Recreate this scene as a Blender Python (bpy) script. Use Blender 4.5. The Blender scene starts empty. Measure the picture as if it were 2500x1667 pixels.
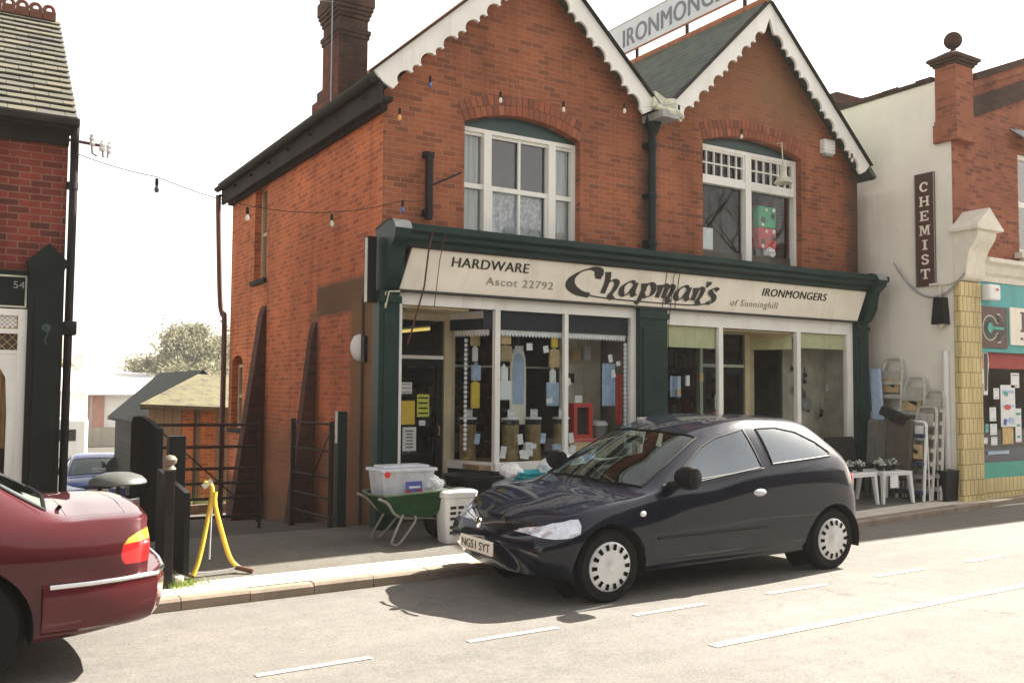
import bpy, bmesh, math, random
from mathutils import Vector, Matrix
from mathutils.geometry import tessellate_polygon
R = math.radians
PI = math.pi
rnd = random.Random(7)
scene = bpy.context.scene
COL = scene.collection

# ------------------------------------------------------------------ camera
cd = bpy.data.cameras.new('camera')
cam = bpy.data.objects.new('camera', cd)
COL.objects.link(cam)
scene.camera = cam
cd.sensor_width = 36.0
cd.lens = 36.0 * 2224 / 2500
cd.clip_start = 0.05
cd.clip_end = 2000
YAW, PITCH, ROLL = R(31.9), R(3.02), R(0.4)
fw = Vector((math.sin(YAW) * math.cos(PITCH), math.cos(YAW) * math.cos(PITCH), math.sin(PITCH)))
rt = Vector((math.cos(YAW), -math.sin(YAW), 0))
up = rt.cross(fw)
rt2 = rt * math.cos(ROLL) + up * math.sin(ROLL)
up2 = -rt * math.sin(ROLL) + up * math.cos(ROLL)
m = Matrix((rt2, up2, -fw)).transposed().to_4x4()
m.translation = Vector((0, 0, 1.43))
cam.matrix_world = m

# ------------------------------------------------------------------ light
SUN = Vector((1.30, 0.15, 1.0)).normalized()          # towards the sun
SUN_EL = math.asin(SUN.z)
SUN_ROT = math.atan2(SUN.x, SUN.y)
w = bpy.data.worlds.new('World')
scene.world = w
w.use_nodes = True
nt = w.node_tree
nt.nodes.clear()
sky = nt.nodes.new('ShaderNodeTexSky')
sky.sky_type = 'NISHITA'
sky.sun_disc = False
sky.sun_elevation = SUN_EL
sky.sun_rotation = SUN_ROT
sky.dust_density = 1.5
sky.air_density = 1.0
sky.ozone_density = 1.0
hsv = nt.nodes.new('ShaderNodeHueSaturation')
hsv.inputs['Saturation'].default_value = 0.35
warm = nt.nodes.new('ShaderNodeMixRGB')
warm.blend_type = 'MULTIPLY'
warm.inputs[0].default_value = 1.0
warm.inputs[2].default_value = (1.0, 0.90, 0.80, 1)
bg = nt.nodes.new('ShaderNodeBackground')
bg.inputs[1].default_value = 0.085
wo = nt.nodes.new('ShaderNodeOutputWorld')
nt.links.new(sky.outputs[0], hsv.inputs['Color'])
nt.links.new(hsv.outputs[0], warm.inputs[1])
nt.links.new(warm.outputs[0], bg.inputs[0])
nt.links.new(bg.outputs[0], wo.inputs[0])
sd = bpy.data.lights.new('sun', 'SUN')
sd.energy = 4.8
sd.angle = R(0.5)
sd.color = (1.0, 0.94, 0.85)
so = bpy.data.objects.new('sun', sd)
COL.objects.link(so)
so.rotation_euler = SUN.to_track_quat('Z', 'Y').to_euler()
scene.view_settings.view_transform = 'Standard'
scene.view_settings.look = 'None'
scene.view_settings.gamma = 1
scene.view_settings.exposure = 2.12
scene.cycles.max_bounces = 8
scene.cycles.transparent_max_bounces = 16

# ------------------------------------------------------------------ materials
def newmat(name):
    mt = bpy.data.materials.new(name)
    mt.use_nodes = True
    n = mt.node_tree
    b = n.nodes['Principled BSDF']
    return mt, n, b

def setin(b, k, v):
    if k in b.inputs:
        b.inputs[k].default_value = v

def c4(c, a=1):
    return (c[0], c[1], c[2], a)

def noise(n, scale, detail=4, rough=0.6, vec=None, stretch=None):
    t = n.nodes.new('ShaderNodeTexNoise')
    t.inputs['Scale'].default_value = scale
    t.inputs['Detail'].default_value = detail
    t.inputs['Roughness'].default_value = rough
    if vec is None:
        tc = n.nodes.new('ShaderNodeTexCoord')
        vec = tc.outputs['Object']
    if stretch:
        mp = n.nodes.new('ShaderNodeMapping')
        mp.inputs['Scale'].default_value = stretch
        n.links.new(vec, mp.inputs[0])
        vec = mp.outputs[0]
    n.links.new(vec, t.inputs['Vector'])
    return t

def ramp(n, src, stops):
    r = n.nodes.new('ShaderNodeValToRGB')
    el = r.color_ramp.elements
    while len(el) > 1:
        el.remove(el[-1])
    el[0].position = stops[0][0]
    el[0].color = c4(stops[0][1])
    for p, c in stops[1:]:
        e = el.new(p)
        e.color = c4(c)
    n.links.new(src, r.inputs[0])
    return r

def mix(n, a, b, fac, mode='MIX'):
    x = n.nodes.new('ShaderNodeMixRGB')
    x.blend_type = mode
    for i, s in ((0, fac), (1, a), (2, b)):
        if isinstance(s, (int, float)):
            x.inputs[i].default_value = s
        elif isinstance(s, tuple):
            x.inputs[i].default_value = c4(s)
        else:
            n.links.new(s, x.inputs[i])
    return x

def math_(n, op, a, b=None, c=None):
    x = n.nodes.new('ShaderNodeMath')
    x.operation = op
    for i, s in enumerate((a, b, c)):
        if s is None:
            continue
        if isinstance(s, (int, float)):
            x.inputs[i].default_value = s
        else:
            n.links.new(s, x.inputs[i])
    return x.outputs[0]

def bump(n, b, h, strength=0.3, dist=0.01):
    bp = n.nodes.new('ShaderNodeBump')
    bp.inputs['Strength'].default_value = strength
    bp.inputs['Distance'].default_value = dist
    n.links.new(h, bp.inputs['Height'])
    n.links.new(bp.outputs[0], b.inputs['Normal'])

_cache = {}
def paint(name, col, rough=0.5, var=0.18, scale=6, metal=0.0, coat=0.0, bmp=0.0, spec=None):
    """plain coated or raw surface with a little dirt and wear"""
    if name in _cache:
        return _cache[name]
    mt, n, b = newmat(name)
    t = noise(n, scale, 5)
    t2 = noise(n, scale * 9, 3)
    lo = tuple(c * (1 - var) for c in col)
    hi = tuple(min(1, c * (1 + var)) for c in col)
    r = ramp(n, t.outputs['Fac'], [(0.3, lo), (0.7, hi)])
    x = mix(n, r.outputs[0], t2.outputs['Fac'], 0.10, 'OVERLAY')
    stn = noise(n, 1.0, 5, 0.7, stretch=(scale * 1.3, scale * 1.3, scale * 0.12))
    sr = ramp(n, stn.outputs['Fac'], [(0.30, (0.80, 0.77, 0.72)), (0.46, (1, 1, 1)), (0.7, (1.03, 1.03, 1.02))])
    x = mix(n, x.outputs[0], sr.outputs[0], 0.75, 'MULTIPLY')
    n.links.new(x.outputs[0], b.inputs['Base Color'])
    setin(b, 'Roughness', rough)
    setin(b, 'Metallic', metal)
    setin(b, 'Coat Weight', coat)
    setin(b, 'Coat Roughness', 0.04)
    if spec is not None:
        setin(b, 'Specular IOR Level', spec)
    if bmp:
        bump(n, b, t2.outputs['Fac'], bmp, 0.01)
    _cache[name] = mt
    return mt

def wall_uv(n):
    """u along the wall (x or y by the face's normal), v up"""
    tc = n.nodes.new('ShaderNodeTexCoord')
    sp = n.nodes.new('ShaderNodeSeparateXYZ')
    ge = n.nodes.new('ShaderNodeNewGeometry')
    n.links.new(ge.outputs['Position'], sp.inputs[0])
    sn = n.nodes.new('ShaderNodeSeparateXYZ')
    n.links.new(ge.outputs['True Normal'], sn.inputs[0])
    ax = math_(n, 'ABSOLUTE', sn.outputs[0])
    side = math_(n, 'GREATER_THAN', ax, 0.7)
    inv = math_(n, 'SUBTRACT', 1.0, side)
    u = math_(n, 'ADD', math_(n, 'MULTIPLY', sp.outputs[1], side), math_(n, 'MULTIPLY', sp.outputs[0], inv))
    cb = n.nodes.new('ShaderNodeCombineXYZ')
    n.links.new(u, cb.inputs[0])
    n.links.new(sp.outputs[2], cb.inputs[1])
    return cb.outputs[0], sp, tc

def brick(name, ca, cb_, mortar, bw=0.168, rh=0.061, ms=0.007, dark=(0.06, 0.04, 0.035), darkf=0.5, wall_marks=(), rough=0.9, bmp=0.5):
    mt, n, b = newmat(name)
    uv, sp, tc = wall_uv(n)
    wob = noise(n, 3.0, 2, 0.5, vec=tc.outputs['Object'])
    sc = n.nodes.new('ShaderNodeVectorMath')
    sc.operation = 'MULTIPLY_ADD'
    n.links.new(wob.outputs['Color'], sc.inputs[0])
    sc.inputs[1].default_value = (0.012, 0.010, 0)
    n.links.new(uv, sc.inputs[2])
    bt = n.nodes.new('ShaderNodeTexBrick')
    n.links.new(sc.outputs[0], bt.inputs['Vector'])
    bt.inputs['Scale'].default_value = 1.0
    bt.inputs['Brick Width'].default_value = bw
    bt.inputs['Row Height'].default_value = rh
    bt.inputs['Mortar Size'].default_value = ms
    bt.inputs['Mortar Smooth'].default_value = 0.4
    bt.inputs['Bias'].default_value = -0.1
    bt.inputs['Color1'].default_value = c4(ca)
    bt.inputs['Color2'].default_value = c4(cb_)
    bt.inputs['Mortar'].default_value = c4(mortar)
    # burnt headers: a second brick pattern with the same joints picks dark bricks
    b2 = n.nodes.new('ShaderNodeTexBrick')
    n.links.new(sc.outputs[0], b2.inputs['Vector'])
    for k, v in (('Scale', 1.0), ('Brick Width', bw), ('Row Height', rh), ('Mortar Size', 0.0)):
        b2.inputs[k].default_value = v
    b2.inputs['Color1'].default_value = (0, 0, 0, 1)
    b2.inputs['Color2'].default_value = (1, 1, 1, 1)
    big = noise(n, 0.7, 4, vec=tc.outputs['Object'])
    fine = noise(n, 45, 3, vec=tc.outputs['Object'])
    sel = ramp(n, b2.outputs['Color'], [(0.62, (0, 0, 0)), (0.95, (1, 1, 1))])
    nm = math_(n, 'SUBTRACT', 1.0, bt.outputs['Fac'])
    f = math_(n, 'MULTIPLY', math_(n, 'MULTIPLY', sel.outputs[0], nm), darkf)
    x = mix(n, bt.outputs['Color'], dark, f)
    rb = ramp(n, big.outputs['Fac'], [(0.3, (0.72, 0.72, 0.72)), (0.7, (1.15, 1.12, 1.1))])
    x = mix(n, x.outputs[0], rb.outputs[0], 1.0, 'MULTIPLY')
    x = mix(n, x.outputs[0], fine.outputs['Fac'], 0.25, 'OVERLAY')
    stv = noise(n, 1.0, 5, 0.65, vec=sp.inputs[0].links[0].from_socket, stretch=(2.2, 2.2, 0.35))
    sr = ramp(n, stv.outputs['Fac'], [(0.34, (0.66, 0.62, 0.60)), (0.5, (1, 1, 1)), (0.7, (1.10, 1.08, 1.05))])
    x = mix(n, x.outputs[0], sr.outputs[0], 0.8, 'MULTIPLY')
    out = x.outputs[0]
    # marks with their own outline, damp and dirt among them: (x0,x1,z0,z1, soft, colour, strength) in the wall's own u,v
    su = n.nodes.new('ShaderNodeSeparateXYZ')
    n.links.new(uv, su.inputs[0])
    nz = noise(n, 2.6, 5, 0.7, vec=tc.outputs['Object'])
    for (u0, u1, v0, v1, soft, colr, st) in wall_marks:
        def edge(val, e0, s):
            d = math_(n, 'MULTIPLY', math_(n, 'SUBTRACT', val, e0), s / soft)
            d = math_(n, 'ADD', d, math_(n, 'MULTIPLY', math_(n, 'SUBTRACT', nz.outputs['Fac'], 0.5), 1.6))
            mm = n.nodes.new('ShaderNodeClamp')
            n.links.new(math_(n, 'ADD', d, 0.5), mm.inputs[0])
            return mm.outputs[0]
        k = math_(n, 'MULTIPLY', edge(su.outputs[0], u0, 1), edge(su.outputs[0], u1, -1))
        k = math_(n, 'MULTIPLY', k, edge(su.outputs[1], v0, 1))
        k = math_(n, 'MULTIPLY', k, edge(su.outputs[1], v1, -1))
        k = math_(n, 'MULTIPLY', k, st)
        out = mix(n, out, colr, k).outputs[0]
    n.links.new(out, b.inputs['Base Color'])
    setin(b, 'Roughness', rough)
    setin(b, 'Specular IOR Level', 0.2)
    h = math_(n, 'ADD', math_(n, 'MULTIPLY', bt.outputs['Fac'], -1.0), math_(n, 'MULTIPLY', fine.outputs['Fac'], 0.5))
    bump(n, b, h, bmp, 0.006)
    return mt

def slate(name, ca, cb_, gap, w_=0.28, h_=0.16, moss=None, mossf=0.0):
    mt, n, b = newmat(name)
    tc = n.nodes.new('ShaderNodeTexCoord')
    sp = n.nodes.new('ShaderNodeSeparateXYZ')
    n.links.new(tc.outputs['Object'], sp.inputs[0])
    ge = n.nodes.new('ShaderNodeNewGeometry')
    sn = n.nodes.new('ShaderNodeSeparateXYZ')
    n.links.new(ge.outputs['True Normal'], sn.inputs[0])
    side = math_(n, 'GREATER_THAN', math_(n, 'ABSOLUTE', sn.outputs[0]), 0.5)
    inv = math_(n, 'SUBTRACT', 1.0, side)
    u = math_(n, 'ADD', math_(n, 'MULTIPLY', sp.outputs[1], side), math_(n, 'MULTIPLY', sp.outputs[0], inv))
    v = math_(n, 'MULTIPLY', sp.outputs[2], 1.4)
    cb = n.nodes.new('ShaderNodeCombineXYZ')
    n.links.new(u, cb.inputs[0])
    n.links.new(v, cb.inputs[1])
    wob = noise(n, 5, 2, vec=tc.outputs['Object'])
    sc = n.nodes.new('ShaderNodeVectorMath')
    sc.operation = 'MULTIPLY_ADD'
    n.links.new(wob.outputs['Color'], sc.inputs[0])
    sc.inputs[1].default_value = (0.03, 0.03, 0)
    n.links.new(cb.outputs[0], sc.inputs[2])
    bt = n.nodes.new('ShaderNodeTexBrick')
    n.links.new(sc.outputs[0], bt.inputs['Vector'])
    for k, val in (('Scale', 1.0), ('Brick Width', w_), ('Row Height', h_), ('Mortar Size', 0.008), ('Mortar Smooth', 0.2)):
        bt.inputs[k].default_value = val
    bt.inputs['Color1'].default_value = c4(ca)
    bt.inputs['Color2'].default_value = c4(cb_)
    bt.inputs['Mortar'].default_value = c4(gap)
    ns = noise(n, 4, 6, 0.7, vec=tc.outputs['Object'])
    out = mix(n, bt.outputs['Color'], ns.outputs['Fac'], 0.35, 'OVERLAY').outputs[0]
    if moss:
        mk = ramp(n, ns.outputs['Fac'], [(0.52 - mossf * 0.2, (0, 0, 0)), (0.7 - mossf * 0.15, (1, 1, 1))])
        out = mix(n, out, moss, mk.outputs[0]).outputs[0]
    n.links.new(out, b.inputs['Base Color'])
    setin(b, 'Roughness', 0.75)
    # each course steps up from the one below
    row = math_(n, 'FRACT', math_(n, 'DIVIDE', v, h_))
    h = math_(n, 'ADD', math_(n, 'MULTIPLY', row, -0.6), math_(n, 'MULTIPLY', bt.outputs['Fac'], -0.6))
    h = math_(n, 'ADD', h, math_(n, 'MULTIPLY', ns.outputs['Fac'], 0.5))
    bump(n, b, h, 0.7, 0.02)
    return mt

def glass(name, tint=(0.9, 0.95, 0.95), base=0.05, ior=1.55, wav=0.04, gcol=(1, 1, 1)):
    mt, n, b = newmat(name)
    n.nodes.remove(b)
    tr = n.nodes.new('ShaderNodeBsdfTransparent')
    tr.inputs[0].default_value = c4(tint)
    gl = n.nodes.new('ShaderNodeBsdfGlossy')
    gl.inputs['Roughness'].default_value = 0.02
    gl.inputs[0].default_value = c4(gcol)
    fr = n.nodes.new('ShaderNodeFresnel')
    fr.inputs[0].default_value = ior
    t = noise(n, 1.2, 2)
    bp = n.nodes.new('ShaderNodeBump')
    bp.inputs['Strength'].default_value = wav
    bp.inputs['Distance'].default_value = 0.02
    n.links.new(t.outputs['Fac'], bp.inputs['Height'])
    n.links.new(bp.outputs[0], gl.inputs['Normal'])
    f = math_(n, 'MINIMUM', math_(n, 'ADD', fr.outputs[0], base), 1.0)
    gg = n.nodes.new('ShaderNodeNewGeometry')
    f = math_(n, 'MULTIPLY', f, math_(n, 'SUBTRACT', 1.0, gg.outputs['Backfacing']))
    mx = n.nodes.new('ShaderNodeMixShader')
    n.links.new(f, mx.inputs[0])
    n.links.new(tr.outputs[0], mx.inputs[1])
    n.links.new(gl.outputs[0], mx.inputs[2])
    n.links.new(mx.outputs[0], n.nodes['Material Output'].inputs[0])
    return mt

def carpaint(name, col, metal=0.0, rough=0.35):
    mt, n, b = newmat(name)
    t = noise(n, 3.0, 4)
    lo = tuple(c * 0.8 for c in col)
    r = ramp(n, t.outputs['Fac'], [(0.3, lo), (0.7, col)])
    n.links.new(r.outputs[0], b.inputs['Base Color'])
    setin(b, 'Metallic', metal)
    d = noise(n, 14, 5)
    rr = ramp(n, d.outputs['Fac'], [(0.3, (rough * 0.8,) * 3), (0.75, (rough * 1.25,) * 3)])
    n.links.new(rr.outputs[0], b.inputs['Roughness'])
    setin(b, 'Specular IOR Level', 0.05)
    setin(b, 'Coat Weight', 1.0)
    setin(b, 'Coat Roughness', 0.03)
    setin(b, 'Coat IOR', 1.42)
    return mt

def asphalt(name, ca, cb_, fleck=(0.5, 0.47, 0.42), rough=0.9, scale=1.0):
    mt, n, b = newmat(name)
    big = noise(n, 0.35 * scale, 5)
    mid = noise(n, 6 * scale, 5, 0.7)
    streak = noise(n, 1.6, 4, 0.6, stretch=(0.15, 1.6, 1))
    fine = noise(n, 160 * scale, 2, 0.8)
    r = ramp(n, big.outputs['Fac'], [(0.3, ca), (0.7, cb_)])
    x = mix(n, r.outputs[0], mid.outputs['Fac'], 0.30, 'OVERLAY')
    x = mix(n, x.outputs[0], streak.outputs['Fac'], 0.25, 'OVERLAY')
    fl = ramp(n, fine.outputs['Fac'], [(0.60, (0, 0, 0)), (0.72, (1, 1, 1))])
    dk = ramp(n, fine.outputs['Fac'], [(0.30, (1, 1, 1)), (0.42, (0, 0, 0))])
    x = mix(n, x.outputs[0], fleck, math_(n, 'MULTIPLY', fl.outputs[0], 0.35))
    x = mix(n, x.outputs[0], (0.03, 0.03, 0.03), math_(n, 'MULTIPLY', dk.outputs[0], 0.35))
    sp2 = noise(n, 55 * scale, 3, 0.75)
    s2 = ramp(n, sp2.outputs['Fac'], [(0.38, (0.78, 0.78, 0.78)), (0.5, (1, 1, 1)), (0.64, (1.12, 1.12, 1.12))])
    x = mix(n, x.outputs[0], s2.outputs[0], 1.0, 'MULTIPLY')
    vo = n.nodes.new('ShaderNodeTexVoronoi')
    vo.feature = 'DISTANCE_TO_EDGE'
    vo.inputs['Scale'].default_value = 0.55
    tcv = n.nodes.new('ShaderNodeTexCoord')
    wv = noise(n, 2.2, 5, 0.7)
    vm = n.nodes.new('ShaderNodeVectorMath'); vm.operation = 'MULTIPLY_ADD'
    n.links.new(wv.outputs['Color'], vm.inputs[0]); vm.inputs[1].default_value = (0.9, 0.9, 0)
    n.links.new(tcv.outputs['Object'], vm.inputs[2]); n.links.new(vm.outputs[0], vo.inputs['Vector'])
    ck = ramp(n, vo.outputs['Distance'], [(0.0, (1, 1, 1)), (0.006, (0, 0, 0))])
    ckm = ramp(n, big.outputs['Fac'], [(0.5, (0, 0, 0)), (0.62, (1, 1, 1))])
    x = mix(n, x.outputs[0], (0.04, 0.037, 0.032), math_(n, 'MULTIPLY', math_(n, 'MULTIPLY', ck.outputs[0], ckm.outputs[0]), 0.6))
    n.links.new(x.outputs[0], b.inputs['Base Color'])
    setin(b, 'Roughness', rough)
    setin(b, 'Specular IOR Level', 0.25)
    bump(n, b, fine.outputs['Fac'], 0.5, 0.006)
    return mt

def boards(name, ca, cb_, gap, axis='U', width=0.14, rough=0.85):
    """weatherboards / close boards; axis 'V' = horizontal boards"""
    mt, n, b = newmat(name)
    uv, sp, tc = wall_uv(n)
    su = n.nodes.new('ShaderNodeSeparateXYZ')
    n.links.new(uv, su.inputs[0])
    v = su.outputs[1] if axis == 'V' else su.outputs[0]
    d = math_(n, 'DIVIDE', v, width)
    fr = math_(n, 'FRACT', d)
    cell = math_(n, 'FLOOR', d)
    wn = n.nodes.new('ShaderNodeTexWhiteNoise')
    wn.noise_dimensions = '1D'
    n.links.new(cell, wn.inputs['W'])
    st = (1, 1, 12) if axis == 'V' else (12, 12, 0.8)
    g = noise(n, 3, 5, 0.6, vec=tc.outputs['Object'], stretch=st)
    r = ramp(n, wn.outputs['Value'], [(0, ca), (1, cb_)])
    x = mix(n, r.outputs[0], g.outputs['Fac'], 0.45, 'OVERLAY')
    gp = ramp(n, fr, [(0.0, (1, 1, 1)), (0.07, (0, 0, 0)), (1, (0, 0, 0))])
    x = mix(n, x.outputs[0], gap, gp.outputs[0])
    n.links.new(x.outputs[0], b.inputs['Base Color'])
    setin(b, 'Roughness', rough)
    bump(n, b, math_(n, 'ADD', math_(n, 'MULTIPLY', gp.outputs[0], -1.0), math_(n, 'MULTIPLY', fr, 0.6)), 0.8, 0.02)
    return mt

def island(name, stops, rough=0.8):
    """colour picked at random for each loose piece of the mesh"""
    mt, n, b = newmat(name)
    ge = n.nodes.new('ShaderNodeNewGeometry')
    r = ramp(n, ge.outputs['Random Per Island'], stops)
    t = noise(n, 30, 3)
    x = mix(n, r.outputs[0], t.outputs['Fac'], 0.25, 'OVERLAY')
    n.links.new(x.outputs[0], b.inputs['Base Color'])
    setin(b, 'Roughness', rough)
    return mt

def emit(name, col, s):
    mt, n, b = newmat(name)
    t = noise(n, 4, 2)
    r = ramp(n, t.outputs['Fac'], [(0.0, tuple(c * 0.9 for c in col)), (1, col)])
    n.links.new(r.outputs[0], b.inputs['Base Color'])
    n.links.new(r.outputs[0], b.inputs['Emission Color'])
    setin(b, 'Emission Strength', s)
    return mt

# ------------------------------------------------------------------ mesh builder
class MB:
    def __init__(self):
        self.v = []
        self.f = []
        self.m = []
        self.s = []
    def add(self, vs, fs, mi=0, smooth=False):
        o = len(self.v)
        self.v += [tuple(p) for p in vs]
        for f in fs:
            self.f.append([i + o for i in f])
            self.m.append(mi)
            self.s.append(smooth)
        return self
    def box(self, x0, x1, y0, y1, z0, z1, mi=0):
        vs = [(x0, y0, z0), (x1, y0, z0), (x1, y1, z0), (x0, y1, z0), (x0, y0, z1), (x1, y0, z1), (x1, y1, z1), (x0, y1, z1)]
        return self.add(vs, [(3, 2, 1, 0), (4, 5, 6, 7), (0, 1, 5, 4), (1, 2, 6, 5), (2, 3, 7, 6), (3, 0, 4, 7)], mi)
    def bbox(self, x0, x1, y0, y1, z0, z1, b=0.01, mi=0):
        """box with chamfered edges"""
        b = min(b, (x1 - x0) * .45, (y1 - y0) * .45, (z1 - z0) * .45)
        bm = bmesh.new()
        bmesh.ops.create_cube(bm, size=1)
        for v in bm.verts:
            v.co = Vector(((x0 + x1) / 2 + v.co.x * (x1 - x0), (y0 + y1) / 2 + v.co.y * (y1 - y0), (z0 + z1) / 2 + v.co.z * (z1 - z0)))
        bmesh.ops.bevel(bm, geom=bm.edges[:], offset=b, segments=2, profile=0.6, affect='EDGES')
        return self.bm(bm, mi)
    def bm(self, bm, mi=0, smooth=False, mat=None):
        bm.verts.index_update()
        vs = [(mat @ v.co) if mat else v.co for v in bm.verts]
        self.add(vs, [[v.index for v in f.verts] for f in bm.faces], mi, smooth)
        bm.free()
        return self
    def quad(self, a, b, c, d, mi=0):
        return self.add([a, b, c, d], [(0, 1, 2, 3)], mi)
    def rbox(self, c, sx, sy, sz, rz=0, rx=0, ry=0, mi=0, bev=0.0):
        t = MB()
        if bev:
            t.bbox(-sx / 2, sx / 2, -sy / 2, sy / 2, -sz / 2, sz / 2, bev)
        else:
            t.box(-sx / 2, sx / 2, -sy / 2, sy / 2, -sz / 2, sz / 2)
        M = Matrix.Translation(Vector(c)) @ Matrix.Rotation(rz, 4, 'Z') @ Matrix.Rotation(ry, 4, 'Y') @ Matrix.Rotation(rx, 4, 'X')
        return self.add([M @ Vector(p) for p in t.v], t.f, mi)
    def tube(self, path, r, n=8, mi=0, cap=True, smooth=True):
        P = [Vector(p) for p in path]
        rs = r if isinstance(r, (list, tuple)) else [r] * len(P)
        vs = []
        prev = None
        for i, p in enumerate(P):
            d = (P[min(i + 1, len(P) - 1)] - P[max(i - 1, 0)])
            if d.length < 1e-9:
                d = Vector((0, 0, 1))
            d.normalize()
            if prev is None:
                a = d.orthogonal().normalized()
            else:
                a = prev - d * prev.dot(d)
                if a.length < 1e-6:
                    a = d.orthogonal()
                a.normalize()
            prev = a
            b = d.cross(a)
            for k in range(n):
                t = 2 * PI * k / n
                vs.append(p + (a * math.cos(t) + b * math.sin(t)) * rs[i])
        fs = []
        for i in range(len(P) - 1):
            for k in range(n):
                fs.append((i * n + k, i * n + (k + 1) % n, (i + 1) * n + (k + 1) % n, (i + 1) * n + k))
        self.add(vs, fs, mi, smooth)
        if cap:
            o = len(self.v) - len(vs)
            self.f.append([o + k for k in range(n)][::-1]); self.m.append(mi); self.s.append(False)
            o2 = o + (len(P) - 1) * n
            self.f.append([o2 + k for k in range(n)]); self.m.append(mi); self.s.append(False)
        return self
    def lathe(self, prof, c=(0, 0, 0), n=24, axis='Z', mi=0, smooth=True, sx=1.0, sy=1.0):
        """prof: list of (radius, height)"""
        vs = []
        for r, h in prof:
            for k in range(n):
                t = 2 * PI * k / n
                x, y = r * math.cos(t) * sx, r * math.sin(t) * sy
                if axis == 'Z':
                    p = (x, y, h)
                elif axis == 'Y':
                    p = (x, -h, y)
                else:
                    p = (h, x, y)
                vs.append((p[0] + c[0], p[1] + c[1], p[2] + c[2]))
        fs = []
        for i in range(len(prof) - 1):
            for k in range(n):
                fs.append((i * n + k, i * n + (k + 1) % n, (i + 1) * n + (k + 1) % n, (i + 1) * n + k))
        if prof[0][0] > 1e-5:
            fs.append([k for k in range(n)][::-1])
        if prof[-1][0] > 1e-5:
            fs.append([(len(prof) - 1) * n + k for k in range(n)])
        return self.add(vs, fs, mi, smooth)
    def sphere(self, c, r, n=12, mi=0, sx=1, sy=1, sz=1):
        prof = []
        k = max(4, n // 2)
        for i in range(k + 1):
            t = -PI / 2 + PI * i / k
            prof.append((max(1e-6, r * math.cos(t)), r * math.sin(t) * sz))
        return self.lathe(prof, c, n, 'Z', mi, True, sx, sy)
    def plate(self, outer, holes, o, u, v, t, mi=0, edge_mi=None):
        """flat slab: 2D outline with holes in the plane o + a*u + b*v, thickness t along u x v (front at 0, back at -t)"""
        O, U, V = Vector(o), Vector(u), Vector(v)
        N = U.cross(V).normalized()
        loops = [outer] + list(holes)
        flat = [p for l in loops for p in l]
        tris = tessellate_polygon([[Vector((p[0], p[1], 0)) for p in l] for l in loops])
        n = len(flat)
        vs = [O + U * p[0] + V * p[1] for p in flat] + [O + U * p[0] + V * p[1] - N * t for p in flat]
        fs = []
        for a, b, c in tris:
            pa, pb, pc = flat[a], flat[b], flat[c]
            cr = (pb[0] - pa[0]) * (pc[1] - pa[1]) - (pb[1] - pa[1]) * (pc[0] - pa[0])
            if cr < 0:
                a, b, c = a, c, b
            fs.append((a, b, c))
            if t:
                fs.append((a + n, c + n, b + n))
        self.add(vs, fs, mi)
        if t:
            o_ = len(self.v) - len(vs)
            k = 0
            for l in loops:
                for i in range(len(l)):
                    j = (i + 1) % len(l)
                    self.f.append([o_ + k + i, o_ + k + i + n, o_ + k + j + n, o_ + k + j])
                    self.m.append(mi if edge_mi is None else edge_mi)
                    self.s.append(False)
                k += len(l)
        return self
    def build(self, name, mats, parent=None, loc=None, angle=40, fix=False):
        me = bpy.data.meshes.new(name)
        off = Vector((0, 0, 0))
        p = parent
        while p is not None:
            off += p.location
            p = p.parent
        if loc is not None:
            off = off + Vector(loc)
        me.from_pydata([(a[0] - off.x, a[1] - off.y, a[2] - off.z) for a in self.v], [], self.f)
        if not isinstance(mats, (list, tuple)):
            mats = [mats]
        for mt in mats:
            me.materials.append(mt)
        me.polygons.foreach_set('material_index', self.m)
        me.polygons.foreach_set('use_smooth', self.s)
        if fix:
            b = bmesh.new()
            b.from_mesh(me)
            bmesh.ops.recalc_face_normals(b, faces=b.faces[:])
            b.to_mesh(me)
            b.free()
        if any(self.s):
            me.set_sharp_from_angle(angle=R(angle))
        me.update()
        ob = bpy.data.objects.new(name, me)
        COL.objects.link(ob)
        if parent is not None:
            ob.parent = parent
        if loc is not None:
            ob.location = loc
        return ob

def build_each(mb, name, mats, parent=None, **kw):
    """one object per loose piece of the builder"""
    par = list(range(len(mb.v)))
    def find(i):
        while par[i] != i:
            par[i] = par[par[i]]
            i = par[i]
        return i
    for f in mb.f:
        for q in f[1:]:
            par[find(q)] = find(f[0])
    groups = {}
    for k, f in enumerate(mb.f):
        groups.setdefault(find(f[0]), []).append(k)
    out = []
    for ks in groups.values():
        p = MB()
        mp = {}
        for k in ks:
            ff = []
            for q in mb.f[k]:
                if q not in mp:
                    mp[q] = len(p.v)
                    p.v.append(mb.v[q])
                ff.append(mp[q])
            p.f.append(ff); p.m.append(mb.m[k]); p.s.append(mb.s[k])
        out.append(p.build(name, mats, parent, **kw))
    return out

def tag(o, label=None, cat=None, group=None, kind=None):
    if label: o['label'] = label
    if cat: o['category'] = cat
    if group: o['group'] = group
    if kind: o['kind'] = kind
    return o

def thing(name, label, cat, loc=(0, 0, 0), group=None):
    o = bpy.data.objects.new(name, None)
    o.empty_display_size = 0.2
    COL.objects.link(o)
    o.location = loc
    return tag(o, label, cat, group)

def copy_tree(o, parent=None, label=None):
    c = o.copy()
    COL.objects.link(c)
    c.parent = parent
    if label: c['label'] = label
    for ch in list(o.children):
        copy_tree(ch, c)
    return c

def struct(mb, name, mats):
    return tag(mb.build(name, mats), kind='structure')

def arc(cx, cy, r, a0, a1, n=16):
    return [(cx + r * math.cos(R(a0 + (a1 - a0) * i / n)), cy + r * math.sin(R(a0 + (a1 - a0) * i / n))) for i in range(n + 1)]

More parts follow.
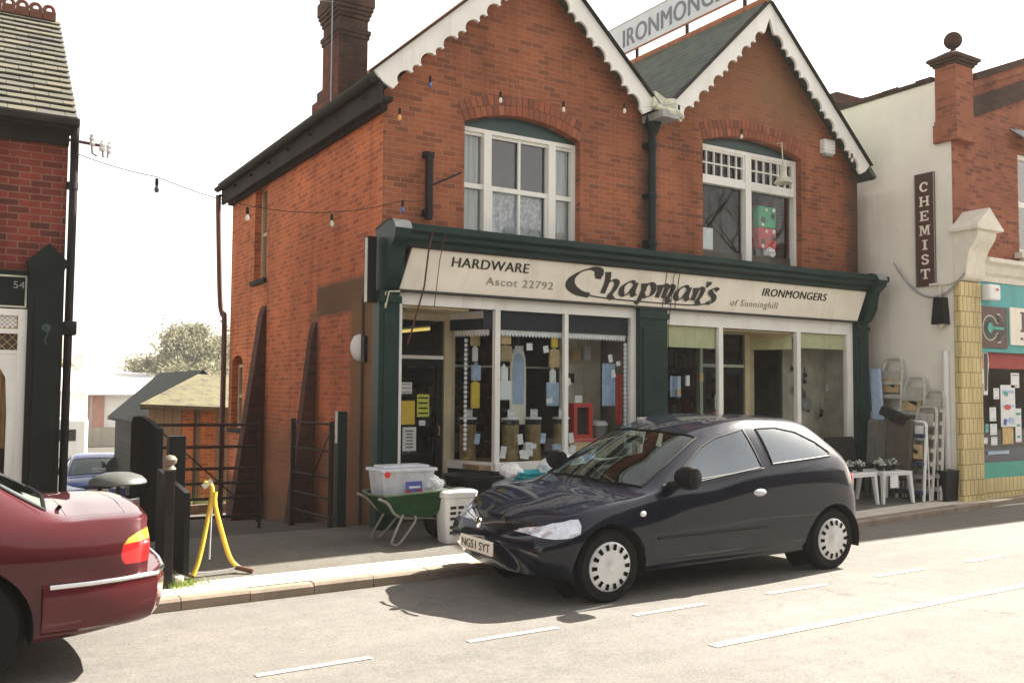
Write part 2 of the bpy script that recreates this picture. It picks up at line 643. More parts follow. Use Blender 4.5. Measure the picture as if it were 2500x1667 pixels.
def cr(p0, p1, p2, p3, t):
    return 0.5 * ((2 * p1) + (-p0 + p2) * t + (2 * p0 - 5 * p1 + 4 * p2 - p3) * t * t + (-p0 + 3 * p1 - 3 * p2 + p3) * t * t * t)

def spline(pts, n=8):
    P = [Vector(p) for p in pts]
    out = []
    for i in range(len(P) - 1):
        a = P[i - 1] if i else P[i] * 2 - P[i + 1]
        d = P[i + 2] if i + 2 < len(P) else P[i + 1] * 2 - P[i]
        for k in range(n):
            out.append(cr(a, P[i], P[i + 1], d, k / n))
    out.append(P[-1])
    return out

def sag(a, b, d, n=14):
    a, b = Vector(a), Vector(b)
    return [a.lerp(b, i / n) - Vector((0, 0, d * 4 * (i / n) * (1 - i / n))) for i in range(n + 1)]

def lettering(mb, s, o, u, v, width, height=None, bold=0.0, shear=0.0, mi=0, spacing=1.0, depth=0.004):
    """text from the built in font laid on the plane o + a*u + b*v as thin raised letters"""
    cu = bpy.data.curves.new('text', 'FONT')
    cu.body = s
    cu.size = 1.0
    cu.offset = 0.0
    cu.shear = shear
    cu.space_character = spacing
    cu.resolution_u = 4
    cu.extrude = 0.001
    ob = bpy.data.objects.new('text', cu)
    COL.objects.link(ob)
    dg = bpy.context.evaluated_depsgraph_get()
    me = bpy.data.meshes.new_from_object(ob.evaluated_get(dg))
    xs = [p.co.x for p in me.vertices]
    ys = [p.co.y for p in me.vertices]
    x0, x1, y0, y1 = min(xs), max(xs), min(ys), max(ys)
    kx = width / (x1 - x0)
    ky = (height / (y1 - y0)) if height else kx
    O, U, V = Vector(o), Vector(u), Vector(v)
    N = U.cross(V).normalized()
    vs = [O + U * ((p.co.x - x0) * kx) + V * ((p.co.y - y0) * ky) + N * (depth if p.co.z > 0 else 0.0005) for p in me.vertices]
    mb.add(vs, [list(p.vertices) for p in me.polygons], mi)
    if bold > 0.01:
        for q in (1, 2, 3):
            sh = U * (bold * 0.45 * kx * q) + N * (0.0007 * q)
            mb.add([p + sh for p in vs], [list(p.vertices) for p in me.polygons], mi)
    bpy.data.objects.remove(ob)
    bpy.data.meshes.remove(me)
    bpy.data.curves.remove(cu)

def pen(mb, strokes, o, u, v, ku, kv, nib=0.26, ang=35, thin=0.05, shear=0.2, mi=0, depth=0.004):
    """letters written with a broad nib: each stroke is a run of 2D points"""
    O, U, V = Vector(o), Vector(u), Vector(v)
    N = U.cross(V).normalized()
    nv = Vector((math.cos(R(ang)), math.sin(R(ang)))) * nib / 2
    for si, st in enumerate(strokes):
        w_ = 1.0
        if isinstance(st, tuple):
            st, w_ = st
        pts = spline([(p[0], p[1]) for p in st], 10) if len(st) > 2 else [Vector(p).lerp(Vector(q), i / 4) for p, q in [st] for i in range(5)]
        L, Rr = [], []
        for i, p in enumerate(pts):
            d = (pts[min(i + 1, len(pts) - 1)] - pts[max(0, i - 1)])
            d.normalize()
            pr = Vector((-d.y, d.x))
            hw = abs(nv.dot(pr)) * w_
            hw = max(hw, thin / 2)
            L.append(p + pr * hw)
            Rr.append(p - pr * hw)
        off = depth + 0.0004 * si
        vs = []
        for p in L + Rr:
            vs.append(O + U * ((p.x + shear * p.y) * ku) + V * (p.y * kv) + N * off)
        n = len(pts)
        mb.add(vs, [(i, i + n, i + n + 1, i + 1) for i in range(n - 1)], mi)

# ------------------------------------------------------------------ material set
SOOT = (0.03, 0.025, 0.022)
M = {}
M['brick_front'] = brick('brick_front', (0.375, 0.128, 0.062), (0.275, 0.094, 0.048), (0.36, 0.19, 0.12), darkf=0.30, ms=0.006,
                         wall_marks=[(7.45, 7.68, 2.9, 5.2, 0.25, (0.045, 0.04, 0.035), 0.85), (11.5, 12.3, 2.5, 5.2, 0.25, (0.05, 0.038, 0.03), 0.8),  # damp behind the drainpipe, then a darker strip down the right end
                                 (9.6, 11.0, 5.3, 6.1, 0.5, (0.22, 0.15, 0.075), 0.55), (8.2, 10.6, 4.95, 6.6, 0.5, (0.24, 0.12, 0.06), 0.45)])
M['brick_side'] = brick('brick_side', (0.64, 0.19, 0.070), (0.48, 0.135, 0.052), (0.60, 0.29, 0.17), darkf=0.2, bw=0.175, ms=0.007,  # orange raised in the colour for light bounced off the sunlit alley
                        wall_marks=[(8.7, 10.85, 2.3, 2.68, 0.06, (0.13, 0.085, 0.045), 0.9), (8.7, 9.75, -1, 2.45, 0.14, (0.20, 0.12, 0.055), 0.9),
                                (10.75, 11.1, -1, 2.4, 0.08, (0.22, 0.13, 0.07), 0.7), (8.7, 15, -1.2, 0.05, 0.3, (0.10, 0.075, 0.05), 0.85),
                                (9.4, 14, -0.6, 0.9, 0.45, (0.24, 0.125, 0.065), 0.75)])
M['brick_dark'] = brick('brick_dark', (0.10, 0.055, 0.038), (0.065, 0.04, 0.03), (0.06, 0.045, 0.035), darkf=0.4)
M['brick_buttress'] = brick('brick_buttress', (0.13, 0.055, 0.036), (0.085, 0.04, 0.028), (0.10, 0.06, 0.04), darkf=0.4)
M['brick_chim_lit'] = brick('brick_chim_lit', (0.22, 0.075, 0.045), (0.15, 0.055, 0.038), (0.11, 0.06, 0.04), darkf=0.4)  # chimney brick lightened to paint in the light on its left face
M['brick_left'] = brick('brick_left', (0.27, 0.062, 0.042), (0.16, 0.042, 0.034), (0.28, 0.14, 0.10), darkf=0.55, ms=0.007)
M['brick_chem'] = brick('brick_chem', (0.36, 0.13, 0.07), (0.26, 0.085, 0.05), (0.30, 0.16, 0.10), darkf=0.35, ms=0.006)
M['brick_shed'] = brick('brick_shed', (0.55, 0.20, 0.065), (0.42, 0.14, 0.05), (0.5, 0.3, 0.16), darkf=0.25)  # albedo raised to stand in for sunlight on the shed's front brick
M['voussoir'] = island('voussoir', [(0, (0.33, 0.10, 0.048)), (0.5, (0.24, 0.075, 0.04)), (0.8, (0.17, 0.06, 0.036)), (1, (0.38, 0.13, 0.06))], 0.9)
M['slate'] = slate('slate', (0.085, 0.105, 0.085), (0.055, 0.07, 0.058), (0.02, 0.025, 0.02), moss=(0.10, 0.125, 0.06), mossf=0.3)
M['slate_left'] = slate('slate_left', (0.42, 0.38, 0.26), (0.30, 0.29, 0.22), (0.06, 0.05, 0.035), w_=0.20, h_=0.125, moss=(0.38, 0.33, 0.16), mossf=0.5)
M['moss_roof'] = slate('moss_roof', (0.085, 0.077, 0.047), (0.06, 0.057, 0.036), (0.02, 0.018, 0.011), w_=0.2, h_=0.14, moss=(0.13, 0.115, 0.05), mossf=0.9)
M['felt'] = paint('felt_roof', (0.05, 0.055, 0.048), 0.9, 0.2, 2, bmp=0.3)
M['white'] = paint('white_paint', (0.84, 0.83, 0.77), 0.5, 0.06, 3)
M['white_dirty'] = paint('white_dirty', (0.66, 0.64, 0.55), 0.6, 0.15, 4)
M['cream'] = paint('cream_sign', (0.88, 0.82, 0.69), 0.55, 0.07, 2.5)
M['cream_wood'] = paint('cream_wood', (0.62, 0.52, 0.33), 0.6, 0.12, 4)
M['green'] = paint('green_paint', (0.014, 0.034, 0.029), 0.4, 0.22, 3, spec=0.18)
M['green_dark'] = paint('green_dark', (0.012, 0.022, 0.020), 0.45, 0.2, 3, spec=0.18)
M['green_panel'] = paint('green_panel', (0.022, 0.055, 0.052), 0.45, 0.15, 3)
M['black'] = paint('black_paint', (0.012, 0.013, 0.013), 0.45, 0.3, 4, spec=0.18)
M['black_shop'] = paint('black_shop', (0.014, 0.018, 0.017), 0.35, 0.3, 3, spec=0.18)
M['soot'] = paint('sooty_wood', SOOT, 0.8, 0.3, 4, spec=0.18)
M['lead'] = paint('lead', (0.33, 0.34, 0.33), 0.55, 0.2, 8)
M['leadwhite'] = paint('stained_lead', (0.60, 0.60, 0.47), 0.6, 0.3, 7)
M['render'] = paint('white_render', (0.82, 0.78, 0.68), 0.85, 0.06, 1.5, bmp=0.25)
M['stonewhite'] = paint('white_stucco', (0.78, 0.73, 0.62), 0.7, 0.08, 5)
M['ink'] = paint('sign_black', (0.022, 0.017, 0.011), 0.5, 0.2, 10)
M['faded'] = paint('sign_faded', (0.30, 0.265, 0.20), 0.6, 0.25, 14)
M['iron'] = paint('rusty_iron', (0.045, 0.028, 0.022), 0.7, 0.4, 20, bmp=0.2, spec=0.18)
M['blackiron'] = paint('black_iron', (0.02, 0.016, 0.016), 0.5, 0.3, 12, spec=0.18)
M['rust_pipe'] = paint('brown_pipe', (0.13, 0.055, 0.035), 0.6, 0.3, 9)
M['redbrown'] = paint('redbrown_wood', (0.10, 0.028, 0.022), 0.5, 0.2, 6)
M['glass'] = glass('window_glass', (0.93, 0.95, 0.95), 0.0, 1.42)
M['glass_up'] = glass('upstairs_glass', (0.92, 0.94, 0.94), 0.04, 1.55)
M['lace'] = None
M['terracotta'] = paint('ridge_tile', (0.34, 0.13, 0.06), 0.85, 0.25, 9)
M['grey'] = paint('grey_metal', (0.34, 0.35, 0.35), 0.45, 0.15, 6, metal=0.6)
M['galv'] = paint('galvanised', (0.45, 0.48, 0.50), 0.4, 0.2, 10, metal=0.7)
M['alu'] = paint('aluminium', (0.55, 0.53, 0.47), 0.5, 0.12, 10, metal=0.2)
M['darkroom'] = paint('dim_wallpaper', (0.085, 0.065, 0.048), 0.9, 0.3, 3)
M['wood'] = paint('pale_wood', (0.36, 0.25, 0.13), 0.7, 0.2, 9)
M['darkwood'] = paint('dark_wood', (0.07, 0.042, 0.026), 0.6, 0.25, 7)
M['plastic_white'] = paint('white_plastic', (0.80, 0.80, 0.78), 0.35, 0.05, 5)
M['bluecloth'] = paint('pale_blue', (0.42, 0.55, 0.72), 0.8, 0.15, 15)
M['paper'] = paint('paper', (0.80, 0.81, 0.80), 0.8, 0.06, 9)
M['yellow'] = paint('yellow_card', (0.78, 0.56, 0.06), 0.6, 0.08, 9)
M['limecard'] = paint('lime_card', (0.62, 0.66, 0.08), 0.6, 0.1, 12)
M['red'] = paint('red_paint', (0.55, 0.035, 0.025), 0.4, 0.12, 8)
M['tan'] = paint('tan', (0.55, 0.40, 0.20), 0.75, 0.2, 10)
M['brass'] = paint('brassy_metal', (0.50, 0.36, 0.16), 0.35, 0.3, 14, metal=0.6)
M['teal'] = paint('teal_paint', (0.035, 0.36, 0.36), 0.45, 0.1, 3)
M['tealgreen'] = paint('sea_green', (0.04, 0.36, 0.27), 0.45, 0.1, 3)
M['brown_sign'] = paint('brown_sign', (0.085, 0.032, 0.024), 0.5, 0.15, 6)
M['cloth_dark'] = paint('dark_cloth', (0.035, 0.032, 0.028), 0.95, 0.3, 20, bmp=0.3, spec=0.18)
M['rubber'] = paint('rubber', (0.009, 0.009, 0.009), 0.8, 0.25, 12, spec=0.18)
M['hub'] = paint('silver_wheel', (0.62, 0.63, 0.64), 0.35, 0.06, 8, metal=0.35)
M['trim'] = paint('black_trim', (0.007, 0.007, 0.008), 0.55, 0.2, 8, spec=0.18)
M['chrome'] = paint('chrome', (0.75, 0.75, 0.76), 0.15, 0.05, 6, metal=1.0)

def lace_mat():
    mt, n, b = newmat('lace')
    tc = n.nodes.new('ShaderNodeTexCoord')
    vo = n.nodes.new('ShaderNodeTexVoronoi')
    vo.inputs['Scale'].default_value = 22
    n.links.new(tc.outputs['Object'], vo.inputs['Vector'])
    nz = noise(n, 7, 3, vec=tc.outputs['Object'], stretch=(3, 3, 0.5))
    r = ramp(n, vo.outputs['Distance'], [(0.0, (0.70, 0.72, 0.74)), (0.55, (0.38, 0.40, 0.43)), (1, (0.26, 0.28, 0.30))])
    x = mix(n, r.outputs[0], nz.outputs['Fac'], 0.5, 'OVERLAY')
    n.links.new(x.outputs[0], b.inputs['Base Color'])
    setin(b, 'Roughness', 0.95)
    return mt
M['lace'] = lace_mat()
def drape(name, a, c):
    mt, n, b = newmat(name)
    nz = noise(n, 4, 3, stretch=(9, 9, 0.25))
    r = ramp(n, nz.outputs['Fac'], [(0.35, a), (0.65, c)])
    n.links.new(r.outputs[0], b.inputs['Base Color'])
    setin(b, 'Roughness', 0.95)
    return mt
M['net'] = drape('net_curtain', (0.34, 0.36, 0.36), (0.66, 0.68, 0.66))
M['curtain_tan'] = drape('tan_curtain', (0.45, 0.24, 0.07), (0.75, 0.50, 0.22))

# ------------------------------------------------------------------ the setting
def road_z(y):
    if y > 2:
        return -0.10 - (y - 2) * 0.0142
    return -0.10 - max(0, (2 - y)) * 0.01

mb = MB()                                              # the ground as one sheet, the yard falling away behind the shops
gy = [-300, -60, -8, 8.9, 8.95, 11, 13, 16, 20, 25, 30, 45, 70, 120, 400]
gz = [-1.2, -0.6, -0.45, -0.45, -0.01, -0.22, -0.43, -0.73, -1.13, -1.63, -1.95, -2.2, -2.3, -2.4, -2.5]
gx = [-400, -100, -30, -10, 0, 4, 8, 14, 30, 100, 400]
nx = len(gx)
mb.add([(x, y, z) for y, z in zip(gy, gz) for x in gx],
       [(j * nx + i, j * nx + i + 1, (j + 1) * nx + i + 1, (j + 1) * nx + i) for j in range(len(gy) - 1) for i in range(nx - 1)])
struct(mb, 'ground', asphalt('yard_tarmac', (0.070, 0.066, 0.054), (0.12, 0.11, 0.085), scale=0.8))

KERB = [(-60, 6.6), (-12, 6.80), (1.25, 6.88), (3.94, 6.93), (9.14, 7.02), (11.64, 7.27), (13.57, 7.49), (17, 8.0), (24, 9.3), (45, 14.5), (90, 27)]
def kerb_y(x):
    for (a, b), (c, d) in zip(KERB, KERB[1:]):
        if a <= x <= c:
            return b + (d - b) * (x - a) / (c - a)
    return KERB[-1][1]
xs = [-60, -30, -12, -6, -2] + [i * 0.5 for i in range(0, 40)] + [21, 24, 30, 45, 90]
mb = MB()
rows = [-8, -5, -2, 0, 2, 3, 4, 5, 6, 6.5]
vs = []
for x in xs:
    for y in rows:
        vs.append((x, y, road_z(y)))
    vs.append((x, kerb_y(x) + 0.02, -0.17))
n = len(rows) + 1
mb.add(vs, [(i * n + j, (i + 1) * n + j, (i + 1) * n + j + 1, i * n + j + 1) for i in range(len(xs) - 1) for j in range(n - 1)])
struct(mb, 'road', asphalt('road_tarmac', (0.150, 0.140, 0.124), (0.196, 0.183, 0.162)))

KT = -0.085                                             # kerb top
def pave_z(x, y):
    k = kerb_y(x) + 0.13
    return KT + 0.002 + (y - k) * (0.085 / 2.0) if x < 11.5 else KT + 0.002 + (y - k) * 0.05
mb = MB()
for i in range(len(xs) - 1):                            # kerb stones, each with its joint
    L = math.hypot(xs[i + 1] - xs[i], kerb_y(xs[i + 1]) - kerb_y(xs[i]))
    for k in range(max(1, int(L / 0.9 + 0.5))):
        nseg = max(1, int(L / 0.9 + 0.5))
        xa = xs[i] + (xs[i + 1] - xs[i]) * k / nseg + 0.003
        xb = xs[i] + (xs[i + 1] - xs[i]) * (k + 1) / nseg - 0.003
        ya, yb = kerb_y(xa), kerb_y(xb)
        j = rnd.uniform(-.004, .004)
        pr = [(0, -0.22), (0.0, KT - 0.02 + j), (0.018, KT + j), (0.125, KT + j), (0.125, -0.22)]
        vs = [(xa, ya + p[0], p[1]) for p in pr] + [(xb, yb + p[0], p[1]) for p in pr]
        mb.add(vs, [(q, q + 1, q + 6, q + 5) for q in range(4)] + [(0, 5, 9, 4), (4, 3, 2, 1, 0), (5, 6, 7, 8, 9)])
struct(mb, 'kerb', paint('kerb_stone', (0.25, 0.20, 0.145), 0.85, 0.2, 3, bmp=0.3))

def flag_mat():
    mt = brick('paving', (0.56, 0.52, 0.44), (0.48, 0.44, 0.37), (0.16, 0.14, 0.11), bw=0.9, rh=0.6, ms=0.008, darkf=0.0)
    return mt
mb = MB()                                               # pale flags by the kerb, tarmac behind them
def strip(mb, y0f, y1f, zf, x0=-60, x1=90):
    X = [x for x in xs if x0 <= x <= x1]
    vs = []
    for x in X:
        a, b = y0f(x), y1f(x)
        vs += [(x, a, zf(x, a)), (x, b, zf(x, b))]
    mb.add(vs, [(2 * i, 2 * i + 2, 2 * i + 3, 2 * i + 1) for i in range(len(X) - 1)])
strip(mb, lambda x: kerb_y(x) + 0.125, lambda x: kerb_y(x) + 0.45, pave_z)
mt, nn_, bb_ = newmat('flagstones')
big = noise(nn_, 1.3, 5)
tcx = nn_.nodes.new('ShaderNodeTexCoord')
spx = nn_.nodes.new('ShaderNodeSeparateXYZ')
nn_.links.new(tcx.outputs['Object'], spx.inputs[0])
frx = math_(nn_, 'FRACT', math_(nn_, 'DIVIDE', spx.outputs[0], 0.6))
jr = ramp(nn_, frx, [(0, (1, 1, 1)), (0.015, (0, 0, 0))])
rr = ramp(nn_, big.outputs['Fac'], [(0.3, (0.50, 0.46, 0.39)), (0.7, (0.60, 0.56, 0.48))])
ff = noise(nn_, 90, 3)
x_ = mix(nn_, mix(nn_, rr.outputs[0], ff.outputs['Fac'], 0.25, 'OVERLAY').outputs[0], (0.2, 0.17, 0.13), math_(nn_, 'MULTIPLY', jr.outputs[0], 0.7))
nn_.links.new(x_.outputs[0], bb_.inputs['Base Color'])
setin(bb_, 'Roughness', 0.9)
struct(mb, 'pavement_flags', mt)
mb = MB()
strip(mb, lambda x: kerb_y(x) + 0.45, lambda x: 9.0 if x < 11.5 else max(9.0, kerb_y(x) + 2), pave_z)
struct(mb, 'pavement', asphalt('pavement_tarmac', (0.105, 0.098, 0.082), (0.15, 0.14, 0.115), scale=1.3))

mb = MB()                                               # painted bay marks and the centre line, worn
def mark(x0, x1, y, w_):
    for i in range(4):
        a, b = x0 + (x1 - x0) * i / 4, x0 + (x1 - x0) * (i + 1) / 4
        mb.quad((a, y - w_ / 2, road_z(y - w_ / 2) + 0.004), (b, y - w_ / 2, road_z(y - w_ / 2) + 0.004), (b, y + w_ / 2, road_z(y + w_ / 2) + 0.004), (a, y + w_ / 2, road_z(y + w_ / 2) + 0.004))
x = 1.50 - 1.33 * 3
for k in range(14):
    mark(x + k * 1.33, x + k * 1.33 + 0.68, 5.04, 0.06)
mark(4.05, 9.0, 4.16, 0.085)
mark(10.5, 16, 4.16, 0.085)
mark(-6, -1.5, 4.16, 0.085)
mt, n_, b_ = newmat('road_paint')
wn_ = noise(n_, 40, 4, 0.8)
r_ = ramp(n_, wn_.outputs['Fac'], [(0.40, (0.20, 0.19, 0.165)), (0.56, (0.42, 0.40, 0.355))])
n_.links.new(r_.outputs[0], b_.inputs['Base Color'])
setin(b_, 'Roughness', 0.8)
struct(mb, 'road_markings', mt)

# ================================================================== THE SHOP
FY = 8.9                                                # brick face
U_, V_ = (1, 0, 0), (0, 0, 1)
SX0, SX1, SYB = 3.9, 11.72, 14.9
shop = thing('brick_shop_building', 'twin gabled red brick shop building with white scalloped bargeboards and dark green shopfront', 'building', (SX0, FY, 0))

def arch_hole(x0, x1, z0, zs, zc, n=12):
    c = (x0 + x1) / 2
    h = (x1 - x0) / 2
    r = zc - zs
    Rr = (h * h + r * r) / (2 * r)
    a = math.degrees(math.asin(h / Rr))
    top = [(c + Rr * math.sin(R(t)), zc - Rr + Rr * math.cos(R(t))) for t in [a - 2 * a * i / n for i in range(n + 1)]]
    return [(x0, z0), (x1, z0)] + top, (c, zc - Rr, Rr, a)

W1, A1 = arch_hole(4.89, 6.50, 3.05, 4.45, 4.62)
W2, A2 = arch_hole(8.53, 10.47, 3.05, 4.795, 4.945)
GA1, GA2 = (5.76, 6.44), (9.60, 6.72)
outer = [(SX0, 2.46), (SX1, 2.46), (SX1, 4.70), GA2, (7.62, 4.98), GA1, (SX0, 4.62)]
mb = MB().plate(outer, [W1, W2], (0, FY, 0), U_, V_, 0.28)
mb.box(SX0, SX0 + 0.13, FY, FY + 0.28, -0.3, 2.46)
mb.box(SX1 - 0.3, SX1, FY, FY + 0.28, -0.3, 2.46)
mb.build('front_wall', M['brick_front'], shop)

# flank wall: holes in (u=-y, z)
SW1 = [(-13.62, 3.02), (-13.02, 3.02), (-13.02, 4.42), (-13.62, 4.42)]
SW2 = [(-14.72, 0.80), (-14.12, 0.80), (-14.12, 1.80)] + [(-14.42 + 0.3 * math.cos(R(a)), 1.80 + 0.14 * math.sin(R(a))) for a in (30, 60, 90, 120, 150)] + [(-14.72, 1.80)]
mb = MB().plate([(-SYB, -1.6), (-FY - 0.281, -1.6), (-FY - 0.281, 4.62), (-SYB, 4.62)], [SW1, SW2], (SX0, 0, 0), (0, -1, 0), V_, 0.26)
mb.build('flank_wall', M['brick_side'], shop)
# the flank face of the front wall carries the same raised orange as the flank
MB().plate([(-FY - 0.28, -0.3), (-FY, -0.3), (-FY, 4.6), (-FY - 0.28, 4.6)], [], (SX0 - 0.003, 0, 0), (0, -1, 0), V_, 0.002).build('corner_brickwork', M['brick_side'], shop)
mb = MB().box(SX0 + 0.26, SX1, SYB - 0.25, SYB, -1.6, 4.6).box(SX1 - 0.25, SX1, FY + 0.29, SYB - 0.26, -0.3, 4.6)
mb.build('rear_wall', M['brick_side'], shop)
mb = MB().box(SX0 + 0.27, SX1 - 0.26, FY + 0.3, SYB - 0.26, 2.50, 2.62).box(SX0 + 0.27, SX1 - 0.26, FY + 0.3, SYB - 0.26, 4.55, 4.65)
mb.box(7.5, 7.6, FY + 0.3, SYB - 0.26, 2.62, 4.55)
mb.box(SX0 + 0.27, SX1 - 0.26, 10.9, 11.0, 2.62, 4.55)
build_each(mb, 'inner_floor', M['darkroom'], shop)

# brick arches over the two windows
def soldier(A, name):
    c, cz, Rr, a = A
    mb = MB()
    for ring in range(2):
        r0 = Rr + 0.004 + ring * 0.118
        cnt = int(2 * R(a) * r0 / 0.076)
        for i in range(cnt):
            t0 = -a + 2 * a * (i + 0.06) / cnt
            t1 = -a + 2 * a * (i + 0.94) / cnt
            pr = 0.006 + rnd.uniform(0, .004)
            P = [(c + r * math.sin(R(t)), cz + r * math.cos(R(t))) for r, t in ((r0, t0), (r0, t1), (r0 + 0.108, t1), (r0 + 0.108, t0))]
            mb.add([(p[0], FY - pr, p[1]) for p in P] + [(p[0], FY + 0.02, p[1]) for p in P],
                   [(3, 2, 1, 0), (0, 1, 5, 4), (1, 2, 6, 5), (2, 3, 7, 6), (3, 0, 4, 7)])
    mb.build('brick_arch', M['voussoir'], shop, fix=True)
soldier(A1, 'a'); soldier(A2, 'b')

# --- roofs (two ridges running back)
def roof(name, ax, az, lx, lz, rx, rz_):
    t = 0.07
    y0, y1 = 8.69, SYB + 0.12
    mb = MB()
    for (fx, fz) in ((lx, lz), (rx, rz_)):
        d = Vector((fx - ax, 0, fz - az)).normalized()
        nrm = Vector((-d.z, 0, d.x)) if fx > ax else Vector((d.z, 0, -d.x))
        if nrm.z < 0: nrm = -nrm
        a0 = Vector((ax, 0, az)); f0 = Vector((fx, 0, fz))
        P = [a0, f0, f0 + nrm * t, a0 + nrm * t]
        vs = [(p.x, y0, p.z) for p in P] + [(p.x, y1, p.z) for p in P]
        mb.add(vs, [(0, 1, 2, 3), (7, 6, 5, 4), (0, 4, 5, 1), (1, 5, 6, 2), (2, 6, 7, 3), (3, 7, 4, 0)])
    mb.build('roof', M['slate'], shop, fix=True)
    rb = MB()
    k = 16
    for i in range(k):
        ya = y0 + (y1 - y0) * i / k
        yb = y0 + (y1 - y0) * (i + 1) / k - 0.012
        rb.tube([(ax, ya, az + 0.05), (ax, yb, az + 0.05)], 0.085, 10)
    rb.build('ridge_tiles', M['terracotta'], shop)
roof('l', 5.76, 6.50, 3.72, 4.68, 7.60, 4.90)
roof('r', 9.58, 6.80, 7.64, 4.90, 11.86, 4.64)
MB().box(7.48, 7.76, 8.5, SYB, 4.84, 4.93).build('valley_gutter', M['lead'], shop)

# bargeboards
def barge(x0, z0, x1, z1, nm, depth=0.25, flip=False):
    """from the foot (x0,z0) to the apex (x1,z1) along the top edge; scalloped lower edge"""
    d = Vector((x1 - x0, z1 - z0))
    L = d.length
    d.normalize()
    nrm = Vector((d.y, -d.x)) if x1 > x0 else Vector((-d.y, d.x))
    if nrm.y > 0: nrm = -nrm
    low = []
    s = 0.10
    low.append((0.0, depth * 0.55))
    low.append((0.05, depth * 1.05))
    s = 0.14
    big = True
    while s < L - 0.40:
        rr = 0.105 if big else 0.055
        k = 8 if big else 6
        for i in range(k + 1):
            a = 180 - 180 * i / k
            low.append((s + rr + rr * math.cos(R(a)), depth - rr * (0.72 if big else 0.85) * math.sin(R(a))))
        s += 2 * rr + 0.022
        big = not big
    low.append((s + 0.02, depth))
    low.append((L - 0.14, depth * 0.86))
    pts = [(0, 0), (L, 0)]
    ax_cut = depth * abs(d.y) / max(0.2, abs(d.x))
    end = L - 0.0
    # meet the other board on the vertical line through the apex
    k = abs(d.y) / abs(d.x)
    pts.append((L + 0.0 - depth * 0.30 * 0 , 0))
    pts = [(0, 0), (L, 0), (L - 0.15 * k * 0, 0.0)]
    vert = lambda q: (L - q * (nrm.x / d.x if True else 0), q)
    def onv(q):
        # point on the vertical below the apex at perpendicular depth q
        s_ = L - q * (nrm.x / d.x)
        return (s_, q)
    pts = [(0, 0), (L, 0), onv(0.16)]
    e = onv(0.16)
    pts += [(e[0] - 0.035, e[1] + 0.01)]
    pts += [(p[0], p[1]) for p in reversed(low) if p[0] < e[0] - 0.06]
    P2 = [(x0 + d.x * a + nrm.x * b, z0 + d.y * a + nrm.y * b) for a, b in pts]
    if x1 < x0:
        P2 = P2[::-1]
    area = sum(P2[i][0] * P2[(i + 1) % len(P2)][1] - P2[(i + 1) % len(P2)][0] * P2[i][1] for i in range(len(P2)))
    if area < 0: P2 = P2[::-1]
    mb = MB().plate(P2, [], (0, 8.645, 0), U_, V_, 0.035)
    mb.build('bargeboard', M['white'], shop)
    # slate edge riding on the board
    e = MB()
    up_ = -nrm
    A = Vector((x0, z0)) + up_ * 0.006 - d * 0.02
    B = Vector((x1, z1)) + up_ * 0.006
    q = [A, B, B + up_ * 0.018, A + up_ * 0.018]
    e.add([(p.x, 8.60, p.y) for p in q] + [(p.x, 8.72, p.y) for p in q], [(0, 1, 2, 3), (7, 6, 5, 4), (0, 4, 5, 1), (1, 5, 6, 2), (2, 6, 7, 3), (3, 7, 4, 0)])
    e.build('verge', M['soot'], shop, fix=True)
barge(3.68, 4.73, 5.76, 6.60, 'a')
barge(7.50, 5.03, 5.76, 6.60, 'b')
barge(7.70, 5.03, 9.56, 6.82, 'c')
barge(11.68, 4.82, 9.56, 6.82, 'd')

# lead hopper at the valley with the pipe below
mb = MB()
mb.add([(7.40, 8.60, 4.96), (7.80, 8.60, 4.94), (7.78, 8.60, 5.14), (7.60, 8.58, 5.10), (7.44, 8.60, 5.18), (7.40, 8.66, 4.96), (7.80, 8.66, 4.94), (7.78, 8.66, 5.14), (7.60, 8.66, 5.10), (7.44, 8.66, 5.18)],
       [(0, 1, 2, 3, 4), (9, 8, 7, 6, 5), (0, 5, 6, 1), (1, 6, 7, 2), (2, 7, 8, 3), (3, 8, 9, 4), (4, 9, 5, 0)])
mb.tube(spline([(7.44, 8.57, 4.97), (7.58, 8.54, 4.93), (7.74, 8.54, 4.93), (7.86, 8.56, 4.89)], 5), [.035, .035, .04, .04, .045, .045, .05, .05, .05, .05, .05, .045, .04, .04, .035, .03], 8)
mb.build('valley_lead', M['leadwhite'], shop)
mb = MB().tube([(7.58, 8.80, 4.93), (7.58, 8.80, 4.80), (7.575, 8.815, 4.7), (7.57, 8.815, 3.1)], 0.052, 12)
mb.lathe([(0.10, 0.12), (0.11, 0.0), (0.07, -0.1), (0.055, -0.14)][::-1], (7.58, 8.80, 4.84), 12)
for z in (4.55, 3.9, 3.3):
    mb.lathe([(0.052, -0.035), (0.064, -0.03), (0.064, 0.03), (0.052, 0.035)], (7.572, 8.815, z), 12)
    mb.box(7.48, 7.66, 8.855, 8.90, z - 0.03, z + 0.03)
mb.build('drainpipe', M['green_dark'], shop)

# eaves on the flank: fascia, soffit, gutter, rear pipe
mb = MB()
mb.box(3.78, 3.90, 8.66, SYB + 0.1, 4.44, 4.485)
mb.box(3.74, 3.78, 8.66, SYB + 0.1, 4.40, 4.70)
mb.box(3.82, 3.90, FY - 0.1, SYB, 4.38, 4.44)
mb.build('eaves_board', M['soot'], shop)
gp = [(3.735 - 0.055 + 0.055 * math.cos(R(a)), 4.66 + 0.055 * math.sin(R(a))) for a in range(180, 361, 20)]
mb = MB()
k = len(gp)
vs = [(p[0], 8.68, p[1]) for p in gp] + [(p[0], SYB + 0.14, p[1]) for p in gp]
mb.add(vs, [(i, i + 1, i + 1 + k, i + k) for i in range(k - 1)] + [tuple(range(k)), tuple(range(2 * k - 1, k - 1, -1))], 0)
for i in range(8):
    y = 9 + i * 0.85
    mb.box(3.69, 3.74, y, y + 0.03, 4.53, 4.56)
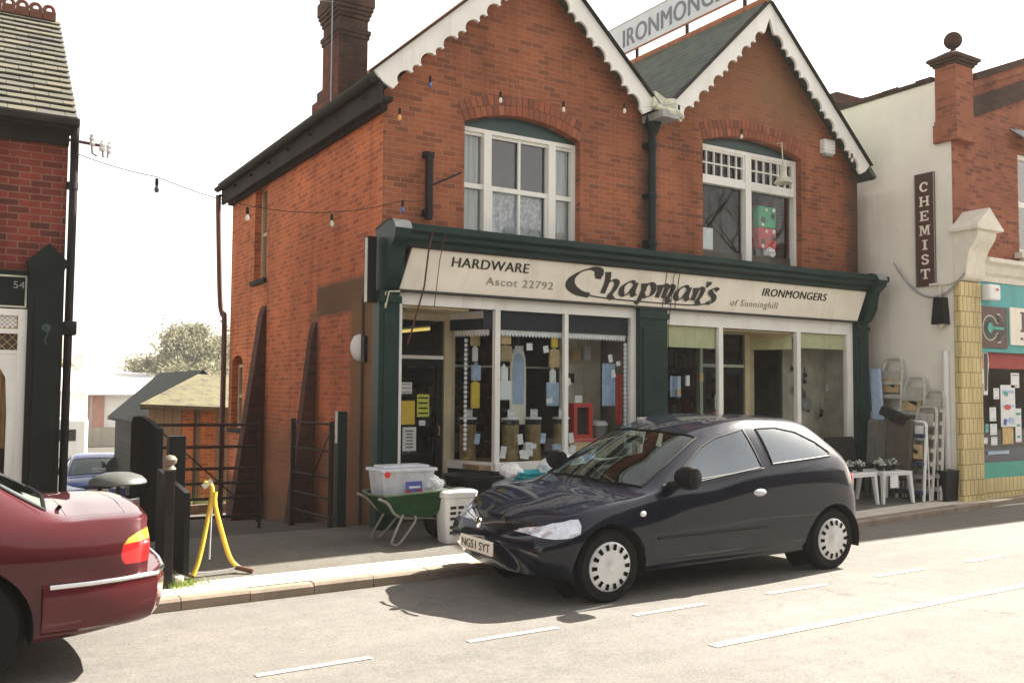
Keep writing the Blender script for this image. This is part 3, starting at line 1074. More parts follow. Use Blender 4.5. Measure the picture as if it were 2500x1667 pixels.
mb.build('gutter', M['soot'], shop)
mb = MB().tube(spline([(3.69, SYB + 0.1, 4.55), (3.695, SYB + 0.1, 4.3), (3.74, SYB + 0.05, 2.9), (3.78, SYB + 0.03, 2.6), (3.80, SYB - 0.03, 2.3), (3.80, SYB - 0.03, -0.9)], 6), 0.042, 10)
mb.build('rear_drainpipe', M['rust_pipe'], shop)

# buttresses on the flank: flush at the head, splayed at the foot
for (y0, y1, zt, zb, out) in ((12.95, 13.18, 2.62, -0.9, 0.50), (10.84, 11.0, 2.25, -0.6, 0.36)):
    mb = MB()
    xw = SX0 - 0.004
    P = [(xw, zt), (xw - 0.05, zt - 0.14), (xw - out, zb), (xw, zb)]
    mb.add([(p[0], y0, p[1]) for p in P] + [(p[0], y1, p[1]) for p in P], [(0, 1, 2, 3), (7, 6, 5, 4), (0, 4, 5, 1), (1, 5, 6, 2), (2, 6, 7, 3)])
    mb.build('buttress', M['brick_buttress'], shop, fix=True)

# chimney with corbelled courses and lead flashing
CX0, CX1, CY0, CY1 = 4.64, 5.08, 12.2, 12.85
mb = MB()
mb.box(CX0, CX1, CY0, CY1, 4.7, 7.9)
for z0, z1, o in ((6.50, 6.56, 0.02), (6.56, 6.62, 0.035), (6.78, 6.84, 0.02), (6.84, 6.90, 0.04), (6.90, 6.96, 0.06), (6.96, 7.15, 0.075), (7.15, 7.22, 0.05), (7.7, 7.9, 0.05)):
    mb.box(CX0 - o, CX1 + o, CY0 - o, CY1 + o, z0, z1)
mb.box(CX0 + 0.002, CX0 + 0.35, CY1, CY1 + 0.45, 4.7, 5.75)
mb.box(CX0 + 0.03, CX0 + 0.3, CY1, CY1 + 0.32, 5.75, 5.9)
ch = mb.build('chimney', brick('brick_chimney', (0.135, 0.068, 0.046), (0.085, 0.048, 0.034), (0.08, 0.055, 0.04), darkf=0.35), shop)
MB().box(CX0 - 0.004, CX0 - 0.001, CY0 + 0.004, CY1 + 0.44, 4.7, 5.74).box(CX0 - 0.004, CX0 - 0.001, CY0 + 0.004, CY1 - 0.004, 5.74, 6.5).build('lit_flank_skin', M['brick_chim_lit'], ch)  # lighter skin over the stack: light on its left face put into the colour
mb = MB()
for i in range(6):
    z = 5.02 + i * 0.085
    x = CX0 + 0.0 + i * 0.07
    mb.add([(x, CY0 - 0.004, z), (x + 0.075, CY0 - 0.004, z + 0.03), (x + 0.07, CY0 - 0.004, z + 0.15), (x + 0.03, CY0 - 0.004, z + 0.11)], [(0, 1, 2, 3)])
for i in range(7):
    y = CY0 + 0.09 * i
    mb.add([(CX0 - 0.008, y + 0.085, 5.02), (CX0 - 0.008, y, 5.02), (CX0 - 0.008, y + 0.01, 5.12), (CX0 - 0.008, y + 0.05, 5.16)], [(0, 1, 2, 3)])
mb.build('flashing', M['lead'], ch)
mb = MB()
for cx in (4.75, 4.97):
    mb.lathe([(0.09, 0), (0.11, 0.05), (0.085, 0.1), (0.075, 0.36), (0.095, 0.42), (0.06, 0.43)], (cx, 12.5, 7.9), 14)
build_each(mb, 'chimney_pot', M['terracotta'], ch)

# --- upstairs windows
def frame_rect(mb, x0, x1, z0, z1, t, y0, y1, mi=0):
    mb.box(x0, x1, y0, y1, z1 - t, z1, mi)
    mb.box(x0, x1, y0, y1, z0, z0 + t, mi)
    mb.box(x0, x0 + t, y0, y1, z0 + t, z1 - t, mi)
    mb.box(x1 - t, x1, y0, y1, z0 + t, z1 - t, mi)

# left: a tripartite sash
win = MB()
yw = FY + 0.10
frame_rect(win, 4.89, 6.50, 3.06, 4.43, 0.045, yw, yw + 0.09)
for x in (5.20, 6.10):
    win.box(x, x + 0.10, yw - 0.012, yw + 0.09, 3.105, 4.385)
for (a, b) in ((4.935, 5.20), (5.30, 6.10), (6.20, 6.455)):
    win.box(a, b, yw + 0.012, yw + 0.05, 3.73, 3.785)
    win.box(a, b, yw + 0.03, yw + 0.06, 4.35, 4.385)
win.box(5.685, 5.715, yw + 0.018, yw + 0.05, 3.105, 3.73)
win.box(5.685, 5.715, yw + 0.018, yw + 0.05, 3.785, 4.35)
for a, b in ((5.30, 5.33), (6.07, 6.10)):
    win.box(a, b, yw + 0.015, yw + 0.05, 3.105, 3.73)
wf = win.build('sash_window', M['white'], shop)
build_each(MB().box(4.93, 6.46, yw + 0.062, yw + 0.066, 3.10, 4.39), 'pane', M['glass_up'], wf)
MB().plate([p for p in W1[2:]] + [(4.89, 4.431), (6.50, 4.431)], [], (0, yw + 0.01, 0), U_, V_, 0.03).build('arch_panel', M['green_panel'], wf)
mb = MB()
def folds(mb, x0, x1, z0, z1, y, amp=0.015, n=30, wl=0.07, zf=None):
    vs = []
    for i in range(n + 1):
        x = x0 + (x1 - x0) * i / n
        yy = y + amp * math.sin(2 * PI * x / wl) + amp * .5 * math.sin(2 * PI * x / wl * 2.3 + 1)
        vs += [(x, yy, z0 if zf is None else zf(x)), (x, yy, z1)]
    mb.add(vs, [(2 * i, 2 * i + 2, 2 * i + 3, 2 * i + 1) for i in range(n)], 0, True)
folds(mb, 5.32, 6.08, 3.1, 3.72, yw + 0.09, 0.008, 40, 0.11)
mb.build('lace_curtain', M['lace'], wf)
mb = MB()
folds(mb, 4.93, 5.21, 3.1, 4.39, yw + 0.10, 0.016, 24, 0.07)
folds(mb, 6.19, 6.46, 3.1, 4.39, yw + 0.10, 0.016, 24, 0.07)
folds(mb, 5.30, 6.10, 3.74, 3.80, yw + 0.16, 0.012, 24, 0.07)
mb.build('net_curtain', M['net'], wf)
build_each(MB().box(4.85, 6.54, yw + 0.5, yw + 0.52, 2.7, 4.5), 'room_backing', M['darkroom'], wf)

# right: two tall lights with small top panes
win = MB()
x0, x1 = 8.53, 10.47
frame_rect(win, x0, x1, 3.06, 4.78, 0.05, yw, yw + 0.09)
win.box(9.43, 9.54, yw - 0.012, yw + 0.09, 3.11, 4.73)
for a, b in ((8.58, 9.43), (9.54, 10.42)):
    win.box(a, b, yw - 0.008, yw + 0.08, 4.25, 4.345)
    frame_rect(win, a, b, 4.345, 4.73, 0.028, yw + 0.012, yw + 0.05)
    win.box(a + .028, b - .028, yw + 0.02, yw + 0.05, 4.53, 4.548)
    for i in range(1, 6):
        x = a + (b - a) * i / 6
        win.box(x - 0.008, x + 0.008, yw + 0.023, yw + 0.05, 4.373, 4.53)
        win.box(x - 0.008, x + 0.008, yw + 0.023, yw + 0.05, 4.548, 4.702)
wf2 = win.build('casement_window', M['white'], shop)
build_each(MB().box(8.57, 10.43, yw + 0.062, yw + 0.066, 3.1, 4.74), 'pane', M['glass'], wf2)
MB().plate([p for p in W2[2:]] + [(8.53, 4.781), (10.47, 4.781)], [], (0, yw + 0.01, 0), U_, V_, 0.03).build('arch_panel', M['green_panel'], wf2)
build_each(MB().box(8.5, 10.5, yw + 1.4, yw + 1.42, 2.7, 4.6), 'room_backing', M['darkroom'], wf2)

# flank sash windows
for (y0, y1, z0, z1) in ((13.02, 13.62, 3.02, 4.42), (14.12, 14.72, 0.80, 1.80)):
    mb = MB()
    xa, xb = SX0 + 0.10, SX0 + 0.16
    t = 0.05
    mb.box(xa, xb, y0, y1, z0, z0 + t).box(xa, xb, y0, y1, z1 - t, z1).box(xa, xb, y0, y0 + t, z0 + t, z1 - t).box(xa, xb, y1 - t, y1, z0 + t, z1 - t)
    zm = (z0 + z1) / 2
    mb.box(xa + 0.01, xb, y0 + t, y1 - t, zm - 0.025, zm + 0.025)
    sw = mb.build('flank_window', M['cream_wood'], shop)
    build_each(MB().box(xb - 0.03, xb - 0.026, y0 + t, y1 - t, z0 + t, z1 - t), 'pane', M['glass'], sw)
    MB().box(SX0 - 0.05, SX0 + 0.09, y0 - 0.05, y1 + 0.05, z0 - 0.07, z0 - 0.002).build('sill', M['soot'], sw)
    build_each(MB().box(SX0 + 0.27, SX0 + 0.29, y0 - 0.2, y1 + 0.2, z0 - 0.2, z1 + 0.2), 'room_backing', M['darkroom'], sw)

# ------------------------------------------------------------------ shopfront
mb = MB()
# cornice profile in (y, z), run along x
cp = [(8.90, 3.20), (8.42, 3.13), (8.42, 3.06), (8.47, 3.03), (8.47, 2.99), (8.54, 2.965), (8.54, 2.93), (8.60, 2.91), (8.90, 2.91)]
vs = [(3.99, p[0], p[1]) for p in cp] + [(11.80, p[0], p[1]) for p in cp]
k = len(cp)
mb.add(vs, [(i, i + k, i + 1 + k, i + 1) for i in range(k - 1)] + [tuple(range(k))[::-1], tuple(range(k, 2 * k))])
mb.build('cornice', M['green'], shop, fix=True)
def console(x0, x1, nm):
    """scrolled bracket closing the end of the fascia"""
    pr = [(8.90, 3.10), (8.60, 3.16), (8.46, 3.14), (8.40, 3.06), (8.42, 2.97), (8.50, 2.90), (8.54, 2.80), (8.56, 2.66), (8.62, 2.54), (8.70, 2.46), (8.90, 2.44)]
    pr = [(p.x, p.y) for p in spline(pr, 4)]
    k = len(pr)
    mb = MB()
    vs = [(x0, p[0], p[1]) for p in pr] + [(x1, p[0], p[1]) for p in pr]
    mb.add(vs, [(i, i + k, i + 1 + k, i + 1) for i in range(k - 1)] + [tuple(range(k))[::-1], tuple(range(k, 2 * k))], 0)
    o = mb.build('console', M['green'], shop, fix=True)
    cap = MB()
    vs = []
    for p in pr[:13]:
        d = Vector((p[0] - 8.75, p[1] - 2.95)).normalized() * 0.018
        vs.append((p[0] + d.x, p[1] + d.y))
    kk = 13
    v3 = [(x0 - 0.01, p[0], p[1]) for p in vs] + [(x1 + 0.01, p[0], p[1]) for p in vs]
    cap.add(v3, [(i, i + kk, i + 1 + kk, i + 1) for i in range(kk - 1)])
    cap.build('lead_cap', M['lead'], o, fix=True)
console(3.83, 4.00, 'l')
console(11.52, 11.70, 'r')
def pilaster(x0, x1, zt):
    mb = MB()
    mb.bbox(x0, x1, 8.70, 8.898, 0.0, zt, 0.012)
    mb.bbox(x0 - 0.02, x1 + 0.02, 8.67, 8.72, 0.0, 0.32, 0.012)
    mb.bbox(x0 + 0.05, x1 - 0.05, 8.685, 8.71, 0.42, zt - 0.25, 0.01)
    mb.bbox(x0 - 0.015, x1 + 0.015, 8.675, 8.72, zt - 0.14, zt - 0.06, 0.012)
    return mb.build('pilaster', M['green'], shop)
pilaster(3.80, 4.03, 2.46)
pilaster(7.27, 7.73, 2.46)
pilaster(11.40, 11.68, 2.46)
# green end board and pale angle strip on the flank by the console
MB().box(3.70, 3.80, 8.80, 8.90, 2.33, 3.02).build('end_board', M['black'], shop)
MB().box(3.685, 3.70, 8.80, 8.84, 2.33, 3.0).build('edge_strip', M['white_dirty'], shop)

# fascia sign
fs = thing('fascia_sign', 'long cream fascia sign lettered in dark brown above the two shop windows', 'sign', (4.06, 8.62, 2.47))
# board leaning forward: bottom y 8.70, top y 8.60
def fpt(x, q):  # q 0..1 up the board
    return (x, 8.70 - 0.09 * q, 2.475 + 0.43 * q)
FU = Vector((1, 0, 0))
FV = (Vector(fpt(0, 1)) - Vector(fpt(0, 0)))
FVn = FV.normalized()
mb = MB()
poly = [(4.02, 0.0), (11.42, 0.0), (11.52, FV.length), (4.12, FV.length)]
mb.plate(poly, [], (0, 8.70, 2.475), FU, FVn, 0.03)
mb.build('sign_board', M['cream'], fs)
mb = MB()
mb.box(4.02, 11.45, 8.685, 8.73, 2.452, 2.474).box(4.10, 11.55, 8.585, 8.64, 2.905, 2.915)
mb.build('moulding', M['ink'], fs)
for x in (7.63, 7.84):
    MB().add([fpt(x, 0), fpt(x + 0.012, 0), fpt(x + 0.012, 1), fpt(x, 1)], [(0, 1, 2, 3)]).build('board_joint', M['ink'], fs)
for ob in [o for o in fs.children if o.name.startswith('board_joint')]:
    ob.location.y -= 0.004
# words
def fo(x, z):
    q = (z - 2.475) / 0.43
    return (x, 8.70 - 0.09 * q - 0.002, z)
mb = MB()
lettering(mb, 'HARDWARE', fo(4.60, 2.748), FU, FVn, 0.99, 0.105, bold=0.022, shear=0.06, spacing=1.06)
lettering(mb, 'IRONMONGERS', fo(9.36, 2.722), FU, FVn, 1.30, 0.105, bold=0.022, shear=0.15, spacing=1.08)
mb.build('lettering', M['ink'], fs)
mb = MB()
lettering(mb, 'Ascot 22792', fo(5.05, 2.585), FU, FVn, 0.90, 0.088, bold=0.0, spacing=1.1)
lettering(mb, 'of Sunninghill', fo(8.80, 2.535), FU, FVn, 0.90, 0.115, bold=0.0, shear=0.15, spacing=1.12)
mb.build('faded_lettering', M['faded'], fs)
S = []
# big C running into the underline and up to the last s
S.append(([(1.52, 1.25), (1.45, 1.60), (1.05, 1.70), (0.50, 1.45), (0.08, 0.90), (0.10, 0.36), (0.60, -0.06), (1.25, -0.22)], 1.5))
S.append(([(1.1, -0.20), (1.9, -0.30), (3.2, -0.37), (5.0, -0.40), (6.6, -0.40), (7.8, -0.36), (8.55, -0.18), (8.80, 0.10)], 0.35))
S.append(([(1.34, 1.55), (1.54, 1.40), (1.50, 1.02)], 1.3))
# h
S += [[(2.02, 1.58), (2.08, 0.9), (1.98, 0.0)], [(2.10, 1.56), (1.84, 1.46)], [(2.05, 0.72), (2.40, 1.02), (2.66, 0.85), (2.60, 0.35), (2.45, -0.1), (2.62, -0.38)]]
# a
def a_(x): return [[(x + .72, .98), (x + .40, 1.02), (x + .06, .62), (x + .04, .18), (x + .24, -.02), (x + .52, .22), (x + .74, .72)], [(x + .78, 1.0), (x + .72, .3), (x + .80, .02), (x + .98, .12)]]
S += a_(3.02)
# p
S += [[(4.28, .98), (4.34, .5), (4.22, -.3), (4.10, -.62)], [(4.34, .62), (4.58, 1.0), (4.86, .92), (4.96, .5), (4.82, .1), (4.52, -.02), (4.34, .14)], [(3.95, -.5), (4.28, -.42)]]
# m
S += [[(5.28, .98), (5.34, .6), (5.26, 0.0)], [(5.34, .66), (5.56, 1.0), (5.74, .86), (5.70, .4), (5.66, 0.0)], [(5.74, .66), (5.96, 1.0), (6.14, .86), (6.08, .4), (5.96, 0.0), (6.06, -.32)]]
S += a_(6.42)
# n
S += [[(7.60, .98), (7.66, .6), (7.58, 0.0)], [(7.66, .66), (7.90, 1.0), (8.10, .86), (8.04, .4), (7.92, 0.0), (8.02, -.28)]]
# apostrophe and s
S += [[(8.38, 1.55), (8.40, 1.35), (8.28, 1.12)], [(9.12, .92), (8.92, 1.06), (8.68, .92), (8.70, .66), (8.94, .42), (8.98, .12), (8.80, -.14), (8.52, -.12)]]
mb = MB()
pen(mb, S, fo(6.16, 2.59), FU, FVn, 0.258, 0.165, nib=0.37, ang=32, thin=0.10, shear=0.10, depth=0.003)
mb.build('script_lettering', M['ink'], fs)

# --- white shop window frames, doors, glass
def post(mb, x, y, w_, d, z0, z1, mi=0):
    mb.box(x - w_ / 2, x + w_ / 2, y - d / 2, y + d / 2, z0, z1, mi)
YF = 8.80                                               # line of the window frames
mb = MB()
mb.box(4.03, 7.27, YF - 0.03, YF + 0.05, 2.325, 2.45)    # head
mb.box(4.03, 4.09, YF - 0.03, YF + 0.05, 0.02, 2.325)
mb.box(7.20, 7.27, YF - 0.03, YF + 0.05, 0.5, 2.325)
post(mb, 5.27, YF, 0.065, 0.065, 0.60, 2.325)
post(mb, 6.22, YF, 0.05, 0.06, 0.60, 2.325)
mb.box(5.24, 7.20, YF - 0.05, YF + 0.06, 0.52, 0.61)     # sill
lf = mb.build('left_window_frame', M['white'], shop)
# splayed pane back to the door
def splay(mb, a, b, z0, z1, t, mi=0):
    A, B = Vector(a), Vector(b)
    d = (B - A).normalized()
    n_ = Vector((-d.y, d.x)) * t / 2
    vs = []
    for z in (z0, z1):
        for p in (A - n_, B - n_, B + n_, A + n_):
            vs.append((p.x, p.y, z))
    mb.add(vs, [(3, 2, 1, 0), (4, 5, 6, 7), (0, 1, 5, 4), (1, 2, 6, 5), (2, 3, 7, 6), (3, 0, 4, 7)], mi)
A, B = (5.27, YF + 0.034), (5.03, 9.46)
mb = MB()
splay(mb, A, B, 0.52, 0.61, 0.08)
splay(mb, A, B, 2.24, 2.324, 0.05)
build_each(mb, 'splay_frame', M['white'], lf, fix=True)
mb = MB()
mb.box(4.95, 5.09, 9.44, 9.54, 0.02, 2.32)
mb.box(4.10, 4.95, YF + 0.06, 9.5, 2.30, 2.322)
mb.box(4.10, 4.95, 9.42, 9.5, 2.22, 2.298)
build_each(mb, 'door_lining', M['cream_wood'], lf)
mb = MB().box(5.30, 6.195, YF, YF + 0.006, 0.61, 2.325).box(6.245, 7.20, YF, YF + 0.006, 0.61, 2.325)
splay(mb, A, B, 0.61, 2.24, 0.006)
build_each(mb, 'pane', M['glass'], lf)
mb = MB().box(5.24, 7.27, YF - 0.01, YF + 0.04, 0.03, 0.52)
splay(mb, (5.27, YF + 0.04), B, 0.03, 0.52, 0.06)
build_each(mb, 'stall_riser', M['green_dark'], shop)
# door of the left shop
door = MB()
frame_rect(door, 4.36, 4.94, 0.06, 1.77, 0.075, 9.47, 9.51)
door.box(4.435, 4.865, 9.475, 9.505, 0.135, 0.55)
frame_rect(door, 4.36, 4.94, 1.83, 2.22, 0.05, 9.47, 9.51)
dr = door.build('shop_door', M['black'], shop)
build_each(MB().box(4.435, 4.865, 9.488, 9.492, 0.55, 1.695).box(4.41, 4.89, 9.488, 9.492, 1.88, 2.17), 'pane', M['glass'], dr)
MB().box(4.36, 4.94, 9.44, 9.50, 1.775, 1.815).build('transom', M['white'], dr)
build_each(MB().box(4.26, 4.355, 9.40, 9.52, 0.02, 2.30).box(4.095, 4.26, 9.46, 9.50, 0.02, 2.30), 'door_jamb', M['redbrown'], dr)
MB().tube([(4.885, 9.46, 1.0), (4.885, 9.43, 1.0), (4.885, 9.43, 0.9), (4.885, 9.46, 0.9)], 0.009, 8).build('handle', M['brass'], dr)

# right shop
mb = MB()
mb.box(7.73, 11.42, YF - 0.03, YF + 0.05, 2.27, 2.45)
mb.box(7.73, 7.785, YF - 0.03, YF + 0.05, 0.45, 2.27)
mb.box(11.28, 11.42, YF - 0.03, YF + 0.05, 0.45, 2.27)
post(mb, 8.72, YF, 0.075, 0.065, 0.5, 2.27)
post(mb, 10.23, YF, 0.075, 0.065, 0.5, 2.27)
mb.box(7.785, 8.76, YF - 0.05, YF + 0.06, 0.44, 0.52)
mb.box(10.19, 11.28, YF - 0.05, YF + 0.06, 0.44, 0.52)
rf = mb.build('right_window_frame', M['white'], shop)
mb = MB().box(7.785, 8.683, YF, YF + 0.006, 0.52, 2.27).box(10.268, 11.28, YF, YF + 0.006, 0.52, 2.27)
splay(mb, (8.72, YF + 0.034), (8.98, 9.46), 0.52, 2.2, 0.006)
splay(mb, (10.23, YF + 0.034), (9.98, 9.46), 0.52, 2.2, 0.006)
build_each(mb, 'pane', M['glass'], rf)
mb = MB()
splay(mb, (8.72, YF + 0.034), (8.98, 9.46), 0.44, 0.52, 0.07)
splay(mb, (10.23, YF + 0.034), (9.98, 9.46), 0.44, 0.52, 0.07)
splay(mb, (8.72, YF + 0.034), (8.98, 9.46), 2.2, 2.265, 0.05)
splay(mb, (10.23, YF + 0.034), (9.98, 9.46), 2.2, 2.265, 0.05)
mb.box(9.88, 10.06, 9.45, 9.55, 0.02, 2.265)
mb.box(8.80, 10.15, YF + 0.06, 9.5, 2.245, 2.262)
build_each(mb, 'splay_frame', M['cream_wood'], rf, fix=True)
mb = MB().box(7.73, 8.76, YF - 0.01, YF + 0.04, 0.03, 0.44).box(10.19, 11.42, YF - 0.01, YF + 0.04, 0.03, 0.44)
splay(mb, (8.72, YF + 0.04), (8.98, 9.46), 0.03, 0.44, 0.06)
splay(mb, (10.23, YF + 0.04), (9.98, 9.46), 0.03, 0.44, 0.06)
build_each(mb, 'stall_riser', M['green_dark'], shop)
door = MB()
frame_rect(door, 9.06, 9.87, 0.06, 1.76, 0.08, 9.48, 9.52)
door.box(9.14, 9.79, 9.485, 9.515, 0.14, 0.5)
frame_rect(door, 9.06, 9.87, 1.82, 2.24, 0.045, 9.48, 9.52)
dr2 = door.build('shop_door', M['black'], shop)
build_each(MB().box(9.14, 9.79, 9.498, 9.502, 0.5, 1.68).box(9.105, 9.825, 9.498, 9.502, 1.865, 2.195), 'pane', M['glass'], dr2)
build_each(MB().box(9.00, 9.055, 9.46, 9.53, 0.02, 2.24).box(9.06, 9.87, 9.46, 9.52, 1.77, 1.812), 'door_jamb', M['tealgreen'] if False else paint('pale_green_wood', (0.40, 0.47, 0.36), 0.6, 0.1, 5), dr2)
MB().tube([(9.82, 9.47, 1.0), (9.82, 9.44, 1.0), (9.82, 9.44, 0.9), (9.82, 9.47, 0.9)], 0.009, 8).build('handle', M['brass'], dr2)

# shop interior
mb = MB()
mb.box(4.03, 11.5, 9.0, 14.0, -0.01, 0.02)
mb.build('shop_floor', M['darkwood'], shop)
mb = MB()
mb.box(4.17, 11.5, 12.6, 12.65, 0.02, 2.5)
mb.box(7.46, 7.54, 8.92, 12.6, 0.02, 2.5)
mb.box(4.17, 4.2, 9.52, 12.6, 0.02, 2.5)
build_each(mb, 'inner_wall', M['darkroom'], shop)
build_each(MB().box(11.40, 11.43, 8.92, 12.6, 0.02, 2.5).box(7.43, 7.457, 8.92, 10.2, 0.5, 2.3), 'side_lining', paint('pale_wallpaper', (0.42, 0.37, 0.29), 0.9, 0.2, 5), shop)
mb = MB()
mb.box(4.03, 11.5, 8.86, 8.898, 2.33, 2.44)
build_each(mb, 'head_board', M['darkwood'], shop)
build_each(MB().box(5.08, 7.45, 8.83, 9.9, 0.53, 0.58).box(7.76, 8.9, 8.86, 9.4, 0.45, 0.49).box(10.1, 11.4, 8.86, 9.7, 0.45, 0.49), 'window_bed', M['wood'], shop)
# dark header and white lace edging inside the left window
mb = MB()
mb.box(5.12, 7.19, YF + 0.03, YF + 0.036, 2.11, 2.32)
splay(mb, (5.24, YF + 0.07), (5.02, 9.44), 2.11, 2.24, 0.006)
mb.build('blind_header', paint('navy_header', (0.02, 0.022, 0.035), 0.8, 0.2, 6), shop, fix=True)
mb = MB()
def lace_edge(mb, a, b, zt, d=0.075, s=0.045):
    A, B = Vector(a), Vector(b)
    L = (B - A).length
    n_ = int(L / s)
    low = []
    for i in range(n_):
        low += [(i * s, -d * 0.6), (i * s + s * .25, -d * 0.9), (i * s + s * .5, -d), (i * s + s * .75, -d * 0.9)]
    low.append((n_ * s, -d * .6))
    pts = low + [(n_ * s, 0), (0, 0)]
    u = ((B - A).x / L, (B - A).y / L, 0)
    mb.plate(pts, [], (A.x, A.y, zt), u, V_, 0.002)
lace_edge(mb, (5.32, YF + 0.045), (7.19, YF + 0.045), 2.11)
lace_edge(mb, (5.05, 9.40), (5.23, YF + 0.09), 2.11)
for i in range(24):                                     # lace up the right and left edges
    z = 0.75 + i * 0.054
    mb.lathe([(0.001, 0), (0.028, 0.001)], (7.165, YF + 0.05, z), 8, axis='Y')
    mb.lathe([(0.001, 0), (0.024, 0.001)], (5.10, 9.20, z), 8, axis='Y')
mb.build('lace_edging', M['paper'], shop)
# yellow-green blinds in the right windows
bl = paint('blind_cloth', (0.60, 0.60, 0.36), 0.85, 0.08, 6)
mb = MB().box(7.80, 8.67, YF + 0.03, YF + 0.036, 1.99, 2.265).box(10.28, 11.27, YF + 0.03, YF + 0.036, 2.05, 2.265)
splay(mb, (10.20, YF + 0.07), (9.97, 9.45), 2.03, 2.2, 0.006)
build_each(mb, 'roller_blind', bl, shop, fix=True)
# glazing bars and shelves further in
mb = MB()
mb.box(5.1, 6.95, 9.72, 9.74, 1.70, 1.725)
mb.box(6.92, 6.95, 9.72, 9.74, 0.6, 2.3)
mb.build('back_rail', M['white_dirty'], shop)

# ------------------------------------------------------------------ stock inside
def shelf_unit(x0, x1, y, zs, label, seed):
    t = thing('shelf_unit', label, 'shelves', ((x0 + x1) / 2, y, 0.02))
    mb = MB()
    for z in zs:
        mb.box(x0, x1, y, y + 0.3, z, z + 0.025)
    mb.box(x0 - 0.03, x0, y, y + 0.3, 0.02, zs[-1] + 0.4).box(x1, x1 + 0.03, y, y + 0.3, 0.02, zs[-1] + 0.4)
    mb.build('frame', M['darkwood'], t)
    g = MB()
    r_ = random.Random(seed)
    for z in zs:
        x = x0 + 0.02
        while x < x1 - 0.1:
            w_ = r_.uniform(0.05, 0.16)
            h = r_.uniform(0.08, 0.28)
            if r_.random() < 0.6:
                g.box(x, x + w_ * 0.92, y + 0.04, y + 0.22, z + 0.026, z + 0.026 + h)
            else:
                g.lathe([(w_ * .45, 0), (w_ * .45, h * .8), (w_ * .25, h * .9), (w_ * .25, h)], (x + w_ / 2, y + 0.13, z + 0.026), 10)
            x += w_ + 0.015
    o = g.build('stock', island('stock_%d' % seed, [(0, (0.10, 0.09, 0.08)), (0.25, (0.28, 0.05, 0.04)), (0.4, (0.06, 0.10, 0.2)), (0.55, (0.35, 0.33, 0.28)), (0.7, (0.30, 0.22, 0.08)), (0.85, (0.05, 0.13, 0.08)), (1, (0.45, 0.45, 0.45))], 0.5), t)
    return t
shelf_unit(5.2, 6.9, 11.6, (0.5, 0.9, 1.3, 1.7), 'dark shelves of mixed goods behind the left shop window display', 3)
shelf_unit(7.9, 8.9, 11.8, (0.5, 0.9, 1.3, 1.7), 'dark shelves of goods behind the blind covered window left of the right door', 4)
shelf_unit(9.9, 11.2, 11.2, (0.6, 1.0, 1.4, 1.8), 'dark shelves of pots behind the rightmost shop window', 5)
# strip lamp seen over the door
t = thing('strip_lamp', 'lit yellowish strip lamp seen through the fanlight of the left shop door', 'lamp', (4.77, 10.1, 2.1))
MB().tube([(4.50, 10.22, 2.135), (5.04, 10.0, 2.195)], 0.026, 8).build('housing', M['white_dirty'], t)
MB().tube([(4.51, 10.205, 2.105), (5.03, 9.985, 2.165)], 0.019, 10).build('tube', emit('tube_glow', (0.85, 0.62, 0.16), 0.24), t)
MB().tube([(4.6, 10.18, 2.14), (4.6, 10.18, 2.5)], 0.006, 6).build('hanger', M['grey'], t)

def pane_card(name, x, y, z, w_, h, mt, label, cat='notice', rz=0, lines=0, lm=None, group=None, tilt=0):
    t = MB().rbox((x, y, z), w_, 0.004, h, rz=rz, ry=tilt)
    mats = [mt]
    if lines:
        mats.append(lm or M['ink'])
        r_ = random.Random(int(x * 1000 + z * 100))
        for i in range(lines):
            zz = z + h * (0.34 - 0.68 * i / max(1, lines - 1) if lines > 1 else 0)
            ww = w_ * r_.uniform(0.45, 0.8)
            t.rbox((x, y - 0.004, zz), ww, 0.002, h * 0.07, rz=rz, mi=1)
    o = t.build(name, mats, loc=(x, y, z))
    return tag(o, label, cat, group)
yd = 9.462
pane_card('door_notice', 4.47, yd, 1.44, 0.15, 0.13, M['paper'], 'white notice at the top of the left shop door glass', lines=3, lm=M['faded'])
pane_card('door_notice', 4.50, yd, 1.16, 0.17, 0.27, M['yellow'], 'plain deep yellow poster in the middle of the left shop door')
pane_card('door_notice', 4.69, yd, 1.24, 0.155, 0.26, M['limecard'], 'lime yellow printed poster right of the plain yellow one on the left shop door', lines=4)
pane_card('door_notice', 4.52, yd, 0.86, 0.17, 0.27, M['paper'], 'tall white notice at the bottom of the left shop door glass', lines=6, lm=M['faded'])
pane_card('door_notice', 4.68, yd, 1.04, 0.08, 0.06, M['paper'], 'small white card below the lime poster on the left shop door')
pane_card('door_notice', 9.33, 9.474, 1.02, 0.15, 0.24, paint('orange_red', (0.70, 0.10, 0.05), 0.6, 0.08, 8), 'orange red poster on the lower glass of the right shop door')
pane_card('door_notice', 9.36, 9.474, 1.27, 0.13, 0.2, M['paper'], 'pale blue white leaflet above the red poster on the right shop door', lines=4, lm=M['bluecloth'])

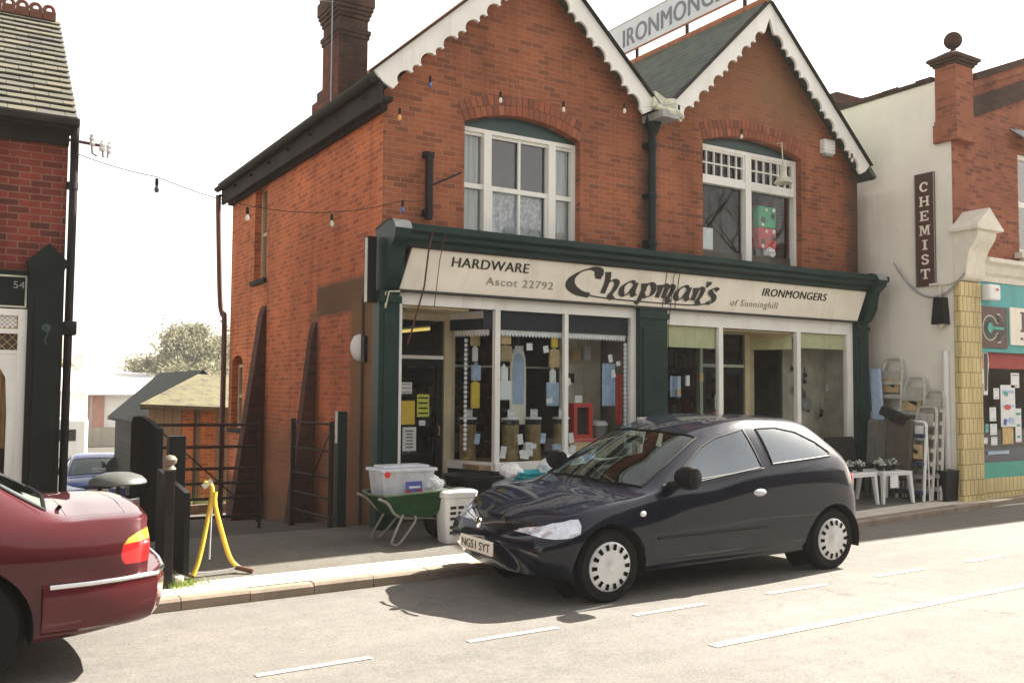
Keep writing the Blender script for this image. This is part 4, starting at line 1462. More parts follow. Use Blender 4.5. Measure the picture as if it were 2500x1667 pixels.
# galvanised dustbins along the window bed
def dustbin(label):
    t = thing('metal_dustbin', label, 'dustbin', (0, 0, 0), 'brassy bins standing in the left shop window')
    mb = MB()
    pr = [(0.001, 0.0), (0.095, 0.0), (0.098, 0.01), (0.098, 0.42), (0.101, 0.425), (0.101, 0.44)]
    mb.lathe(pr, (0, 0, 0), 26)
    mb.build('body', M['brass'], t)
    MB().lathe([(0.103, 0.0), (0.103, 0.05), (0.098, 0.06)], (0, 0, 0.44), 24).build('band', M['black'], t)
    MB().lathe([(0.105, 0.0), (0.108, 0.012), (0.10, 0.024), (0.001, 0.03)], (0, 0, 0.50), 24).build('lid', M['plastic_white'], t)
    return t
d0 = dustbin('x')
for i, (x, y, lb) in enumerate(((5.22, 9.35, 'tall brassy bin at the left end of the window display behind the splayed pane'), (5.62, 9.05, 'tall brassy bin right of the white corner post in the window display'),
                               (5.98, 9.12, 'tall brassy bin under the ironing board in the window display'), (6.36, 9.08, 'tall brassy bin just right of the slim glazing bar in the window display'))):
    o = d0 if i == 0 else copy_tree(d0)
    o.location = (x, y, 0.58)
    o['label'] = lb
    pane_card('price_card', x + 0.03, y - 0.17, 0.86, 0.07, 0.12, M['bluecloth'] if i % 2 == 0 else M['paper'], ('pale blue' if i % 2 == 0 else 'white') + ' price card on the front of the ' + lb.split(' at ')[0].split(' right ')[0].split(' under ')[0].split(' just ')[0] + (' at the left end', ' next to the corner post', ' mid window', ' by the glazing bar')[i], 'price card', tilt=R(8 * (-1) ** i))
    pane_card('price_card', x - 0.02, y - 0.05, 1.155, 0.10, 0.09, M['paper'], 'white price card on top of the bin' + (' at the left end', ' next to the corner post', ' under the ironing board', ' by the slim bar')[i], 'price card', lines=2, lm=M['faded'])
t = thing('metal_bin', 'grey pedal bin with pale lid at the right end of the window display', 'bin', (6.98, 9.15, 0.58))
MB().lathe([(0.001, 0), (0.10, 0), (0.115, 0.40), (0.118, 0.41)], (6.98, 9.15, 0.58), 22).build('body', M['grey'], t)
MB().lathe([(0.122, 0), (0.122, 0.03), (0.08, 0.06), (0.001, 0.065)], (6.98, 9.15, 0.99), 22).build('lid', M['plastic_white'], t)
rt_ = random.Random(77)
for i in range(16):
    x = rt_.choice((rt_.uniform(5.34, 6.15), rt_.uniform(6.28, 7.1)))
    z = rt_.choice((rt_.uniform(.66, .80), rt_.uniform(1.2, 1.95)))
    o = MB().rbox((x, 8.855 + .02 * rt_.random(), z), rt_.uniform(.05, .09), .003, rt_.uniform(.05, .10), ry=R(rt_.uniform(-14, 14))).build('paper_tag', M['paper'], loc=(x, 8.86, z))
    tag(o, 'small white paper tag among the goods close behind the left shop window glass', 'tag', 'small white tags in the left shop window')
for i in range(9):
    x = rt_.choice((rt_.uniform(7.85, 8.6), rt_.uniform(10.35, 11.2)))
    z = rt_.uniform(.62, 1.7)
    o = MB().bbox(x - .03, x + .03, 8.95, 8.98, z - .05, z + rt_.uniform(.02, .09), .006).build('small_packet', rt_.choice((M['paper'], M['grey'], M['tan'])), loc=(x, 8.96, z))
    tag(o, 'small pale packet hanging behind the glass of the right shop windows', 'packet', 'small packets in the right shop windows')
# ironing board hung upright
t = thing('ironing_board', 'upright ironing board with cream edge and pale blue cover hanging in the window', 'ironing board', (5.78, 9.12, 1.0))
bp = [(-0.11, 0)] + [(-0.11, 0.62), (-0.10, 0.78), (-0.07, 0.88), (0, 0.92), (0.07, 0.88), (0.10, 0.78), (0.11, 0.62), (0.11, 0)]
MB().plate(bp[::-1], [], (5.78, 9.14, 1.02), U_, V_, 0.02).build('board', M['cream'], t)
MB().plate([(p[0] * .72, 0.24 + p[1] * .66) for p in bp[::-1]], [], (5.78, 9.135, 1.02), U_, V_, 0.004).build('cover', M['bluecloth'], t)
MB().plate([(-.055, 0), (.055, 0), (.06, .09), (-.06, .09)], [], (5.78, 9.125, 1.86), U_, V_, 0.004).build('label_card', M['paper'], t)
MB().tube([(5.78, 9.14, 1.93), (5.78, 9.14, 2.3)], 0.004, 6).build('hanger', M['grey'], t)
# hanging packets, three long runs
def packets(x, y, items, name_label):
    for i, (dz, w_, h, mt, what) in enumerate(items):
        mb = MB()
        sh = rnd.uniform(-.015, .015)
        mb.bbox(x - w_ / 2 + sh, x + w_ / 2 + sh, y - 0.02, y + 0.02, dz - h / 2, dz + h / 2, 0.015)
        mb.plate([(-0.03, 0), (0.03, 0), (0.0, 0.05)], [], (x + sh, y, dz + h / 2), U_, V_, 0.003)
        tag(mb.build('hanging_packet', mt, loc=(x, y, dz)), what + ' ' + name_label, 'packet', 'packets hanging in the left shop window')
packets(5.20, 9.16, [(2.0, .12, .14, M['tan'], 'tan packet topmost'), (1.83, .07, .16, M['paper'], 'narrow white packet second'), (1.62, .12, .18, M['bluecloth'], 'pale blue packet third'), (1.36, .11, .30, M['yellow'], 'long yellow packet lowest')], 'in the strip hanging behind the splayed pane')
packets(5.44, 8.90, [(2.02, .14, .15, M['tan'], 'tan packet topmost'), (1.84, .16, .18, M['wood'], 'brown packet second'), (1.60, .10, .16, M['paper'], 'white packet third'), (1.42, .17, .22, M['paper'], 'wide white packet lowest')], 'in the strip hanging beside the corner post')
packets(6.12, 8.90, [(2.0, .09, .14, M['yellow'], 'mustard packet topmost'), (1.80, .14, .22, M['tan'], 'tan packet second'), (1.58, .08, .16, M['paper'], 'narrow white packet third'), (1.38, .17, .28, M['bluecloth'], 'broad pale blue packet lowest')], 'in the strip hanging left of the slim glazing bar')
t = thing('red_cabinet', 'red framed display cabinet with dark middle standing beside the dustbins', 'cabinet', (6.62, 9.05, 0.86))
mb = MB(); frame_rect(mb, 6.48, 6.76, 0.84, 1.27, 0.05, 8.98, 9.12)
mb.bbox(6.46, 6.80, 8.95, 9.15, 0.80, 0.84, 0.01).build('frame', M['red'], t)
MB().box(6.53, 6.71, 9.03, 9.06, 0.89, 1.22).build('panel', M['cloth_dark'], t)
MB().box(6.46, 6.80, 8.95, 9.2, 0.58, 0.80).build('plinth', M['tan'], t)
pane_card('price_card', 6.56, 9.0, 1.32, 0.11, 0.09, M['paper'], 'white price card on top of the red display cabinet', 'price card')
for x, z, w_, h, mt, lb in ((6.98, 1.50, 0.20, 0.52, M['bluecloth'], 'pale blue apron hanging at the right end of the left window'), (7.14, 1.32, 0.10, 0.62, M['red'], 'red and white cloth hanging right of the blue apron')):
    mb = MB()
    folds(mb, x - w_ / 2, x + w_ / 2, z - h / 2, z + h / 2, 8.95, 0.012, 14, 0.08)
    tag(mb.build('hanging_cloth', mt, loc=(x, 8.95, z)), lb, 'cloth')
for x, z, r_, lb in ((10.95, 1.25, 0.10, 'round dark pan with bright centre hung low on the pale wall of the right window'), (10.72, 1.45, 0.055, 'small shiny pan hung above on the pale wall of the right window')):
    mb = MB().lathe([(0.001, 0), (r_ * .3, 0.004), (r_ * .9, 0.012), (r_, 0.03), (r_ * .96, 0.035)], (x, 9.28, z), 20, axis='Y')
    mb.box(x - 0.012, x + 0.012, 9.26, 9.28, z + r_, z + r_ * 2)
    tag(mb.build('hanging_pan', M['grey'], loc=(x, 9.28, z)), lb, 'pan')
mb = MB().box(10.5, 11.4, 9.30, 9.33, 0.5, 2.25)
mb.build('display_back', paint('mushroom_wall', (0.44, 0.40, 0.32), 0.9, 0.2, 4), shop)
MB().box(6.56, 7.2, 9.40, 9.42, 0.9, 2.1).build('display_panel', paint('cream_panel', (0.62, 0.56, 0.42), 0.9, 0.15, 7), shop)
rq = random.Random(31)
for i, (x, y, z, w_, h, mt, lb) in enumerate((
    (5.36, 8.95, 0.76, .07, .20, M['bluecloth'], 'tall blue pack standing low beside the corner post'), (5.78, 8.92, 0.74, .10, .16, M['paper'], 'white pack standing low under the ironing board'),
    (6.17, 8.90, 0.72, .09, .14, M['bluecloth'], 'small blue pack standing low left of the slim glazing bar'), (6.34, 8.90, 0.70, .12, .10, M['paper'], 'flat white pack standing low right of the slim glazing bar'),
    (6.78, 9.36, 1.86, .12, .16, M['tan'], 'tan card pinned high on the cream panel at the right of the left window'), (6.95, 9.36, 1.90, .09, .18, M['paper'], 'white card pinned high on the cream panel at the right of the left window'),
    (6.70, 9.36, 1.58, .08, .12, M['cloth_dark'], 'dark card pinned low on the cream panel at the right of the left window'), (8.02, 9.1, 0.78, .16, .22, M['paper'], 'white pack standing in the window right of the middle pilaster'),
    (8.32, 9.15, 0.74, .14, .18, M['grey'], 'grey pack standing right of the white pack beside the middle pilaster'), (10.42, 9.05, 0.70, .16, .24, M['paper'], 'white pack standing at the left of the rightmost window'),
    (10.62, 9.1, 0.74, .12, .30, M['cloth_dark'], 'dark pack standing right of the white one in the rightmost window'), (10.95, 9.1, 0.70, .2, .22, M['brass'], 'brassy pack standing at the right of the rightmost window'))):
    tag(MB().bbox(x - w_ / 2, x + w_ / 2, y - .03, y + .03, z - h / 2, z + h / 2, .008).build('goods_pack', mt, loc=(x, y, z)), lb, 'pack', 'packs on show in the shop windows')
mb = MB()
folds(mb, 8.05, 8.25, 1.35, 1.62, 9.0, 0.03, 10, 0.2)
tag(mb.build('hanging_bag', M['bluecloth'], loc=(8.15, 9.2, 1.5)), 'pale blue bag hanging in the window right of the middle pilaster', 'bag')
rk_ = random.Random(12)
for i in range(12):
    x, z = rk_.uniform(10.55, 11.3), rk_.uniform(.62, 1.95)
    h = rk_.uniform(.06, .16)
    mb = MB().tube([(x, 9.285, z), (x, 9.28, z - h)], .006, 6)
    mb.lathe([(.001, 0), (.02 + .02 * rk_.random(), .004), (.03, .015), (.02, .022), (.001, .024)], (x, 9.272, z - h), 10, axis='Y')
    tag(mb.build('hanging_utensil', rk_.choice((M['cloth_dark'], M['grey'], M['darkwood'])), loc=(x, 9.28, z)), 'small dark utensil hanging on the pale display wall of the rightmost window', 'utensil', 'utensils on the pale display wall')
mb = MB().lathe([(0.001, 0), (0.13, 0.005), (0.135, 0.012), (0.001, 0.014)], (10.02, 10.2, 1.75), 24, axis='Y')
tag(mb.build('round_tray', M['grey'], loc=(10.02, 10.2, 1.75)), 'dull round tray hanging in the dark shop behind the angled pane', 'tray')
mb = MB().tube([(9.75, 9.9, 1.85), (9.75, 9.9, 1.45)], 0.014, 8)
tag(mb.build('yellow_level', M['yellow'], loc=(9.75, 9.9, 1.45)), 'yellow stick hanging in the dark shop behind the angled pane', 'tool')

def crumple(mb, c, r_, seed, sz=0.8, n=4):
    from mathutils import noise as mn
    bm = bmesh.new()
    bmesh.ops.create_icosphere(bm, subdivisions=n, radius=1)
    o = Vector((seed * 3.7, seed * 1.3, 0))
    for v in bm.verts:
        d = v.co.normalized()
        k = 1 + .35 * mn.noise(d * 1.3 + o) + .22 * (1 - abs(mn.noise(d * 3.1 + o) * 2)) * .6 + .10 * (1 - abs(mn.noise(d * 7 + o) * 2))
        v.co = Vector((c[0] + d.x * r_ * k, c[1] + d.y * r_ * k, c[2] + d.z * r_ * k * sz))
    mb.bm(bm, 0, True)
    return mb
# upstairs: toy boxes and a carton at the right window
for z, mt, lb in ((3.93, paint('toy_green', (0.02, 0.36, 0.14), 0.5, 0.08, 6), 'green spotted box stacked on top in the upper right window'), (3.62, paint('toy_red', (0.62, 0.03, 0.03), 0.5, 0.08, 6), 'red spotted box stacked below in the upper right window')):
    t = thing('spotted_box', lb, 'box', (9.98, 9.2, z - 0.15))
    MB().bbox(9.79, 10.15, 9.09, 9.34, z - 0.155, z + 0.15, 0.02).build('carton', mt, t)
    mb = MB()
    for dx, dz, r_ in ((-0.09, -0.05, 0.045), (0.11, 0.02, 0.045)):
        mb.lathe([(0.001, 0.003), (r_, 0.003), (r_, 0)], (9.97 + dx, 9.089, z + dz), 16, axis='Y')
    build_each(mb, 'dark_spot', M['ink'], t)
    mb = MB()
    for dx, dz, r_ in ((0.13, 0.11, 0.03), (-0.02, 0.10, 0.022), (-0.10, -0.115, 0.028)):
        mb.lathe([(0.001, 0.003), (r_, 0.003), (r_, 0)], (9.97 + dx, 9.089, z + dz), 14, axis='Y')
    build_each(mb, 'pale_spot', M['cream'], t)
tag(MB().bbox(8.60, 8.90, 9.09, 9.3, 3.36, 3.66, 0.01).build('carton', M['paper'], loc=(8.72, 9.18, 3.36)), 'white carton at the lower left corner of the upper right window', 'carton')
tag(crumple(MB(), (10.02, 9.14, 3.42), .09, 41).build('white_bundle', M['paper'], loc=(10.02, 9.14, 3.36)), 'crumpled white bundle below the red spotted box upstairs', 'bundle')
MB().box(8.53, 10.47, 9.075, 9.4, 3.05, 3.355).build('window_seat', M['darkwood'], wf2)
MB().box(9.79, 10.15, 9.16, 9.34, 3.355, 3.464).build('plinth', M['darkwood'], wf2)

# ------------------------------------------------------------------ fittings on the shop
t = thing('alarm_box', 'white alarm box on the brickwork right of the upper right window', 'alarm', (10.99, 8.88, 5.02))
MB().bbox(10.87, 11.11, 8.80, 8.90, 4.94, 5.15, 0.02).build('cover', M['plastic_white'], t)
MB().bbox(10.91, 11.08, 8.82, 8.89, 4.905, 4.94, 0.01).build('base', M['lead'], t)
t = thing('wall_lantern', 'white hanging lantern on a thin bracket before the right window top panes', 'lantern', (9.93, 8.80, 4.45))
MB().tube([(9.95, 8.90, 4.95), (9.93, 8.78, 4.93), (9.93, 8.76, 4.60)], 0.008, 6).build('bracket', M['leadwhite'], t)
MB().lathe([(0.05, 0.18), (0.05, 0.05), (0.06, 0.03), (0.10, -0.02), (0.13, -0.06), (0.125, -0.07), (0.02, -0.05), (0.001, -0.05)], (9.93, 8.76, 4.42), 16).build('shade', M['leadwhite'], t)
t = thing('sign_bracket', 'black iron sign bracket with diagonal stay on the wall left of the sash window', 'bracket', (4.42, 8.86, 3.25))
mb = MB().bbox(4.385, 4.455, 8.80, 8.87, 3.27, 4.0, 0.01)
mb.bbox(4.36, 4.48, 8.82, 8.90, 3.95, 4.02, 0.01).bbox(4.36, 4.48, 8.84, 8.90, 3.32, 3.38, 0.01)
mb.build('post', M['blackiron'], t)
MB().tube([(4.43, 8.83, 3.64), (4.80, 8.80, 3.83)], 0.011, 6).build('stay', M['blackiron'], t)
t = thing('bulkhead_lamp', 'white wall lamp on the flank wall beside the green pilaster', 'lamp', (3.84, 9.42, 1.86))
MB().lathe([(0.10, 0), (0.10, 0.03), (0.085, 0.08), (0.04, 0.115), (0.001, 0.12)], (3.90, 9.42, 1.88), 16, axis='X', sx=0.8, sy=1.5).build('dome', M['plastic_white'], t, fix=True)
for v_ in t.children[0].data.vertices:
    v_.co.x = (3.90 - t.location.x) - ((v_.co.x) - (3.90 - t.location.x))
t.children[0].data.flip_normals()
MB().box(3.86, 3.90, 9.24, 9.31, 1.72, 2.0).build('louvre', M['black'], t)
tag(MB().tube([(3.88, 9.34, 2.45), (3.88, 9.34, -0.1)], 0.016, 8).build('conduit', M['darkwood'], loc=(3.88, 9.34, -0.1)), 'thin dark conduit running down the stained flank wall corner', 'conduit')
t = thing('hook_bracket', 'small white triangular bracket on the top of the left green pilaster', 'bracket', (3.93, 8.68, 2.35))
MB().tube([(3.86, 8.69, 2.43), (3.86, 8.60, 2.43), (3.86, 8.69, 2.27), (3.86, 8.69, 2.43)], 0.008, 6).tube([(3.86, 8.60, 2.43), (3.98, 8.60, 2.44)], 0.008, 6).build('wire_frame', M['leadwhite'], t)

# festoon of coloured bulbs
def cable(name, pts, r_, mt, label, cat='cable'):
    return tag(MB().tube(pts, r_, 6).build(name, mt, loc=pts[0]), label, cat)
cable('festoon_cable', sag((0.90, 8.75, 3.48), (1.55, 8.5, 3.30), 0.02) + sag((1.60, 8.5, 3.285), (3.94, 8.5, 3.36), 0.20) + sag((3.96, 8.5, 3.37), (4.42, 8.84, 3.50), 0.02), 0.0035, M['blackiron'], 'thin dark cable of the bulb string crossing the gap to the shop')
cable('gable_cable', [(4.30, 8.60, 4.80)] + sag((4.30, 8.62, 4.74), (6.0, 8.62, 4.80), 0.06) + sag((6.05, 8.62, 4.80), (7.75, 8.58, 5.06), 0.06) + sag((7.8, 8.58, 5.06), (9.9, 8.6, 4.98), 0.10) + sag((9.95, 8.6, 4.98), (11.25, 8.6, 4.98), 0.08), 0.0016, M['blackiron'], 'thin cable with bulbs running across both gables')
def bulb(x, y, z, col, nm, where):
    t = thing('festoon_bulb', '%s festoon bulb %s' % (nm, where), 'bulb', (x, y, z), 'bulbs on the festoon cables')
    MB().lathe([(0.014, 0.085), (0.015, 0.03), (0.012, 0.02)][::-1], (x, y, z), 10).build('socket', M['black'], t)
    MB().lathe([(0.001, -0.044), (0.013, -0.04), (0.021, -0.024), (0.021, -0.010), (0.012, 0.012), (0.010, 0.020)], (x, y, z), 12).build('lamp_glass', col, t)
bw = paint('bulb_white', (0.75, 0.70, 0.60), 0.15, 0.05, 8, coat=0.5)
bb = paint('bulb_blue', (0.05, 0.10, 0.30), 0.15, 0.05, 8, coat=0.5)
by = paint('bulb_yellow', (0.75, 0.40, 0.06), 0.15, 0.05, 8, coat=0.5)
bgn = paint('bulb_green', (0.45, 0.55, 0.38), 0.15, 0.05, 8, coat=0.5)
bk = paint('bulb_dark', (0.05, 0.05, 0.05), 0.15, 0.05, 8, coat=0.5)
for a in ((1.55, 8.5, 3.20, bk, 'dark', 'hanging against the sky between the two buildings'), (2.36, 8.5, 3.03, bw, 'white', 'at the far end of the flank wall under the eaves'),
          (3.19, 8.5, 3.06, bgn, 'pale green', 'hanging in front of the orange flank wall'), (3.95, 8.5, 3.28, bb, 'dark blue', 'at the brick corner beside the iron bracket'),
          (3.95, 8.6, 4.27, by, 'yellow', 'on the brick corner under the left bargeboard'), (4.30, 8.6, 4.68, bb, 'blue', 'at the foot of the left bargeboard'),
          (5.18, 8.6, 4.67, bw, 'white', 'above the left end of the sash window arch'), (6.04, 8.6, 4.71, bw, 'white', 'above the right end of the sash window arch'),
          (6.95, 8.6, 4.85, bw, 'small white', 'left of the valley hopper on the gable'), (7.80, 8.56, 4.96, bb, 'blue', 'beside the white lead at the valley'),
          (8.95, 8.6, 4.84, bw, 'white', 'over the arch of the upper right window'), (11.22, 8.6, 4.84, bw, 'white', 'right of the alarm box under the bargeboard')):
    bulb(*a)
# loose vertical wires over the sign
cable('hanging_wire', [(4.27, 8.42, 3.1), (4.26, 8.5, 2.9), (4.24, 8.56, 2.5), (4.15, 8.75, 1.9)], 0.010, M['redbrown'], 'thick brown cable hanging down across the left end of the sign')
cable('hanging_wire', [(4.42, 8.44, 3.05), (4.42, 8.56, 2.8), (4.42, 8.68, 2.3)], 0.005, M['redbrown'], 'thin wire hanging across the left end of the sign')
cable('hanging_wire', [(7.72, 8.5, 3.0), (7.74, 8.60, 2.85), (7.78, 8.75, 2.2), (7.80, 8.76, 1.6)], 0.005, M['blackiron'], 'thin wire hanging down over the sign joint at the middle pilaster')

# sign standing along the right ridge
t = thing('roof_sign', 'long white board lettered in grey standing on posts along the right roof ridge', 'sign', (9.58, 10.6, 6.9))
MB().box(9.56, 9.60, 8.95, 13.6, 7.10, 7.62).build('board', paint('roof_sign_white', (0.70, 0.71, 0.74), 0.6, 0.06, 3), t)
mb = MB().box(9.545, 9.559, 8.95, 13.6, 7.07, 7.10)
mb.build('lower_edge', M['terracotta'], t)
MB().box(9.555, 9.605, 8.95, 13.6, 7.622, 7.635).build('top_edge', M['lead'], t)
mb = MB()
for y in (9.1, 10.3, 11.5, 12.7):
    mb.box(9.565, 9.595, y, y + 0.05, 6.86, 7.10)
    mb.box(9.54, 9.62, y - 0.03, y + 0.08, 6.84, 6.88)
build_each(mb, 'post', M['soot'], t)
mb = MB()
lettering(mb, 'IRONMONGERS', (9.557, 11.87, 7.20), (0, -1, 0), V_, 2.75, 0.30, bold=0.03, shear=0.0, spacing=1.05)
mb.build('lettering', paint('roof_sign_grey', (0.20, 0.21, 0.25), 0.6, 0.1, 9), t)
# aerial rod beside the chimney
tag(MB().tube([(4.52, 12.1, 6.9), (3.2, 12.0, 6.7)], 0.006, 6).tube([(4.55, 12.25, 5.2), (4.55, 12.25, 7.2)], 0.010, 6).build('aerial', M['grey'], loc=(4.55, 12.25, 5.2)), 'thin aerial rod fixed beside the chimney stack', 'aerial')

# ================================================================== LEFT HOUSE
LHX = 0.87
lh = thing('corner_house', 'red brick house at the left edge with mossy slate roof and black shopfront', 'building', (LHX, FY, 0))
mb = MB().box(-6, LHX, FY, FY + 0.25, 2.40, 3.72).box(-6, 0.58, FY + 0.002, FY + 0.25, -0.2, 0.62)
mb.build('front_wall', M['brick_left'], lh)
MB().box(LHX - 0.25, LHX - 0.002, FY + 0.252, 12.6, -1.0, 3.72).box(-6, LHX - 0.252, 12.3, 12.6, -1, 3.72).box(-6, -5.7, FY + .252, 12.2, -1, 3.72).build('side_wall', M['brick_left'], lh)
mb = MB()                                               # roof with slates stepping by course
y0, z0, y1, z1 = 8.68, 3.76, 10.62, 5.30
nr = 19
for i in range(nr):
    a, b = i / nr, (i + 1) / nr
    ya, yb = y0 + (y1 - y0) * a, y0 + (y1 - y0) * b + 0.03
    za, zb_ = z0 + (z1 - z0) * a, z0 + (z1 - z0) * b
    x = -6 + (0.11 if i % 2 else 0)
    while x < LHX + 0.03:
        xe = min(x + 0.22, LHX + 0.05)
        l = rnd.uniform(-.006, .006)
        q = 0.015 + rnd.uniform(0, .004)
        P = [(x, ya + l, za + q), (xe - .004, ya + l, za + q), (xe - .004, yb, zb_ + 0.010), (x, yb, zb_ + 0.010)]
        mb.add(P + [(p[0], p[1] + .004, p[2] - .012) for p in P], [(0, 1, 2, 3), (0, 4, 5, 1), (1, 5, 6, 2), (0, 3, 7, 4)])
        x = xe
mb.build('roof_slates', island('slates_left', [(0, (0.10, 0.093, 0.062)), (0.3, (0.085, 0.082, 0.058)), (0.55, (0.125, 0.112, 0.072)), (0.8, (0.095, 0.09, 0.07)), (1, (0.07, 0.068, 0.053))], 0.85), lh)
MB().add([(-6, y0, z0 - .02), (LHX + .04, y0, z0 - .02), (LHX + .04, y1, z1 - .02), (-6, y1, z1 - .02), (-6, 12.6, 3.7), (LHX + .04, 12.6, 3.7)], [(0, 1, 2, 3), (3, 2, 5, 4)]).build('roof_deck', M['felt'], lh)
mb = MB()
x = -2.0
pcs = 0
while x < LHX:
    xe = min(x + 0.125, LHX + .05)
    c = (x + xe) / 2
    mb.box(x + .003, xe - .003, y1 - 0.07, y1 + 0.07, z1 - 0.03, z1 + 0.06)
    ring = [(c + 0.045 * math.cos(R(a)), y1, z1 + 0.095 + 0.045 * math.sin(R(a))) for a in range(-90, 271, 24)]
    mb.tube(ring, 0.019, 6)
    x = xe
mb.build('ridge_tiles', paint('crest_tile', (0.16, 0.06, 0.035), 0.85, 0.3, 9), lh)
mb = MB().box(-6, LHX + 0.02, 8.66, 8.9, 3.66, 3.70)
mb.bbox(-6, LHX + 0.06, 8.60, 8.70, 3.68, 3.755, 0.02)
mb.box(-6, LHX, 8.84, 8.899, 3.56, 3.66)
mb.build('gutter', M['soot'], lh)
mb = MB().tube(spline([(0.90, 8.68, 3.70), (0.90, 8.70, 3.58), (0.915, 8.84, 3.46), (0.915, 8.84, 3.2), (0.905, 8.84, 0.2)], 6), 0.035, 10)
mb.lathe([(0.05, -.03), (0.05, .03)], (0.905, 8.84, 3.2), 10)
mb.bbox(0.87, 0.97, 8.76, 8.9, 1.88, 2.0, 0.01)
mb.build('drainpipe', M['blackiron'], lh)
mb = MB()
mb.plate([(0.585, 0), (0.86, 0), (0.86, 2.44), (0.90, 2.50), (0.735, 2.665), (0.565, 2.50), (0.585, 2.44)], [], (0, 8.76, 0), U_, V_, 0.14)
mb.bbox(0.60, 0.85, 8.735, 8.758, 0.0, 0.4, 0.01)
mb.bbox(0.64, 0.82, 8.75, 8.758, 0.5, 2.2, 0.003)
mb.build('pilaster', M['black_shop'], lh)
mb = MB()
mb.lathe([(0.001, .006), (0.03, .006), (0.04, 0)], (0.73, 8.752, 1.93), 10, axis='Y')
mb.tube([(0.73, 8.748, 1.97), (0.74, 8.748, 1.88), (0.72, 8.748, 1.82), (0.74, 8.748, 1.79)], 0.007, 6)
mb.build('crest', M['green_panel'], lh)
mb = MB().box(-6, 0.585, 8.83, 8.9, 2.09, 2.42)
mb.build('name_board', M['black_shop'], lh)
mb = MB()
frame_rect(mb, -1.5, 0.578, 2.10, 2.375, 0.014, 8.815, 8.829)
mb.build('name_board_frame', M['leadwhite'], lh)
mb = MB()
lettering(mb, '54', (0.475, 8.829, 2.265), U_, V_, 0.085, 0.06, bold=0.0)
mb.build('house_number', M['lead'], lh)
mb = MB()                                               # white door frame with fret, lattice and arched light
mb.box(0.52, 0.60, 8.79, 8.86, 0.05, 2.085)
mb.box(-0.5, 0.52, 8.80, 8.86, 2.03, 2.085)
mb.box(-0.5, 0.52, 8.80, 8.86, 1.875, 1.915)
mb.box(-0.5, 0.52, 8.80, 8.86, 1.70, 1.735)
head = [(0.0, 1.62), (0.08, 1.66), (0.16, 1.655), (0.30, 1.63), (0.40, 1.575), (0.44, 1.50), (0.455, 1.2), (0.455, 0.1), (0.52, 0.1), (0.52, 1.698), (0.0, 1.698)]
mb.plate(head, [], (0, 8.80, 0), U_, V_, 0.05)
dfm = mb.build('door_frame', M['white'], lh)
mb = MB().box(-0.5, 0.52, 8.83, 8.85, 1.916, 2.029)
mb.build('fret_backing', M['tan'], dfm)
mb = MB()
for i in range(26):
    for j in range(3):
        x = -0.0 + i * 0.02
        z = 1.935 + j * 0.036 + (0.018 if i % 2 else 0)
        mb.lathe([(0.007, 0.004), (0.013, 0.004), (0.013, 0)], (x, 8.828, z), 8, axis='Y')
mb.build('fretwork', M['paper'], dfm)
mb = MB().box(-0.5, 0.52, 8.84, 8.85, 1.736, 1.874)
mb.build('lattice_light', M['darkwood'], dfm)
mb = MB()
for i in range(8):
    x = 0.0 + i * 0.075
    mb.tube([(x, 8.835, 1.736), (x + 0.138, 8.835, 1.874)], 0.003, 4).tube([(x + .138, 8.835, 1.736), (x, 8.835, 1.874)], 0.003, 4)
mb.build('lattice_bars', M['tan'], dfm)
build_each(MB().box(-0.5, 0.50, 8.845, 8.85, 0.1, 1.66), 'pane', M['glass'], dfm)
mb = MB()
folds(mb, 0.0, 0.48, 0.9, 1.66, 8.95, 0.02, 30, 0.09)
mb.build('curtain', M['curtain_tan'], lh)
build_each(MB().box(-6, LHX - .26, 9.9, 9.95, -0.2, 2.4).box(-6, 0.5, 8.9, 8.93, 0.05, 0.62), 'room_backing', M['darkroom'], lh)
mb = MB()
for i in range(46):
    a = rnd.uniform(0, 6.28); r_ = rnd.uniform(0, .14)
    mb.sphere((0.28 + r_ * math.cos(a), 8.90 + rnd.uniform(-.02, .02), 1.16 + r_ * .9 * math.sin(a)), rnd.uniform(.02, .035), 7)
mb.build('flower_head', paint('crimson_flowers', (0.42, 0.02, 0.05), 0.7, 0.3, 25), tag(thing('flower_display', 'bunch of crimson flowers behind the arched door glass of the left house', 'flowers', (0.28, 8.93, 0.6))))
MB().lathe([(0.001, 0), (0.07, 0), (0.10, 0.36), (0.09, 0.36)], (0.30, 8.93, 0.64), 12).build('vase', M['cloth_dark'], [o for o in bpy.data.objects if o.name == 'flower_display'][0])
# telephone insulators
t = thing('insulator_bracket', 'iron arm with white porcelain insulators projecting from the left house eaves', 'bracket', (0.88, 8.88, 3.62))
MB().tube([(0.85, 8.88, 3.62), (1.12, 8.86, 3.60)], 0.014, 8).tube([(1.05, 8.86, 3.64), (1.06, 8.86, 3.52), (1.10, 8.86, 3.50)], 0.007, 6).tube([(1.14, 8.86, 3.62), (1.15, 8.86, 3.50), (1.19, 8.86, 3.50), (1.19, 8.86, 3.56)], 0.007, 6).build('arm', M['redbrown'], t)
mb = MB()
for x, z in ((1.06, 3.64), (1.14, 3.60), (1.20, 3.59)):
    mb.lathe([(0.02, -.05), (0.028, -.03), (0.02, -.015), (0.03, .01), (0.02, .03), (0.024, .045), (0.001, .05)], (x, 8.86, z), 10)
build_each(mb, 'insulator', M['plastic_white'], t)

